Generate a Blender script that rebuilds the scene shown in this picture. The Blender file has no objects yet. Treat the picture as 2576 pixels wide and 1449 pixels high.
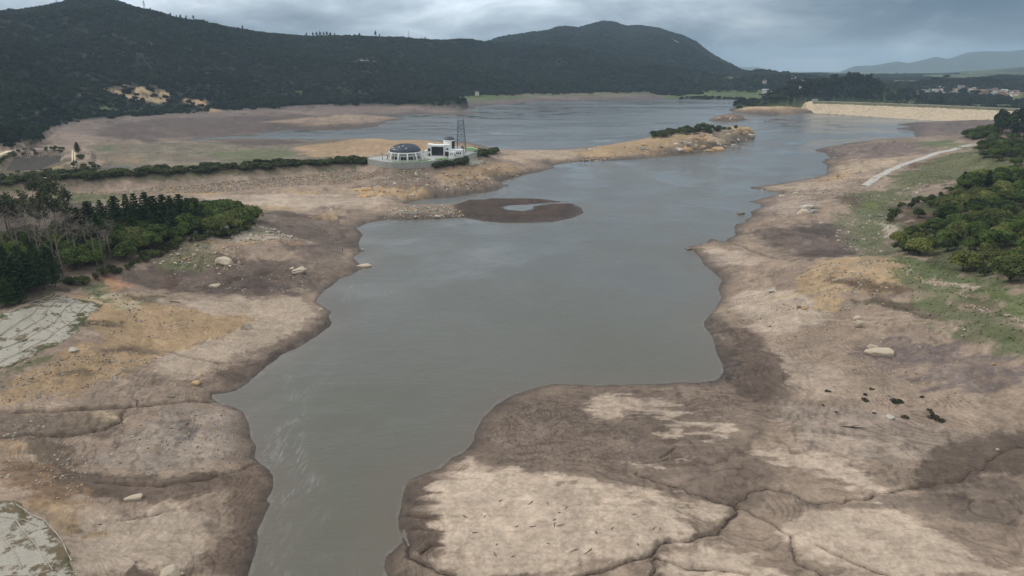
import bpy, math, random
import numpy as np

# ------------------------------------------------------------------ camera
SC = bpy.context.scene
COL = SC.collection
H = 80.0                      # camera height above the lake, metres
PITCH = math.radians(18.5)    # looking down
FPX = 1717.0                  # focal length in units of a 2576 px wide frame
cam_d = bpy.data.cameras.new('camera')
cam_d.sensor_width = 36.0
cam_d.lens = 36.0 * FPX / 2576.0
cam_d.clip_start = 1.0
cam_d.clip_end = 60000.0
cam = bpy.data.objects.new('camera', cam_d)
COL.objects.link(cam)
cam.location = (0, 0, H)
cam.rotation_euler = (math.pi / 2 - PITCH, 0, 0)
SC.camera = cam

# ------------------------------------------------------------------ sky, sun, exposure
SUN_EL, SUN_AZ = math.radians(43), math.radians(-74)   # azimuth from +Y, clockwise: sun stands to the left
SKY_STRENGTH = 0.93
world = bpy.data.worlds.new('World')
SC.world = world
world.use_nodes = True
nt = world.node_tree
for n in list(nt.nodes):
    nt.nodes.remove(n)

def nd(tree, typ, **kw):
    n = tree.nodes.new(typ)
    for k, v in kw.items():
        if k == 'inp':
            for a, b in v.items():
                n.inputs[a].default_value = b
        else:
            setattr(n, k, v)
    return n

def math_n(tree, op, a, b=None, c=None, clamp=False):
    n = tree.nodes.new('ShaderNodeMath')
    n.operation = op
    n.use_clamp = clamp
    for i, x in enumerate((a, b, c)):
        if x is None:
            continue
        if isinstance(x, (int, float)):
            n.inputs[i].default_value = x
        else:
            tree.links.new(x, n.inputs[i])
    return n.outputs[0]

def mix_n(tree, fac, a, b, typ='MIX'):
    n = tree.nodes.new('ShaderNodeMix')
    n.data_type = 'RGBA'
    n.blend_type = typ
    for i, x in ((0, fac), (6, a), (7, b)):
        if isinstance(x, (int, float)):
            n.inputs[i].default_value = x
        elif isinstance(x, tuple):
            n.inputs[i].default_value = x if len(x) == 4 else x + (1,)
        else:
            tree.links.new(x, n.inputs[i])
    return n.outputs[2]

def ramp_n(tree, fac, stops):
    n = tree.nodes.new('ShaderNodeValToRGB')
    cr = n.color_ramp
    while len(cr.elements) < len(stops):
        cr.elements.new(0.5)
    for e, (p, c) in zip(cr.elements, stops):
        e.position = p
        e.color = c if len(c) == 4 else tuple(c) + (1,)
    tree.links.new(fac, n.inputs[0])
    return n.outputs[0]

tc = nd(nt, 'ShaderNodeTexCoord')
sep = nd(nt, 'ShaderNodeSeparateXYZ')
nt.links.new(tc.outputs['Generated'], sep.inputs[0])
dz = math_n(nt, 'MAXIMUM', sep.outputs[2], 0.0)
den = math_n(nt, 'ADD', dz, 0.28)
px_ = math_n(nt, 'DIVIDE', sep.outputs[0], den)
py_ = math_n(nt, 'DIVIDE', sep.outputs[1], den)
comb = nd(nt, 'ShaderNodeCombineXYZ')
nt.links.new(px_, comb.inputs[0]); nt.links.new(py_, comb.inputs[1])
comb.inputs[2].default_value = 3.7
n1 = nd(nt, 'ShaderNodeTexNoise', inp={'Scale': 1.7, 'Detail': 8.0, 'Roughness': 0.56, 'Distortion': 0.35})
nt.links.new(comb.outputs[0], n1.inputs['Vector'])
n2 = nd(nt, 'ShaderNodeTexNoise', inp={'Scale': 0.62, 'Detail': 3.0, 'Roughness': 0.5})
nt.links.new(comb.outputs[0], n2.inputs['Vector'])
cl = math_n(nt, 'ADD', math_n(nt, 'MULTIPLY', n1.outputs['Fac'], 0.6), math_n(nt, 'MULTIPLY', n2.outputs['Fac'], 0.55))
cloud = ramp_n(nt, cl, [(0.42, (0.135, 0.195, 0.270)), (0.54, (0.215, 0.295, 0.380)), (0.63, (0.38, 0.47, 0.56)), (0.74, (0.74, 0.81, 0.87))])
# an overcast sky is brightest overhead (CIE overcast distribution)
gain = math_n(nt, 'ADD', math_n(nt, 'MULTIPLY', dz, 2.9), 0.95)
cg = nd(nt, 'ShaderNodeVectorMath', operation='SCALE')
nt.links.new(cloud, cg.inputs[0]); nt.links.new(gain, cg.inputs['Scale'])
# overhead the deck is whiter, near the horizon bluish
warm = mix_n(nt, math_n(nt, 'MULTIPLY', dz, 1.6, clamp=True), (1, 1, 1), (1.22, 1.0, 0.84))
cgm = mix_n(nt, 1.0, cg.outputs[0], warm, 'MULTIPLY')
sky = nd(nt, 'ShaderNodeTexSky', sky_type='NISHITA')
sky.sun_disc = False
sky.sun_elevation = SUN_EL
sky.sun_rotation = SUN_AZ
skys = nd(nt, 'ShaderNodeVectorMath', operation='SCALE')
nt.links.new(sky.outputs[0], skys.inputs[0]); skys.inputs['Scale'].default_value = 0.05
allsky = mix_n(nt, 0.90, skys.outputs[0], cgm)
# a thinner, brighter part of the cloud deck over the ridge
for brk_u, brk_v, wa_, we_, amt in ((1120, -10, 0.30, 0.045, 0.52), (40, 5, 0.14, 0.05, 0.50), (2450, 0, 0.22, 0.035, -0.16)):
    az0 = math.atan2(brk_u - 1288, 1717 * 0.948 + (724.5 - brk_v) * 0.317); el0 = math.atan2(724.5 - brk_v, 1717) - PITCH
    azn = math_n(nt, 'ARCTAN2', sep.outputs[0], sep.outputs[1])
    da = math_n(nt, 'DIVIDE', math_n(nt, 'SUBTRACT', azn, az0), wa_)
    de = math_n(nt, 'DIVIDE', math_n(nt, 'SUBTRACT', sep.outputs[2], math.sin(el0)), we_)
    r2 = math_n(nt, 'ADD', math_n(nt, 'MULTIPLY', da, da), math_n(nt, 'MULTIPLY', de, de))
    gz_ = math_n(nt, 'MULTIPLY', math_n(nt, 'EXPONENT', math_n(nt, 'MULTIPLY', r2, -1.0)), math_n(nt, 'MULTIPLY', math_n(nt, 'SUBTRACT', n1.outputs['Fac'], 0.22), amt * 3.2))
    cb = nd(nt, 'ShaderNodeCombineXYZ')
    for i_, k_ in enumerate((0.90, 0.97, 1.02)):
        nt.links.new(math_n(nt, 'MULTIPLY', gz_, k_), cb.inputs[i_])
    allsky = mix_n(nt, 1.0, allsky, cb.outputs[0], 'ADD')
bg = nd(nt, 'ShaderNodeBackground')
bg.inputs['Strength'].default_value = SKY_STRENGTH
nt.links.new(allsky, bg.inputs['Color'])
wo = nd(nt, 'ShaderNodeOutputWorld')
nt.links.new(bg.outputs[0], wo.inputs[0])

sun_d = bpy.data.lights.new('sun', 'SUN')
sun_d.energy = 1.5
sun_d.angle = math.radians(11)
sun_d.color = (1.0, 0.96, 0.91)
sun = bpy.data.objects.new('sun', sun_d)
COL.objects.link(sun)
sun.location = (-300, 0, 500)
from mathutils import Vector, Matrix, noise as mnoise
sdir = Vector((math.sin(SUN_AZ) * math.cos(SUN_EL), math.cos(SUN_AZ) * math.cos(SUN_EL), math.sin(SUN_EL)))
sun.rotation_euler = sdir.to_track_quat('Z', 'Y').to_euler()

SC.view_settings.view_transform = 'Standard'
SC.view_settings.look = 'None'
SC.view_settings.exposure = 0.0
SC.view_settings.gamma = 1.0
SC.view_settings.use_curve_mapping = False
SC.render.engine = 'CYCLES'
SC.cycles.use_denoising = True
SC.cycles.max_bounces = 5
SC.cycles.diffuse_bounces = 2
SC.cycles.glossy_bounces = 2
SC.cycles.transmission_bounces = 3
SC.cycles.volume_bounces = 1
SC.cycles.transparent_max_bounces = 6
SC.render.use_persistent_data = False

# ------------------------------------------------------------------ helpers
R = random.Random(7)
RS = np.random.RandomState(11)
KLIGHT = 1.0     # light level the base colours below were judged for

def lin(c):
    c = np.asarray(c, dtype=np.float64) / 255.0
    return np.where(c <= 0.04045, c / 12.92, ((c + 0.055) / 1.055) ** 2.4)

def C(r, g, b):
    return (lin((r, g, b)) / KLIGHT).astype(np.float32)

CP, SP = math.cos(PITCH), math.sin(PITCH)

def ray(u, v):
    """direction through a point of the 2576 x 1449 frame"""
    a, b = u - 1288.0, 724.5 - v
    return np.array([a, FPX * CP + b * SP, -FPX * SP + b * CP])

def P(u, v, z=0.0):
    d = ray(u, v)
    t = (z - H) / d[2]
    return np.array([d[0] * t, d[1] * t, z])

def PY(u, v, Y):
    """point of that sight line at ground distance Y"""
    d = ray(u, v)
    t = Y / d[1]
    return np.array([d[0] * t, Y, H + d[2] * t])

def depth_at(p):
    return p[1] * CP + (H - p[2]) * SP

# value noise
def _hash(ix, iy, seed):
    h = (ix.astype(np.uint32) * np.uint32(374761393) + iy.astype(np.uint32) * np.uint32(668265263) + np.uint32(seed * 1442695 + 12345))
    h = (h ^ (h >> np.uint32(13))) * np.uint32(1274126177)
    h ^= h >> np.uint32(16)
    return (h & np.uint32(0xFFFFFF)).astype(np.float32) * np.float32(1 / 16777215.0)

def vnoise(x, y, seed=0):
    xf, yf = np.floor(x), np.floor(y)
    ix, iy = xf.astype(np.int64), yf.astype(np.int64)
    fx, fy = (x - xf).astype(np.float32), (y - yf).astype(np.float32)
    fx = fx * fx * (3 - 2 * fx); fy = fy * fy * (3 - 2 * fy)
    a, b = _hash(ix, iy, seed), _hash(ix + 1, iy, seed)
    c, d = _hash(ix, iy + 1, seed), _hash(ix + 1, iy + 1, seed)
    return (a + (b - a) * fx) * (1 - fy) + (c + (d - c) * fx) * fy - np.float32(0.5)   # -0.5..0.5

def fbm(x, y, oct=4, seed=0, gain=0.5):
    t = 0; a = 1.0; s = 0
    ca, sa = math.cos(0.6), math.sin(0.6)
    for o in range(oct):
        t = t + vnoise(x, y, seed + o * 7) * np.float32(a); s += a
        x, y = (x * ca - y * sa) * 2.03 + 17.1, (x * sa + y * ca) * 2.03 - 9.7
        a *= gain
    return t / s * 1.6

def sstep(a, b, x):
    t = np.clip((x - a) / (b - a), 0, 1)
    return t * t * (3 - 2 * t)

def seg_dist2(x, y, ax, ay, bx, by):
    dx, dy = bx - ax, by - ay
    L = dx * dx + dy * dy + 1e-12
    t = np.clip(((x - ax) * dx + (y - ay) * dy) / L, 0, 1)
    ex, ey = x - (ax + dx * t), y - (ay + dy * t)
    return ex * ex + ey * ey

def poly_sd(x, y, poly):
    """signed distance, positive inside"""
    x = x.astype(np.float32); y = y.astype(np.float32)
    best = np.full(x.shape, 1e12, np.float32)
    ins = np.zeros(x.shape, bool)
    n = len(poly)
    for i in range(n):
        ax, ay = [np.float32(q) for q in poly[i][:2]]
        bx, by = [np.float32(q) for q in poly[(i + 1) % n][:2]]
        np.minimum(best, seg_dist2(x, y, ax, ay, bx, by), out=best)
        if ay != by:
            c = (ay > y) != (by > y)
            ins ^= c & (x < (bx - ax) * (y - ay) / (by - ay) + ax)
    dd = np.sqrt(best)
    return np.where(ins, dd, -dd)

def line_dist(x, y, pts):
    best = np.full(x.shape, 1e12, np.float32)
    for a, b in zip(pts[:-1], pts[1:]):
        np.minimum(best, seg_dist2(x, y, np.float32(a[0]), np.float32(a[1]), np.float32(b[0]), np.float32(b[1])), out=best)
    return np.sqrt(best)

# ------------------------------------------------------------------ terrain grid
rows = [46.0]
while rows[-1] < 13500:
    y = rows[-1]
    dy = (y * y + H * H) / (H * 683.0) / 1.12
    if y < 2600:
        dy = min(dy, 10.5)
    else:
        dy = 10.5 + (y - 2600) * 0.016
    rows.append(y + dy)
YR = np.array(rows)
NR, NC = len(YR), 900
SMAX = 1.0
SG = np.linspace(-SMAX, SMAX, NC)
GX = (YR[:, None] * SG[None, :]).astype(np.float32)
GY = np.repeat(YR[:, None], NC, 1).astype(np.float32)

# lake outline, traced at water level (frame units, projected to z = 0)
LAKE_PX = [(627,1449),(642,1399),(650,1369),(648,1339),(663,1299),(680,1269),(672,1259),(688,1226),(687,1196),(673,1179),(653,1166),
 (637,1153),(643,1126),(630,1099),(628,1073),(620,1053),(610,1036),(590,1026),(550,1016),(530,1003),(533,993),(563,991),(593,984),(620,968),
 (630,956),(667,926),(710,893),(750,873),(800,843),(830,820),(835,810),(830,793),(837,783),(813,770),(793,761),(797,750),(817,731),(840,716),
 (859,700),(889,690),(909,676),(902,663),(891,646),(909,633),(902,610),(914,591),(896,573),(926,561),(976,551),(1042,552),(1109,549),
 (1166,547),(1209,555),(1259,560),(1326,561),(1392,558),(1442,548),(1469,535),(1462,523),(1439,511.5),(1392,512.8),(1342,518.5),(1339,526),(1316,531),
 (1276,528),(1262,522),(1279,517),(1326,515),(1359,511.6),(1416,508.2),(1359,500),(1309,498),(1242,500),(1209,503),(1172,507),(1142,514),(1046,517),
 (1016,512),(1039,506),(1070,501),(1126,497),(1180,490),(1246,480),(1259,475),(1266,467),(1259,457),(1279,450),(1326,437),(1376,428),(1397,423),(1389,417),
 (1422,410),(1492,403),(1552,403),(1626,398),(1717,389),(1800,382),(1824,377),(1827,367),(1867,357),(1899,348),(1897,340),(1885,337),(1840,338),
 (1740,345),(1640,354),(1560,363),(1500,371),(1440,376),(1379,378),(1292,378),(1252,376),(1192,362),(1076,354),(1009,355),(969,349),(859,351),
 (800,353),(667,350),(617,348),(533,352),(467,355),(513,348),(600,342),(680,333),(717,328),(859,328),(919,322),(956,320),(946,315),(972,310),
 (966,305),(1006,302),(1019,297),(972,291),(1059,287),(1126,290),(1209,283),(1206,282),(1149,277),(1209,267),(1326,258),(1426,253),(1559,252),
 (1717,250),(1877,252),(1850,267),(1829,277),(1850,283),(1917,289),(1944,291),(1984,287),(2050,284),(2084,287),(2184,293),(2300,300),(2384,306),
 (2304,308),(2260,312),(2264,315),(2290,317),(2284,322),(2230,323),(2284,326),(2300,330),(2297,337),(2304,348),(2250,352),(2184,353),(2134,360),
 (2120,363),(2067,372),(2045,378),(2070,383),(2092,397),(2064,407),(2080,415),(2074,440),(2017,452),(1950,463),(1884,473),(1934,480),(1970,485),
 (1930,497),(1884,508),(1914,513),(1920,520),(1890,533),(1895,545),(1874,553),(1880,558),(1850,563),(1847,573),(1850,590),(1830,601),(1827,608),
 (1810,608),(1790,602),(1777,611),(1737,620),(1724,626),(1747,631),(1764,650),(1770,665),(1794,683),(1817,703),(1805,726),(1815,746),(1804,776),
 (1770,810),(1770,823),(1794,850),(1807,893),(1820,916),(1821,936),(1812,950),(1792,958),(1755,962),(1700,964),(1659,968),(1509,969),(1392,968),(1342,978),(1292,993),
 (1252,1016),(1212,1056),(1192,1093),(1192,1109),(1176,1129),(1142,1153),(1109,1179),(1059,1196),(1029,1209),(1019,1229),(1012,1266),(1002,1303),
 (1006,1336),(1014,1366),(996,1382),(976,1402),(970,1430),(985,1460),(985,1640),(600,1640)]
LAKE = [tuple(P(u, v)[:2]) for u, v in LAKE_PX]
ISLET = [tuple(P(u, v)[:2]) for u, v in [(1785,303),(1810,305.5),(1850,305),(1881,300),(1862,296.5),(1820,295),(1795,299)]]

# small in/out wobble so the shoreline is not a polyline
wob = 0.0045 * (GY + 40)
ring = 1 - 0.85 * sstep(45, 20, np.hypot((GX - 5) * 0.8, GY - 368))
wx = GX + fbm(GX / (wob * 6), GY / (wob * 6), 5, 91, 0.6) * wob * 1.1 * ring
wy = GY + fbm(GX / (wob * 6) + 31, GY / (wob * 6), 5, 92, 0.6) * wob * 1.7 * ring
D = -poly_sd(wx, wy, LAKE)
D = np.maximum(D, poly_sd(wx, wy, ISLET))

# land heights: (u, v, height, rise length)
CTRL = [(350,1350,2.6,14),(60,1380,6.5,18),(0,1250,8,20),(300,1150,2.4,10),(480,1120,2.2,5),(100,1000,6,24),(0,900,10,25),(120,830,11,25),(0,780,14,25),(250,720,11,25),
 (400,720,7,25),(500,850,4.5,28),(650,830,2.6,26),(700,700,4,22),(550,700,6,25),(150,690,12,25),(300,650,12,25),(450,600,12,25),(600,560,9,22),(680,600,6,22),
 (750,640,4,18),(200,600,16,25),(0,700,16,25),(350,560,14,25),(550,530,10,25),(700,530,3,20),(800,560,2.6,16),(860,600,2,14),(600,500,4,20),(800,500,3,20),
 (950,518,1.3,14),(300,500,5,20),(0,520,8,20),(-300,700,18,25),(-300,1000,10,25),
 (300,400,5,25),(400,380,4,25),(650,385,3,25),(850,380,5,25),(950,365,6,30),(300,330,5,40),(500,320,3,40),(700,300,4,40),(900,275,4,40),(220,320,7,40),(0,400,7,40),
 (1000,262,4,50),(1100,255,4,50),(187,310,10,40),(387,293,8,40),(567,280,6,40),
 (1200,420,9.5,22),(1100,450,8,20),(1000,460,7,20),(900,480,4,16),(960,490,6,7),(1300,400,5,22),(1420,385,3.4,22),(1550,365,7,26),(1650,345,11,26),(1750,330,12.5,13),(1850,324,11,7),
 (1885,326,10,5),(1835,296,5,7),(1200,245,5,60),(1500,240,5,60),(1800,237,5,60),(1900,268,11,15),(1990,270,14,16),(2036,270,14,12),(1870,272,6,14),
 (2350,300,6,30),(2450,312,10,30),(2400,330,8,28),(2200,360,4,22),(2300,355,7,26),(2100,375,2.6,16),(2450,365,14,30),(2576,380,22,30),(2700,300,25,30),(2576,300,24,30),(2200,440,7,25),
 (2300,420,9,25),(2100,460,4,20),(2000,470,1.8,14),(2400,450,13,25),(2576,450,20,30),(2300,560,11,25),(2400,600,14,25),(2576,600,20,25),(2750,650,22,25),(2576,700,20,25),(2450,520,14,25),(2150,500,7,22),
 (2000,540,4,20),(1950,580,3,16),(2100,605,4,16),(1850,630,2,12),(2150,632,4.5,16),(2200,625,7,16),(2080,655,11.5,20),(2200,650,12.5,20),(2280,670,12.5,20),(2000,690,8,22),(1900,730,3.6,24),(2150,720,10,24),
 (2400,720,15,25),(2576,800,17,25),(2576,870,12.5,25),(2300,780,8,25),(2100,790,5,25),(1900,850,1.7,24),(2000,900,2,24),(2200,900,4,25),(2400,900,8,25),(2576,950,8,25),(2850,950,12,25),
 (2100,1000,2,20),(2300,1000,3.5,20),(2500,1000,5,20),(2650,1120,2.6,14),(2400,1150,2.0,14),(2200,1150,1.6,12),(1950,1000,0.8,12),(1600,1000,0.7,12),(1500,1080,1.1,10),(1700,1100,1.2,10),
 (1900,1150,1.1,10),(1862,1272,0.9,8),(1350,1300,2.1,7),(1150,1250,1.9,6),(1200,1400,1.9,6),(1600,1350,2.1,8),(2100,1350,2.1,8),(2500,1300,2.3,8),(2500,1449,2.8,8),(1800,1430,1.9,8),(2800,1400,3.5,8),
 (1400,535,0.9,7),(1200,522,0.9,7),(1300,506,0.8,7),(1080,532,5.0,9),(1030,538,3.2,8),(1140,535,3,8)]
cp = np.array([np.append(P(u, v, z), [L]) for u, v, z, L in CTRL])
# lowland beyond the dam and on the far shore
cp = np.vstack([cp, [[500, 1250, -3, 60], [700, 1300, -4, 60], [900, 1350, -2, 60], [900, 1900, 4, 60], [1500, 2100, 8, 60], [600, 1800, 2, 60], [-1200, 1300, 10, 60], [300, 1900, 6, 60], [1500, 1500, 8, 60], [0, 13000, 10, 60], [6000, 12000, 10, 60], [-6000, 12000, 10, 60]]])
num = np.zeros_like(GX); numL = np.zeros_like(GX); wsum = np.zeros_like(GX)
for x0, y0, z0, L0 in cp:
    e = (0.045 * y0) ** 2
    w = ((GX - np.float32(x0)) ** 2 + (GY - np.float32(y0)) ** 2 + np.float32(e)) ** np.float32(-1.9)
    w *= np.float32((y0 * 0.1) ** 3.0)
    num += w * np.float32(z0); numL += w * np.float32(L0); wsum += w
HC, LC = num / wsum, numL / wsum
near = sstep(900, 300, GY)
rough = 0.22 + 0.06 * np.clip(HC, 0, 16)
nz = (fbm(GX / 26, GY / 26, 5, 3) * 1.5 + fbm(GX / 5, GY / 5, 3, 5) * 0.35) * rough
Dp = np.maximum(D, 0)
rise = 1 - np.exp(-Dp / np.maximum(LC, 3))
GZ = HC * rise + nz * (1 - np.exp(-Dp / 9))
GZ = np.maximum(GZ, np.minimum(Dp * 0.05, 0.25))
# broken, gullied faces: the spit, the slope under the compound, the right bank
def zone(pts, z, f):
    return sstep(-f, f, poly_sd(GX, GY, [P(u, v, z)[:2] for u, v in pts]))
rill = 0.33 - np.abs(fbm(GX / 15, GY / 11, 4, 131)) * 1.0
rill2 = 0.30 - np.abs(fbm(GX / 5.5, GY / 5, 3, 133))
CLIFF = np.maximum.reduce([zone([(1640,398),(1750,388),(1830,374),(1905,350),(1905,330),(1860,330),(1720,342),(1640,352)], 4, 14), 0.8 * zone([(900,505),(1060,505),(1180,492),(1270,470),(1330,440),(1330,415),(1220,400),(1000,440),(890,470)], 4, 10),
                           0.45 * zone([(2060,380),(2300,350),(2260,420),(2160,520),(2000,640),(1850,640),(1880,560),(2060,440)], 3, 12), 0.5 * zone([(560,610),(760,600),(840,700),(700,760),(420,740),(400,660)], 4, 8), 0.7 * zone([(1860,290),(2060,288),(2060,268),(1860,274)], 4, 14), zone([(1780,306),(1890,306),(1890,292),(1780,292)], 1, 6)])
GZ += (rill * 5.0 + rill2 * 3.2) * CLIFF * (1 - np.exp(-Dp / 5)) * np.clip(1.5 - Dp / 60, 0.15, 1)
GZ += (0.30 - np.abs(fbm(GX / 8, GY / 8, 4, 137))) * 0.5 * near * (1 - np.exp(-Dp / 10)) * sstep(1.2, 4, HC) * (1 - CLIFF)
# an undercut lip at the water's edge
GZ += 0.35 * (1 - np.exp(-Dp / 1.2)) * near * sstep(-0.2, 0.3, fbm(GX / 18, GY / 18, 2, 44))
# strand lines: little steps left by the falling water level
ph = GZ / 0.20 + fbm(GX / 16, GY / 16, 4, 21) * 1.1
terr = np.sin(ph * 2 * math.pi)
TERR = near * sstep(1.0, 3.0, Dp) * sstep(7.5, 4.0, GZ)
GZ += terr * 0.012 * TERR
GZ = np.where(D > 0, GZ, -np.minimum(-D * 0.07, 5.0) - 0.02)

# embankment (dike) that carries the road to the compound
DIKE_Z = 13.0
DIKE = [P(u, v, DIKE_Z) for u, v in [(-420,482),(-80,462),(0,456),(200,441),(350,432),(560,421),(720,411),(859,404),(935,401)]]
dd = line_dist(GX, GY, DIKE)
dz_ = DIKE_Z - np.maximum(dd - 4.0, 0) * 0.52 + fbm(GX / 4, GY / 4, 3, 61) * 0.5 * sstep(4, 8, dd)
GZ = np.where((D > 0) & (dz_ > GZ), dz_, GZ)
DIKEMASK = sstep(0.3, -0.3, GZ - dz_) * (D > 0)

# levelled ground of the compound
PLAT_Z = 14.4
PLAT = [P(u, v, PLAT_Z)[:2] for u, v in [(925,401),(942,404),(965,408),(990,410.5),(1013,411),(1050,409.5),(1088,406),(1132,402),(1166,394.5),(1199,383.5),(1216,376),(1205,372),(1150,376),(1080,383),(1000,389),(950,393),(925,396)]]
psd = poly_sd(GX, GY, PLAT)
skirt = 10.8 - np.maximum(-psd - 0.5, 0) * 0.42 + fbm(GX / 9, GY / 9, 4, 66) * 1.6 * sstep(0, 6, -psd)
GZ = np.where((D > 0) & (skirt > GZ), skirt, GZ)
GZ = np.where(psd > -1.5, 10.8, GZ)
GZ = np.where(psd > 7.0, PLAT_Z - 0.1, GZ)

# the dam's ground is cut down below its body
DAM_B = [P(2050, 284.5, 0), P(2184, 293, 0), P(2300, 300, 0), P(2384, 305.5, 0), P(2489, 311, 0), P(2640, 320, 0)]
DAM_T = [PY(2043, 254.8, 1150), PY(2184, 258.8, 1108), PY(2304, 262.6, 1082), PY(2384, 265.5, 1060), PY(2524, 271.8, 1028), PY(2700, 279, 990)]

# hills: crest seen as (u, v, distance), foot as (u, v, height)
def hill(crest, foot, power, back, name_seed, amp, scale):
    cs = np.array([PY(u, v, Y) for u, v, Y in crest]); cs_s = cs[:, 0] / cs[:, 1]
    ft = np.array([P(u, v, z) for u, v, z in foot]); ft_s = ft[:, 0] / ft[:, 1]
    Yc = np.interp(SG, cs_s, cs[:, 1]); Zc = np.interp(SG, cs_s, cs[:, 2])
    # soften the polyline of the crest
    k = np.hanning(7); k /= k.sum()
    Zc = np.convolve(np.pad(Zc, 3, 'edge'), k, 'valid'); Yc = np.convolve(np.pad(Yc, 3, 'edge'), k, 'valid')
    Yf = np.interp(SG, ft_s, ft[:, 1]); Zf = np.interp(SG, ft_s, ft[:, 2])
    k2 = np.hanning(31); k2 /= k2.sum()
    Yf = np.convolve(np.pad(Yf, 15, 'edge'), k2, 'valid')
    t = (GY - Yf[None]) / (Yc - Yf)[None]
    tf = np.clip(t, 0, 1)
    prof = (0.55 * tf + 0.45 * tf * tf * (3 - 2 * tf)) ** power
    z = Zf[None] + (Zc - Zf)[None] * prof
    z = np.where(t > 1, Zc[None] - (t - 1) ** 2 * back - (t - 1) * back * 0.25, z)
    n = fbm(GX / scale, GY / scale, 5, name_seed)
    rid = 0.35 - np.abs(fbm(GX / (scale * 1.3), GY / (scale * 1.3), 4, name_seed + 50))
    z += (n * 0.7 + rid) * amp * np.clip(4 * tf * (1 - tf), 0, 1) * sstep(0, 0.15, tf)
    return np.where(t > 0, z, -50).astype(np.float32), tf.astype(np.float32)

A_CREST = [(-500,110,1500),(-250,75,1600),(-80,45,1680),(0,37,1700),(60,34,1700),(95,29,1700),(130,19,1700),(165,9,1700),(190,2,1700),(250,2,1700),(285,6,1710),(340,22,1730),(385,34,1750),(430,45,1770),(500,60,1800),(560,69,1830),
 (610,79,1850),(680,86,1900),(730,92,1920),(780,97,1950),(850,94,2000),(940,97,2040),(1000,95,2070),(1060,100,2100),(1110,103,2130),(1190,103,2180),(1260,111,2230),(1350,118,2260),(1500,132,2260),(1650,158,2200),(1780,195,2100),(1880,214,1950)]
A_FOOT = [(-700,440,10),(-200,392,10),(0,372,9),(60,366,9),(100,350,9),(118,331,9),(187,309,9),(277,299,8),(387,292,8),(533,284,7),(567,278,7),(717,271,7),(859,262,7),(960,259,7),(1059,254,7),(1120,248.5,7),(1179,242,7),(1359,236,7),(1717,230,7),(1880,227,7)]
B_CREST = [(1150, 130, 3596), (1240, 114, 3596), (1290, 102, 3596), (1330, 95, 3596), (1392, 79, 3596), (1420, 75, 3596), (1460, 77, 3596), (1492, 65, 3596), (1515, 58, 3596), (1530, 58, 3596), (1550, 63, 3583), (1576, 74, 3571), (1610, 71, 3546), (1659, 75, 3496), (1717, 92, 3422), (1750, 109, 3348), (1784, 135, 3286), (1817, 154, 3224), (1850, 174, 3162), (1880, 190, 3100), (1930, 205, 3038), (2000, 222, 2976)]
B_FOOT = [(1100,236,8),(1359,234,8),(1717,228,8),(1850,226,8),(2000,226,8)]
C_CREST = [(1750,205,2900),(1830,184,2900),(1870,182,2900),(1900,184,2900),(1960,186,2950),(2000,187,3000),(2060,192,3050),(2130,195,3100),(2200,193,3150),(2300,199,3000),(2400,202,2900),(2576,206,2800),(2800,208,2800)]
C_FOOT = [(1700,228,8),(1880,226,8),(2000,228,8),(2150,226,6),(2400,236,3),(2576,240,3),(2800,240,3)]
D_CREST = [(1900, 200, 9000), (2050, 193, 9000), (2100, 186, 9000), (2150, 165, 9000), (2200, 164, 9000), (2257, 153, 9000), (2284, 158, 9000), (2320, 150, 9000), (2357, 141, 9000), (2384, 148, 9000), (2434, 131, 9000), (2470, 128, 9000), (2534, 128, 9000), (2576, 123, 9000), (2800, 110, 9000)]
D_FOOT = [(1900,204,-150),(2200,204,-150),(2576,204,-150),(2800,204,-150)]
F_CREST = [(2050,205,5200),(2150,197,5200),(2230,192,5200),(2300,188,5000),(2400,181,4800),(2480,176,4600),(2576,168,4500),(2800,150,4400)]
F_FOOT = [(2050,203,5),(2300,207,5),(2576,215,5),(2800,215,5)]
E_CREST = [(1890, 250, 1220), (1950, 232, 1260), (1990, 210, 1300), (2034, 201, 1330), (2124, 199, 1400), (2184, 198, 1430), (2230, 205, 1430), (2284, 219, 1400), (2310, 250, 1360), (2340, 262, 1330)]
E_FOOT = [(1880,254,11),(1960,254,13),(2043,249,13),(2184,249,6),(2300,251,2),(2350,255,2)]
GZ = GZ - sstep(3800, 6000, GY) * 260
BASE = GZ.copy()
hills = {}
for nm, cr, ft, pw, bk, am, scl in (('A', A_CREST, A_FOOT, 1.0, 260, 62, 230), ('B', B_CREST, B_FOOT, 1.05, 300, 95, 420), ('C', C_CREST, C_FOOT, 1.1, 60, 10, 300),
                                    ('D', D_CREST, D_FOOT, 1.2, 900, 60, 1100), ('F', F_CREST, F_FOOT, 1.1, 200, 16, 500), ('E', E_CREST, E_FOOT, 0.75, 90, 3, 70)):
    z, tf = hill(cr, ft, pw, bk, 200 + ord(nm), am, scl)
    hills[nm] = np.where((z > GZ) & (D > 6), tf, 0)
    GZ = np.where((D > 6) & (z > GZ), z, GZ)
# keep the ground under the dam's body
def lerp_line(pts, t):
    f = t * (len(pts) - 1); i = min(int(f), len(pts) - 2); f -= i
    return pts[i] * (1 - f) + pts[i + 1] * f
DAM_POLY = [p[:2] for p in DAM_B] + [(p + np.array([4, 34, 0]))[:2] for p in DAM_T[::-1]]
damsd = poly_sd(GX, GY, DAM_POLY)
GZ = np.where(damsd > 0, np.minimum(GZ, -1.5), GZ)

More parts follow.
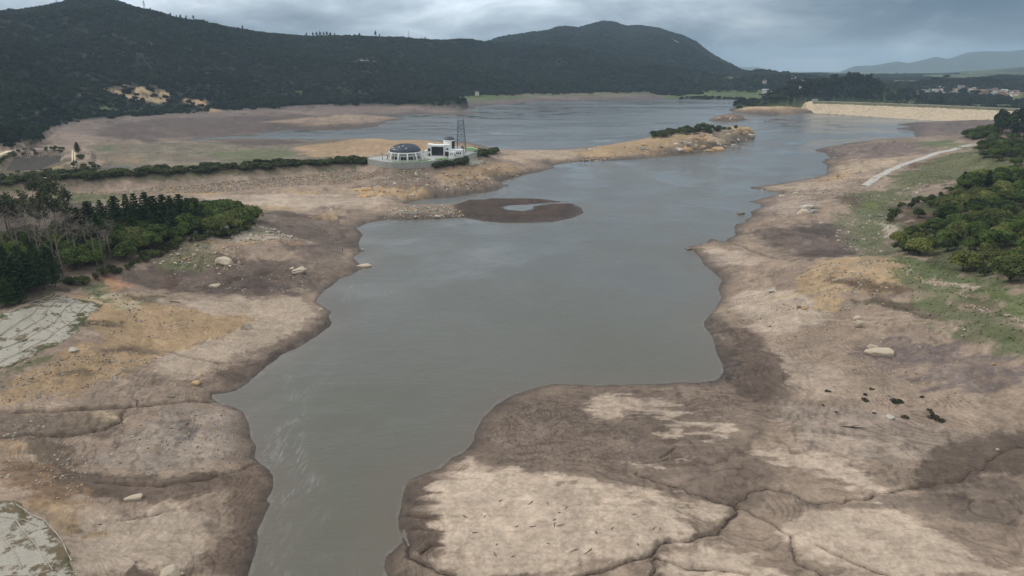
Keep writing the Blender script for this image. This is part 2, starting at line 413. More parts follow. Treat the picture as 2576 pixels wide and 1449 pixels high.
# pond behind the dike: a levelled basin with banks
POND_Z = 6.0
POND = [P(u, v, POND_Z)[:2] for u, v in [(13,432),(35,397),(57,388.5),(97,386),(154,388),(153,400),(150,408),(139,414),(111,422),(102,433),(69,435),(35,434)]]
pd = poly_sd(GX, GY, POND)
GZ = np.where(pd > -22, np.where(pd > 0, POND_Z - np.minimum(pd * 0.3, 1.5), np.minimum(np.maximum(GZ, POND_Z + np.minimum(-pd * 0.45, 2.4)), POND_Z + (-pd) * 0.45 + 0.05)), GZ)

# gullies cut by run-off
def at_raw(u, v, zf):
    """where that sight line meets the ground"""
    d = ray(u, v)
    s = d[0] / d[1]
    c = (s + SMAX) / (2 * SMAX) * (NC - 1)
    i = int(np.clip(math.floor(c), 0, NC - 2)); f = min(max(c - i, 0), 1)
    zc = np.maximum(zf[:, i] * (1 - f) + zf[:, i + 1] * f, 0 if zf is not None else 0)
    zr = H + d[2] / d[1] * YR
    hit = np.nonzero(zr <= zc)[0]
    if len(hit) == 0:
        return np.array([s * 12000, 12000, 0])
    k = hit[0]
    if k == 0:
        return np.array([s * YR[0], YR[0], zc[0]])
    a, b = zr[k - 1] - zc[k - 1], zc[k] - zr[k]
    t = a / (a + b + 1e-9)
    Y = YR[k - 1] * (1 - t) + YR[k] * t
    return np.array([s * Y, Y, H + d[2] / d[1] * Y])

GULLY = [([(1445,1452),(1560,1420),(1625,1405),(1640,1385),(1680,1362),(1740,1355),(1800,1340),(1830,1310),(1862,1274)], 0.9, 0.9),
 ([(1862,1274),(1870,1258),(1890,1236),(1930,1226),(1985,1240),(2060,1264),(2120,1262),(2200,1245),(2300,1226),(2390,1212)], 1.3, 0.55),
 ([(1600,1195),(1660,1215),(1740,1240),(1862,1274),(1920,1300),(1985,1345),(2000,1400),(2030,1420),(2080,1452)], 0.8, 0.6),
 ([(1640,1402),(1720,1425),(1800,1432),(1880,1445)], 0.8, 0.7), ([(1640,1400),(1650,1430),(1640,1460)], 0.9, 0.8),
 ([(2060,1370),(2140,1412),(2180,1430),(2230,1452)], 0.8, 0.6), ([(2390,1212),(2460,1180),(2530,1135),(2590,1115)], 1.2, 0.5),
 ([(1010,1330),(1030,1390),(1070,1420),(1120,1440),(1160,1460)], 1.2, 0.8),
 ([(-20,1036),(100,1034),(200,1030),(330,1020),(440,1011),(530,1010),(560,1018)], 1.2, 1.1),
 ([(-20,1102),(60,1095),(150,1095),(270,1080),(300,1062),(318,1026)], 1.0, 0.8),
 ([(250,1215),(310,1216),(400,1222),(480,1210),(560,1192),(640,1168)], 0.9, 0.8), ([(300,1305),(380,1292),(440,1280)], 0.6, 0.5),
 ([(330,865),(420,885),(480,900),(560,915),(640,905)], 0.9, 0.5), ([(430,735),(520,728),(600,700),(690,680)], 1.4, 0.9),
 ([(1840,610),(1920,640),(1990,655),(2060,640)], 1.4, 1.0), ([(1600,1165),(1640,1160),(1700,1150),(1730,1152)], 0.6, 0.6), ([(1660,1150),(1700,1128),(1690,1140)], 0.5, 0.5),
 ([(1020,1300),(1060,1298),(1090,1300)], 0.5, 0.6), ([(1020,1340),(1060,1330),(1100,1325)], 0.5, 0.6), ([(1060,1385),(1090,1370),(1120,1366)], 0.9, 0.9),
 ([(520,495),(700,490),(860,495),(960,506),(1020,512)], 2.0, 0.5), ([(1060,440),(1090,455),(1130,480)], 1.5, 1.2), ([(1180,430),(1200,450),(1215,468)], 1.5, 1.2), ([(1120,435),(1150,455),(1180,475)], 1.5, 1.0)]
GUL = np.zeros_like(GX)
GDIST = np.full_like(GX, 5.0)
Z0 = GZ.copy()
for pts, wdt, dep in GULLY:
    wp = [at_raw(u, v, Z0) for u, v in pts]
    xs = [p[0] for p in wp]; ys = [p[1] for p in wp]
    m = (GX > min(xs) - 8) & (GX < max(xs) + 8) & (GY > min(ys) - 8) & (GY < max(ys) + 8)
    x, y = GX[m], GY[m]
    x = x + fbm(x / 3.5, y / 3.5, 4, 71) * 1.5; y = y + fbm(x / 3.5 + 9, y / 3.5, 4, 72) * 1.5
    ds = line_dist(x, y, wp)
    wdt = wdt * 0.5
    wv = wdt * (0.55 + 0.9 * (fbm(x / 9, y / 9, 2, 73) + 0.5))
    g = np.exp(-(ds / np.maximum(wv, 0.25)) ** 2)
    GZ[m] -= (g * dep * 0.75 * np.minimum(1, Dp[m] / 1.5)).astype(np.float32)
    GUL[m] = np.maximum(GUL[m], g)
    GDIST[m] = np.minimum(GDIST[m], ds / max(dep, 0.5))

GZ = np.where((D > 1.5) & (GY < 900), np.maximum(GZ, 0.10), GZ)
def at(u, v):
    return at_raw(u, v, GZ)

def ground(x, y):
    """height of the ground at world x, y"""
    x = np.asarray(x, float); y = np.asarray(y, float)
    c = np.clip((x / y + SMAX) / (2 * SMAX) * (NC - 1), 0, NC - 1.001)
    r = np.clip(np.interp(y, YR, np.arange(NR)), 0, NR - 1.001)
    ci, ri = c.astype(int), r.astype(int)
    fc, fr = c - ci, r - ri
    return (GZ[ri, ci] * (1 - fc) + GZ[ri, ci + 1] * fc) * (1 - fr) + (GZ[ri + 1, ci] * (1 - fc) + GZ[ri + 1, ci + 1] * fc) * fr

def grid_val(F, x, y):
    c = np.clip((x / y + SMAX) / (2 * SMAX) * (NC - 1) + 0.5, 0, NC - 1).astype(int)
    r = np.clip(np.interp(y, YR, np.arange(NR)) + 0.5, 0, NR - 1).astype(int)
    return F[r, c]

# ------------------------------------------------------------------ ground colours (base colours of the soils themselves, plus shade painted in gullies)
SAND, PALE, MUD, WET = C(146,127,110), C(196,174,154), C(120,103,89), C(84,71,62)
CR = np.empty(GX.shape + (3,), np.float32)
CR[:] = SAND
def blend(mask, col):
    CR[...] = CR * (1 - mask[..., None]) + np.asarray(col, np.float32) * mask[..., None]
blend(sstep(520, 900, GY) * 0.85, C(104,92,88))
big = fbm(GX / 60, GY / 60, 4, 301)
mid = fbm(GX / 11, GY / 11, 4, 302)
fine = fbm(GX / 1.6, GY / 1.6, 3, 303)
# alternate strand lines of paler silt and darker mud
stripe = np.sin((GZ / 0.20 + fbm(GX / 16, GY / 16, 4, 21) * 1.1) * 2 * math.pi + 0.8)
streak = fbm(GX / 9 + GY / 40, GY / 1.6, 4, 310)        # washed-out silt streaks
ROUGHNESS = np.full(GX.shape, 0.92, np.float32)
CRACK = np.zeros(GX.shape, np.float32)
GREEN = np.zeros(GX.shape, np.float32)                     # where low plants grow

# three kinds of cover whose edges are resolved in the material: pale dried silt, dark damp mud, ochre earth
LF = {k: np.zeros(GX.shape, np.float32) for k in ('pale', 'damp', 'ochre', 'herb')}
LO = {k: np.zeros(GX.shape, np.float32) for k in LF}
LCOL = {'pale': C(196,176,155), 'damp': C(84,70,60), 'ochre': C(168,140,104), 'herb': C(82,90,54)}

def px_poly(pts):
    return [at(u, v)[:2] for u, v in pts]

def layer_of(c, op):
    """the cover a colour belongs to and how strongly it shows"""
    l = float(c.mean()); sat = float((c[0] - c[2]) / (c[0] + 1e-6)); grn = float(c[1] - c[0])
    if grn > -0.004 and l < 0.16:
        return 'herb', op
    if sat > 0.60 and l > 0.16:
        return 'ochre', op * min(1.0, l / 0.26)
    if l > 0.24:
        return 'pale', op * min(1.0, (l / 0.42))
    if l < 0.10:
        return 'damp', op * min(1.0, (0.075 / max(l, 0.03)))
    return None, op
def paint(pts, col, op=1.0, feather=0.010, warp=0.06, patch=0.0, pscale=0.02, seed=0, streaky=0.0, green=0.0, z=None):
    """lay one kind of soil or plant cover over a patch of ground with an irregular edge"""
    poly = px_poly(pts) if z is None else [P(u, v, z)[:2] for u, v in pts]
    xs = [p[0] for p in poly]; ys = [p[1] for p in poly]
    ym = sum(ys) / len(ys)
    pad = ym * 0.12
    r0, r1 = np.searchsorted(YR, [min(ys) - pad, max(ys) + pad])
    r1 = min(r1 + 1, NR)
    sl = (slice(max(r0, 0), r1), slice(0, NC))
    x, y = GX[sl], GY[sl]
    m = (x > min(xs) - pad) & (x < max(xs) + pad)
    cols = np.nonzero(m.any(0))[0]
    if len(cols) == 0:
        return
    sl = (sl[0], slice(cols[0], cols[-1] + 1))
    x, y = GX[sl], GY[sl]
    k = ym * 0.05
    w = warp * ym
    wx = x + fbm(x / k, y / k, 6, 400 + seed, 0.62) * w
    wy = y + fbm(x / k + 50, y / k, 6, 401 + seed, 0.62) * w
    if streaky:
        wx = wx + streak[sl] * streaky * ym
        wy = wy + streak[sl] * streaky * ym * 0.4
    sd = poly_sd(wx, wy, poly)
    lay, lop = layer_of(np.asarray(col), op)
    if lay:
        F_ = (0.5 + np.clip(sd / (0.09 * ym), -0.5, 0.5 * (1 - 0.7 * patch))).astype(np.float32)
        up = F_ > LF[lay][sl]
        LO[lay][sl] = np.where(up & (F_ > 0.3), lop, LO[lay][sl])
        LF[lay][sl] = np.maximum(LF[lay][sl], F_)
        for other in LF:                       # a later cover hides the earlier ones
            if other != lay:
                LF[other][sl] *= (1 - sstep(0.45, 0.75, F_))
        op = op * 0.85
    else:
        hide = sstep(0, 0.04 * ym, sd) * op
        for other in LF:
            LF[other][sl] *= (1 - hide)
    f = feather * ym
    mk = sstep(-f * 0.5, f, sd)
    if patch:
        pk = pscale * ym
        pn = fbm(x / pk, y / pk, 5, 420 + seed, 0.62)
        mk = mk * (1 - patch + patch * sstep(-0.16, 0.10, pn))
    mk = (mk * op).astype(np.float32)
    CR[sl] = CR[sl] * (1 - mk[..., None]) + np.asarray(col, np.float32) * mk[..., None]
    if green:
        gk = mk / max(op, 0.2)
        GREEN[sl] = np.maximum(GREEN[sl], np.minimum(gk, 1) * green)
    return sl, mk

OCH, MAUVE, GRASS, OLIVE, RUST, DARK = C(170,135,94), C(98,85,81), C(84,98,55), C(74,74,46), C(92,60,46), C(78,67,64)
# --- far flats behind the embankment
paint([(200,325),(400,300),(700,285),(1000,300),(900,325),(520,345),(400,352),(240,352)], C(92,80,80), 0.9, patch=0.25, seed=1)
paint([(640,306),(780,293),(900,286),(1010,296),(960,308),(860,316),(760,316)], C(152,130,110), 0.9, patch=0.35, seed=2)
paint([(560,290),(700,278),(900,272),(1050,262),(1060,280),(900,285),(700,292)], C(128,110,98), 0.7, patch=0.5, seed=3)
paint([(230,362),(420,358),(700,352),(860,352),(860,400),(560,412),(240,420)], C(112,104,88), 0.9, patch=0.2, seed=4)
paint([(500,382),(680,374),(770,385),(700,400),(560,400)], C(104,110,78), 0.8, patch=0.5, seed=5, green=0.5)
paint([(220,368),(300,365),(290,376),(225,378)], C(86,98,55), 0.8, patch=0.4, seed=6, green=0.6)
paint([(560,398),(700,392),(690,402),(580,406)], C(80,92,48), 0.7, patch=0.5, seed=66, green=0.7)
paint([(740,372),(850,352),(980,350),(1080,355),(1190,365),(1190,378),(960,388),(820,395),(740,388)], C(170,140,106), 0.9, patch=0.3, seed=7)
paint([(860,352),(1000,356),(1000,362),(870,360)], C(140,120,98), 0.7, patch=0.3, seed=8)
paint([(500,352),(620,348),(800,354),(700,366),(560,366)], C(88,76,78), 0.8, patch=0.2, seed=9)
paint([(270,395),(330,388),(320,412),(280,412)], C(150,122,88), 0.6, patch=0.5, seed=10)
paint([(330,350),(420,352),(440,362),(340,360)], C(84,72,74), 0.8, seed=11)
# far shore strip: grass above, brown below
paint([(1060,250),(1180,242),(1360,237),(1720,231),(1880,229),(1880,234),(1720,237),(1360,243),(1100,252)], C(88,98,66), 0.85, warp=0.01, feather=0.01, seed=12)
paint([(1000,258),(1180,244),(1250,240),(1300,243),(1180,250),(1040,262)], C(80,100,52), 0.8, seed=13)
paint([(1060,270),(1180,256),(1360,246),(1720,240),(1880,240),(1880,252),(1560,252),(1300,258),(1180,270)], C(104,92,90), 0.9, seed=14)
# --- peninsula with the compound and its long spit
paint([(880,455),(960,430),(1060,425),(1180,425),(1260,440),(1260,478),(1120,496),(960,500),(900,480)], C(126,110,96), 0.85, patch=0.2, seed=15)
paint([(960,425),(1060,428),(1110,435),(1060,450),(980,448)], C(104,100,72), 0.7, patch=0.6, seed=16, green=0.3)
paint([(1130,425),(1220,410),(1330,418),(1260,445),(1180,470),(1120,455)], C(158,128,92), 0.85, patch=0.6, seed=17)
paint([(880,482),(960,475),(1050,480),(1070,492),(1000,502),(910,496)], C(190,156,106), 0.95, patch=0.3, seed=18)
paint([(720,478),(800,475),(830,485),(760,490)], C(186,152,108), 0.8, patch=0.4, seed=19)
paint([(1240,385),(1300,378),(1450,376),(1560,372),(1560,402),(1400,412),(1280,405)], C(156,134,112), 0.9, patch=0.2, seed=20)
paint([(1440,385),(1560,358),(1650,340),(1760,350),(1800,375),(1640,396),(1540,402)], C(172,142,102), 0.9, patch=0.25, seed=21)
paint([(1660,350),(1760,345),(1830,360),(1810,380),(1700,390),(1680,372)], C(134,116,96), 0.9, patch=0.45, pscale=0.012, seed=22)
paint([(1740,338),(1830,330),(1880,320),(1900,335),(1890,350),(1820,368),(1770,358)], C(190,168,126), 0.95, patch=0.35, pscale=0.012, seed=23)
paint([(1650,346),(1660,330),(1740,322),(1850,318),(1830,328),(1740,336)], C(70,76,46), 0.9, seed=24, green=0.8)
paint([(1780,300),(1850,304),(1890,300),(1870,290),(1800,290)], C(140,112,88), 0.9, patch=0.3, seed=25)
# riprap face and flats in front of the embankment
paint([(160,486),(420,468),(640,447),(900,424),(950,436),(880,458),(640,474),(500,486),(300,490)], C(146,133,116), 0.9, patch=0.25, pscale=0.012, seed=26, warp=0.01)
paint([(820,462),(900,440),(960,428),(950,440),(880,464)], C(96,64,48), 0.6, patch=0.4, seed=27)
paint([(380,484),(500,478),(560,486),(500,494)], C(178,142,96), 0.8, patch=0.3, seed=28)
paint([(0,500),(180,488),(330,492),(300,505),(0,515)], C(92,92,60), 0.8, patch=0.4, seed=29, green=0.4)
paint([(500,492),(700,488),(900,492),(1010,512),(900,528),(720,524),(540,516)], C(158,141,125), 0.9, patch=0.2, seed=30)
paint([(560,505),(760,500),(940,513),(900,516),(700,506)], C(186,168,148), 0.7, patch=0.6, seed=31, streaky=0.01)
paint([(600,520),(700,515),(780,522),(700,528)], C(176,148,112), 0.7, patch=0.4, seed=32)
paint([(620,530),(740,535),(860,548),(890,600),(880,650),(800,655),(700,605),(640,560)], C(104,90,82), 0.9, patch=0.2, seed=33)
paint([(620,528),(720,534),(800,545),(700,552)], C(74,63,58), 0.8, patch=0.3, seed=34)
paint([(780,545),(850,530),(880,548),(830,560)], C(168,142,108), 0.8, patch=0.5, seed=35)
# ring of mud and rubble mound
paint([(1140,515),(1200,498),(1420,498),(1480,530),(1400,565),(1200,562),(1140,545)], C(78,64,56), 1.0, warp=0.0, seed=36)
paint([(960,552),(980,530),(1060,515),(1140,522),(1175,540),(1160,552)], C(128,116,102), 0.95, patch=0.2, seed=37)
# --- left bank
paint([(230,700),(350,652),(460,642),(560,640),(700,652),(800,690),(760,752),(600,752),(450,736),(330,722)], C(92,80,76), 0.9, patch=0.25, seed=38)
paint([(520,700),(640,690),(700,720),(640,745),(520,735)], C(72,64,63), 0.8, patch=0.4, seed=39)
paint([(205,708),(236,690),(290,700),(345,728),(300,730)], C(176,112,64), 0.95, seed=40)
paint([(360,705),(440,692),(475,700),(450,725),(380,728)], C(84,58,44), 0.85, patch=0.3, seed=41, green=0.3)
paint([(555,640),(590,632),(640,668),(580,670)], C(86,60,52), 0.8, patch=0.3, seed=42)
paint([(380,640),(480,610),(560,615),(560,665),(470,685),(400,665)], C(112,108,78), 0.85, patch=0.4, seed=43, green=0.5)
paint([(440,655),(500,650),(520,668),(460,675)], C(84,104,44), 0.8, patch=0.4, seed=44, green=0.7)
paint([(530,590),(620,562),(700,582),(760,605),(680,610),(580,608)], C(150,142,130), 0.85, patch=0.35, seed=45)
paint([(480,612),(620,604),(760,606),(700,618),(540,622)], C(160,128,92), 0.7, patch=0.5, seed=46)
paint([(600,572),(660,570),(680,590),(610,592)], C(98,102,66), 0.6, patch=0.4, seed=47, green=0.3)
paint([(690,650),(790,640),(880,670),(840,712),(760,740),(700,700)], C(118,103,92), 0.8, patch=0.3, seed=48)
paint([(460,755),(760,756),(815,780),(760,830),(640,885),(540,940),(440,960),(380,905),(560,850)], C(160,142,124), 0.9, patch=0.15, seed=49)
paint([(170,745),(330,738),(480,775),(640,800),(560,845),(420,890),(320,950),(190,990),(0,1030),(-60,1000),(0,960),(130,905),(250,850),(200,800)], C(172,138,92), 0.9, patch=0.5, seed=50)
paint([(240,740),(330,735),(420,760),(330,780),(260,775)], C(150,146,112), 0.8, patch=0.5, seed=51, green=0.3)
paint([(200,715),(280,705),(300,735),(250,765),(190,758)], C(84,94,56), 0.8, patch=0.5, seed=52, green=0.8)
paint([(330,740),(420,738),(400,760),(330,768)], C(74,66,44), 0.8, patch=0.4, seed=53, green=0.4)
paint([(185,800),(250,805),(300,825),(250,835),(190,835)], C(72,66,40), 0.85, patch=0.3, seed=54, green=0.7)
paint([(60,905),(120,880),(150,870),(130,895),(50,935),(0,950),(0,930)], C(76,78,44), 0.8, patch=0.3, seed=55, green=0.6)
paint([(215,860),(300,868),(400,878),(420,905),(330,905),(230,890)], C(92,80,74), 0.75, patch=0.55, seed=56)
paint([(100,930),(200,935),(260,955),(200,975),(110,960)], C(98,84,66), 0.6, patch=0.6, seed=57)
paint([(325,915),(370,918),(375,935),(330,930)], C(98,84,72), 0.7, patch=0.3, seed=58)
paint([(845,786),(810,800),(740,845),(650,895),(580,925),(545,960),(545,1000),(640,960),(740,890),(850,830)], C(100,83,72), 0.9, patch=0.1, seed=59)
paint([(0,1025),(200,1032),(330,1035),(300,1090),(180,1110),(0,1110)], C(112,97,83), 0.9, patch=0.3, seed=60)
paint([(175,1055),(230,1035),(300,1045),(290,1075),(200,1080)], C(170,148,118), 0.9, patch=0.2, seed=61)
paint([(0,1060),(80,1050),(90,1090),(0,1095)], C(128,112,96), 0.7, patch=0.4, seed=62)
paint([(60,1110),(130,1100),(220,1160),(160,1180),(60,1165)], C(88,78,58), 0.8, patch=0.4, seed=63)
paint([(0,1110),(60,1120),(60,1150),(0,1170)], C(160,126,82), 0.8, patch=0.5, seed=64)
paint([(195,1172),(300,1110),(420,1030),(500,1022),(590,1032),(615,1062),(580,1130),(500,1175),(380,1195),(280,1190)], C(146,131,118), 0.95, patch=0.12, seed=65)
paint([(420,1075),(480,1070),(510,1100),(450,1110)], C(84,80,80), 0.8, patch=0.6, seed=67)
paint([(0,1165),(100,1165),(220,1190),(240,1250),(140,1275),(0,1235)], C(124,92,60), 0.9, patch=0.35, seed=68)
paint([(100,1160),(300,1195),(420,1205),(560,1195),(620,1170),(600,1240),(420,1250),(240,1245),(150,1200)], C(98,83,72), 0.9, patch=0.2, seed=69)
paint([(60,1270),(140,1250),(240,1265),(200,1330),(150,1340)], C(150,124,88), 0.7, patch=0.5, seed=70)
paint([(170,1330),(260,1290),(420,1270),(520,1285),(530,1350),(500,1400),(440,1452),(200,1452)], C(160,143,126), 0.95, patch=0.1, seed=71)
paint([(310,1410),(380,1405),(420,1430),(380,1455),(320,1455)], C(84,68,58), 0.9, patch=0.2, seed=72)
paint([(200,1340),(260,1330),(280,1350),(220,1365)], C(170,138,84), 0.7, patch=0.5, seed=73)
w_ = paint([(585,1250),(600,1180),(690,1190),(690,1260),(650,1460),(530,1460),(520,1390),(570,1320)], C(112,94,80), 0.95, patch=0.1, seed=74)
# --- right foreground mud
mudp = paint([(1180,1100),(1290,990),(1400,965),(1820,955),(1990,940),(1990,1000),(1900,1120),(1960,1200),(1900,1280),(1700,1250),(1450,1200),(1150,1165)], C(124,107,94), 0.95, warp=0.02, seed=75)
paint([(1950,1000),(2100,1020),(2350,1060),(2560,1090),(2400,1140),(2200,1160),(2000,1120)], C(146,130,117), 0.85, patch=0.2, seed=76)
paint([(1000,1240),(1030,1205),(1100,1180),(1130,1210),(1110,1300),(1130,1360),(1060,1420),(1010,1340)], C(104,88,76), 0.9, patch=0.2, seed=77)
paint([(1900,1190),(2100,1290),(2300,1240),(2420,1200),(2576,1180),(2576,1330),(2300,1290),(2000,1290)], C(118,103,91), 0.9, patch=0.15, seed=78)
PK = dict(feather=0.010, patch=0.58, pscale=0.030, streaky=0.06)
paint([(1070,1250),(1100,1205),(1160,1158),(1300,1180),(1480,1212),(1640,1258),(1770,1300),(1700,1350),(1620,1392),(1560,1420),(1440,1452),(1150,1460),(1110,1420),(1130,1372),(1090,1330)], PALE, 0.95, seed=79, **PK)
paint([(1640,1408),(1800,1368),(1900,1382),(1970,1420),(2010,1460),(1640,1470)], PALE, 0.95, seed=80, **PK)
paint([(2030,1275),(2150,1262),(2300,1300),(2450,1380),(2600,1460),(2100,1460),(2020,1400),(1990,1330)], C(186,166,147), 0.92, seed=81, **PK)
paint([(1560,1225),(1660,1225),(1760,1262),(1850,1300),(1790,1312),(1680,1280)], C(190,168,148), 0.9, seed=82, **PK)
paint([(1600,1192),(1640,1160),(1730,1150),(1680,1175),(1640,1198)], PALE, 0.9, seed=83, **PK)
paint([(1880,1125),(1990,1130),(2150,1160),(2235,1212),(2250,1240),(2130,1235),(2000,1172)], C(186,165,147), 0.9, seed=84, **PK)
paint([(1980,1080),(2120,1090),(2330,1130),(2240,1160),(2050,1140)], C(162,145,131), 0.75, feather=0.01, patch=0.85, pscale=0.012, streaky=0.08, seed=85)
paint([(1460,1012),(1530,985),(1640,1000),(1730,1040),(1850,1112),(1770,1098),(1640,1045),(1500,1040)], C(176,158,140), 0.9, feather=0.008, patch=0.75, pscale=0.014, streaky=0.07, seed=86)
paint([(1620,1085),(1660,1070),(1720,1080),(1700,1098),(1640,1105)], C(184,164,145), 0.9, feather=0.006, patch=0.3, streaky=0.05, seed=87)
paint([(1370,1185),(1400,1185),(1430,1198),(1390,1200)], C(190,170,150), 0.9, feather=0.004, patch=0.4, seed=88)
paint([(2300,1150),(2440,1100),(2600,1090),(2600,1190),(2480,1200),(2400,1225),(2290,1235)], C(90,77,68), 0.9, patch=0.15, seed=89)
paint([(2080,885),(2250,830),(2380,860),(2600,930),(2600,990),(2450,990),(2300,950)], C(108,95,92), 0.85, patch=0.45, streaky=0.05, seed=90)
paint([(1900,870),(2050,900),(2150,960),(2050,1010),(1960,960)], C(150,134,120), 0.7, patch=0.2, seed=91)
paint([(1790,830),(1860,830),(1940,870),(2000,940),(1960,1000),(1850,990),(1800,960)], C(98,83,74), 0.9, patch=0.1, seed=92)
paint([(1815,902),(1850,900),(1872,935),(1868,958),(1822,955)], C(52,47,46), 0.9, streaky=0.05, seed=93)
paint([(1770,800),(1815,800),(1830,840),(1790,850)], C(60,52,48), 0.7, patch=0.4, seed=94)
# --- right bank
paint([(1820,770),(1880,730),(2000,730),(2090,780),(2080,820),(2000,840),(1900,835),(1850,800)], C(166,148,132), 0.9, patch=0.12, seed=95)
paint([(1980,700),(2080,656),(2280,650),(2335,688),(2300,720),(2180,742),(2120,790),(2030,780),(1960,745)], C(176,150,110), 0.9, patch=0.45, pscale=0.012, seed=96)
paint([(2060,690),(2160,700),(2280,712),(2310,735),(2230,752),(2130,728)], C(88,66,46), 0.9, patch=0.3, seed=97, green=0.5)
paint([(2160,755),(2260,748),(2340,768),(2380,800),(2300,800),(2210,780)], C(66,62,40), 0.9, patch=0.25, seed=98, green=0.6)
paint([(2250,640),(2330,655),(2440,700),(2620,790),(2620,850),(2500,780),(2400,720),(2300,700),(2240,665)], C(88,104,56), 0.95, patch=0.15, seed=99, green=0.8)
paint([(2280,745),(2400,750),(2600,820),(2620,900),(2500,880),(2400,830),(2320,790)], C(104,104,78), 0.9, patch=0.3, seed=100, green=0.7)
paint([(2360,720),(2430,725),(2600,830),(2600,860),(2450,790)], C(70,72,42), 0.85, patch=0.4, seed=101, green=0.9)
paint([(2440,800),(2600,850),(2620,920),(2520,890)], C(84,92,58), 0.8, patch=0.4, seed=102, green=0.8)
paint([(2310,705),(2360,695),(2400,710),(2420,735),(2370,725)], C(180,170,150), 0.9, patch=0.4, seed=103)
paint([(1760,612),(1850,620),(1930,650),(1890,672),(1800,662)], C(158,141,127), 0.95, patch=0.1, seed=104)
paint([(1880,590),(2000,560),(2130,560),(2170,640),(2050,655),(1930,630)], C(98,85,83), 0.9, patch=0.2, seed=105)
paint([(2040,630),(2140,620),(2170,645),(2080,660)], C(66,58,56), 0.85, patch=0.2, seed=106)
paint([(2020,570),(2110,565),(2140,595),(2040,605)], C(72,66,62), 0.8, patch=0.3, seed=107)
paint([(2120,560),(2180,530),(2240,540),(2240,640),(2200,650),(2150,610)], C(100,104,78), 0.9, patch=0.35, seed=108, green=0.6)
paint([(2190,590),(2210,560),(2240,575),(2235,600)], C(186,172,156), 0.9, seed=109)
paint([(2120,490),(2240,470),(2300,480),(2240,540),(2150,545)], C(92,98,66), 0.85, patch=0.4, seed=110, green=0.6)
paint([(2090,500),(2170,490),(2200,505),(2140,530)], C(94,62,54), 0.8, patch=0.35, seed=111, green=0.3)
paint([(2155,512),(2215,502),(2235,522),(2170,528)], C(116,128,44), 0.9, patch=0.2, seed=112, green=0.5)
paint([(1950,500),(2050,490),(2060,520),(1960,540),(1910,550)], C(148,132,122), 0.85, patch=0.2, seed=113)
paint([(1900,475),(2020,455),(2160,440),(2190,455),(2150,472),(2000,482)], C(158,138,120), 0.9, patch=0.2, seed=114)
paint([(2070,430),(2160,420),(2200,430),(2150,450),(2080,455)], C(178,146,104), 0.8, patch=0.4, seed=115)
paint([(2060,378),(2200,356),(2300,355),(2350,370),(2240,400),(2100,410)], C(118,102,96), 0.9, patch=0.25, seed=116)
paint([(2100,410),(2250,395),(2330,385),(2240,425),(2110,440)], C(160,138,112), 0.85, patch=0.45, seed=117)
paint([(2260,312),(2400,304),(2480,315),(2430,345),(2310,345)], C(106,93,88), 0.9, patch=0.2, seed=118)
paint([(2320,355),(2430,345),(2450,362),(2380,378),(2330,372)], C(84,104,52), 0.85, patch=0.3, seed=119, green=0.6)
paint([(2220,440),(2320,410),(2440,380),(2500,400),(2440,450),(2300,480),(2240,470)], C(94,96,64), 0.9, patch=0.3, seed=120, green=0.6)
paint([(2300,410),(2360,405),(2350,420),(2290,425)], C(96,58,50), 0.8, patch=0.3, seed=121, green=0.3)
paint([(2480,420),(2620,415),(2620,500),(2540,470),(2480,455)], C(126,130,78), 0.9, patch=0.25, seed=122, green=0.4)
paint([(2440,380),(2620,340),(2620,420),(2480,425)], C(80,84,54), 0.9, patch=0.3, seed=123, green=0.8)
paint([(2260,520),(2330,505),(2360,540),(2300,560),(2250,560)], C(74,60,46), 0.9, seed=124, green=0.2)
paint([(2240,560),(2300,520),(2450,440),(2620,430),(2620,720),(2400,690),(2250,640)], C(52,56,34), 0.9, patch=0.1, seed=125, green=0.5)
paint([(2265,540),(2300,530),(2350,545),(2330,565),(2270,562)], C(92,68,54), 0.95, patch=0.1, seed=126)
# --- ground under the left wood
paint([(-200,560),(100,500),(300,520),(520,530),(640,560),(560,590),(420,620),(330,670),(220,700),(120,740),(0,790),(-200,850)], C(58,54,42), 0.9, patch=0.15, seed=127, green=0.4)
paint([(150,700),(300,660),(340,680),(240,710),(170,725)], C(92,80,74), 0.8, patch=0.4, seed=128)
# --- shore left of the dam
paint([(1840,275),(1900,266),(2050,264),(2050,284),(1960,292),(1870,284)], C(184,152,110), 0.9, patch=0.15, seed=129)
paint([(1880,282),(1960,278),(2000,284),(1950,292)], C(112,94,84), 0.8, patch=0.3, seed=130)
paint([(1960,258),(2010,235),(2080,240),(2110,252),(2040,262)], C(92,86,84), 0.9, patch=0.15, seed=131)
# --- pond banks
paint([(-60,450),(0,400),(40,380),(170,375),(200,420),(180,440),(0,455)], C(84,82,58), 0.85, patch=0.3, seed=132, green=0.7)
paint([(90,436),(120,420),(155,425),(150,440),(100,442)], C(176,142,90), 0.85, patch=0.4, seed=133)
paint([(175,430),(250,400),(330,415),(250,440)], C(92,86,72), 0.7, patch=0.4, seed=134, green=0.4)

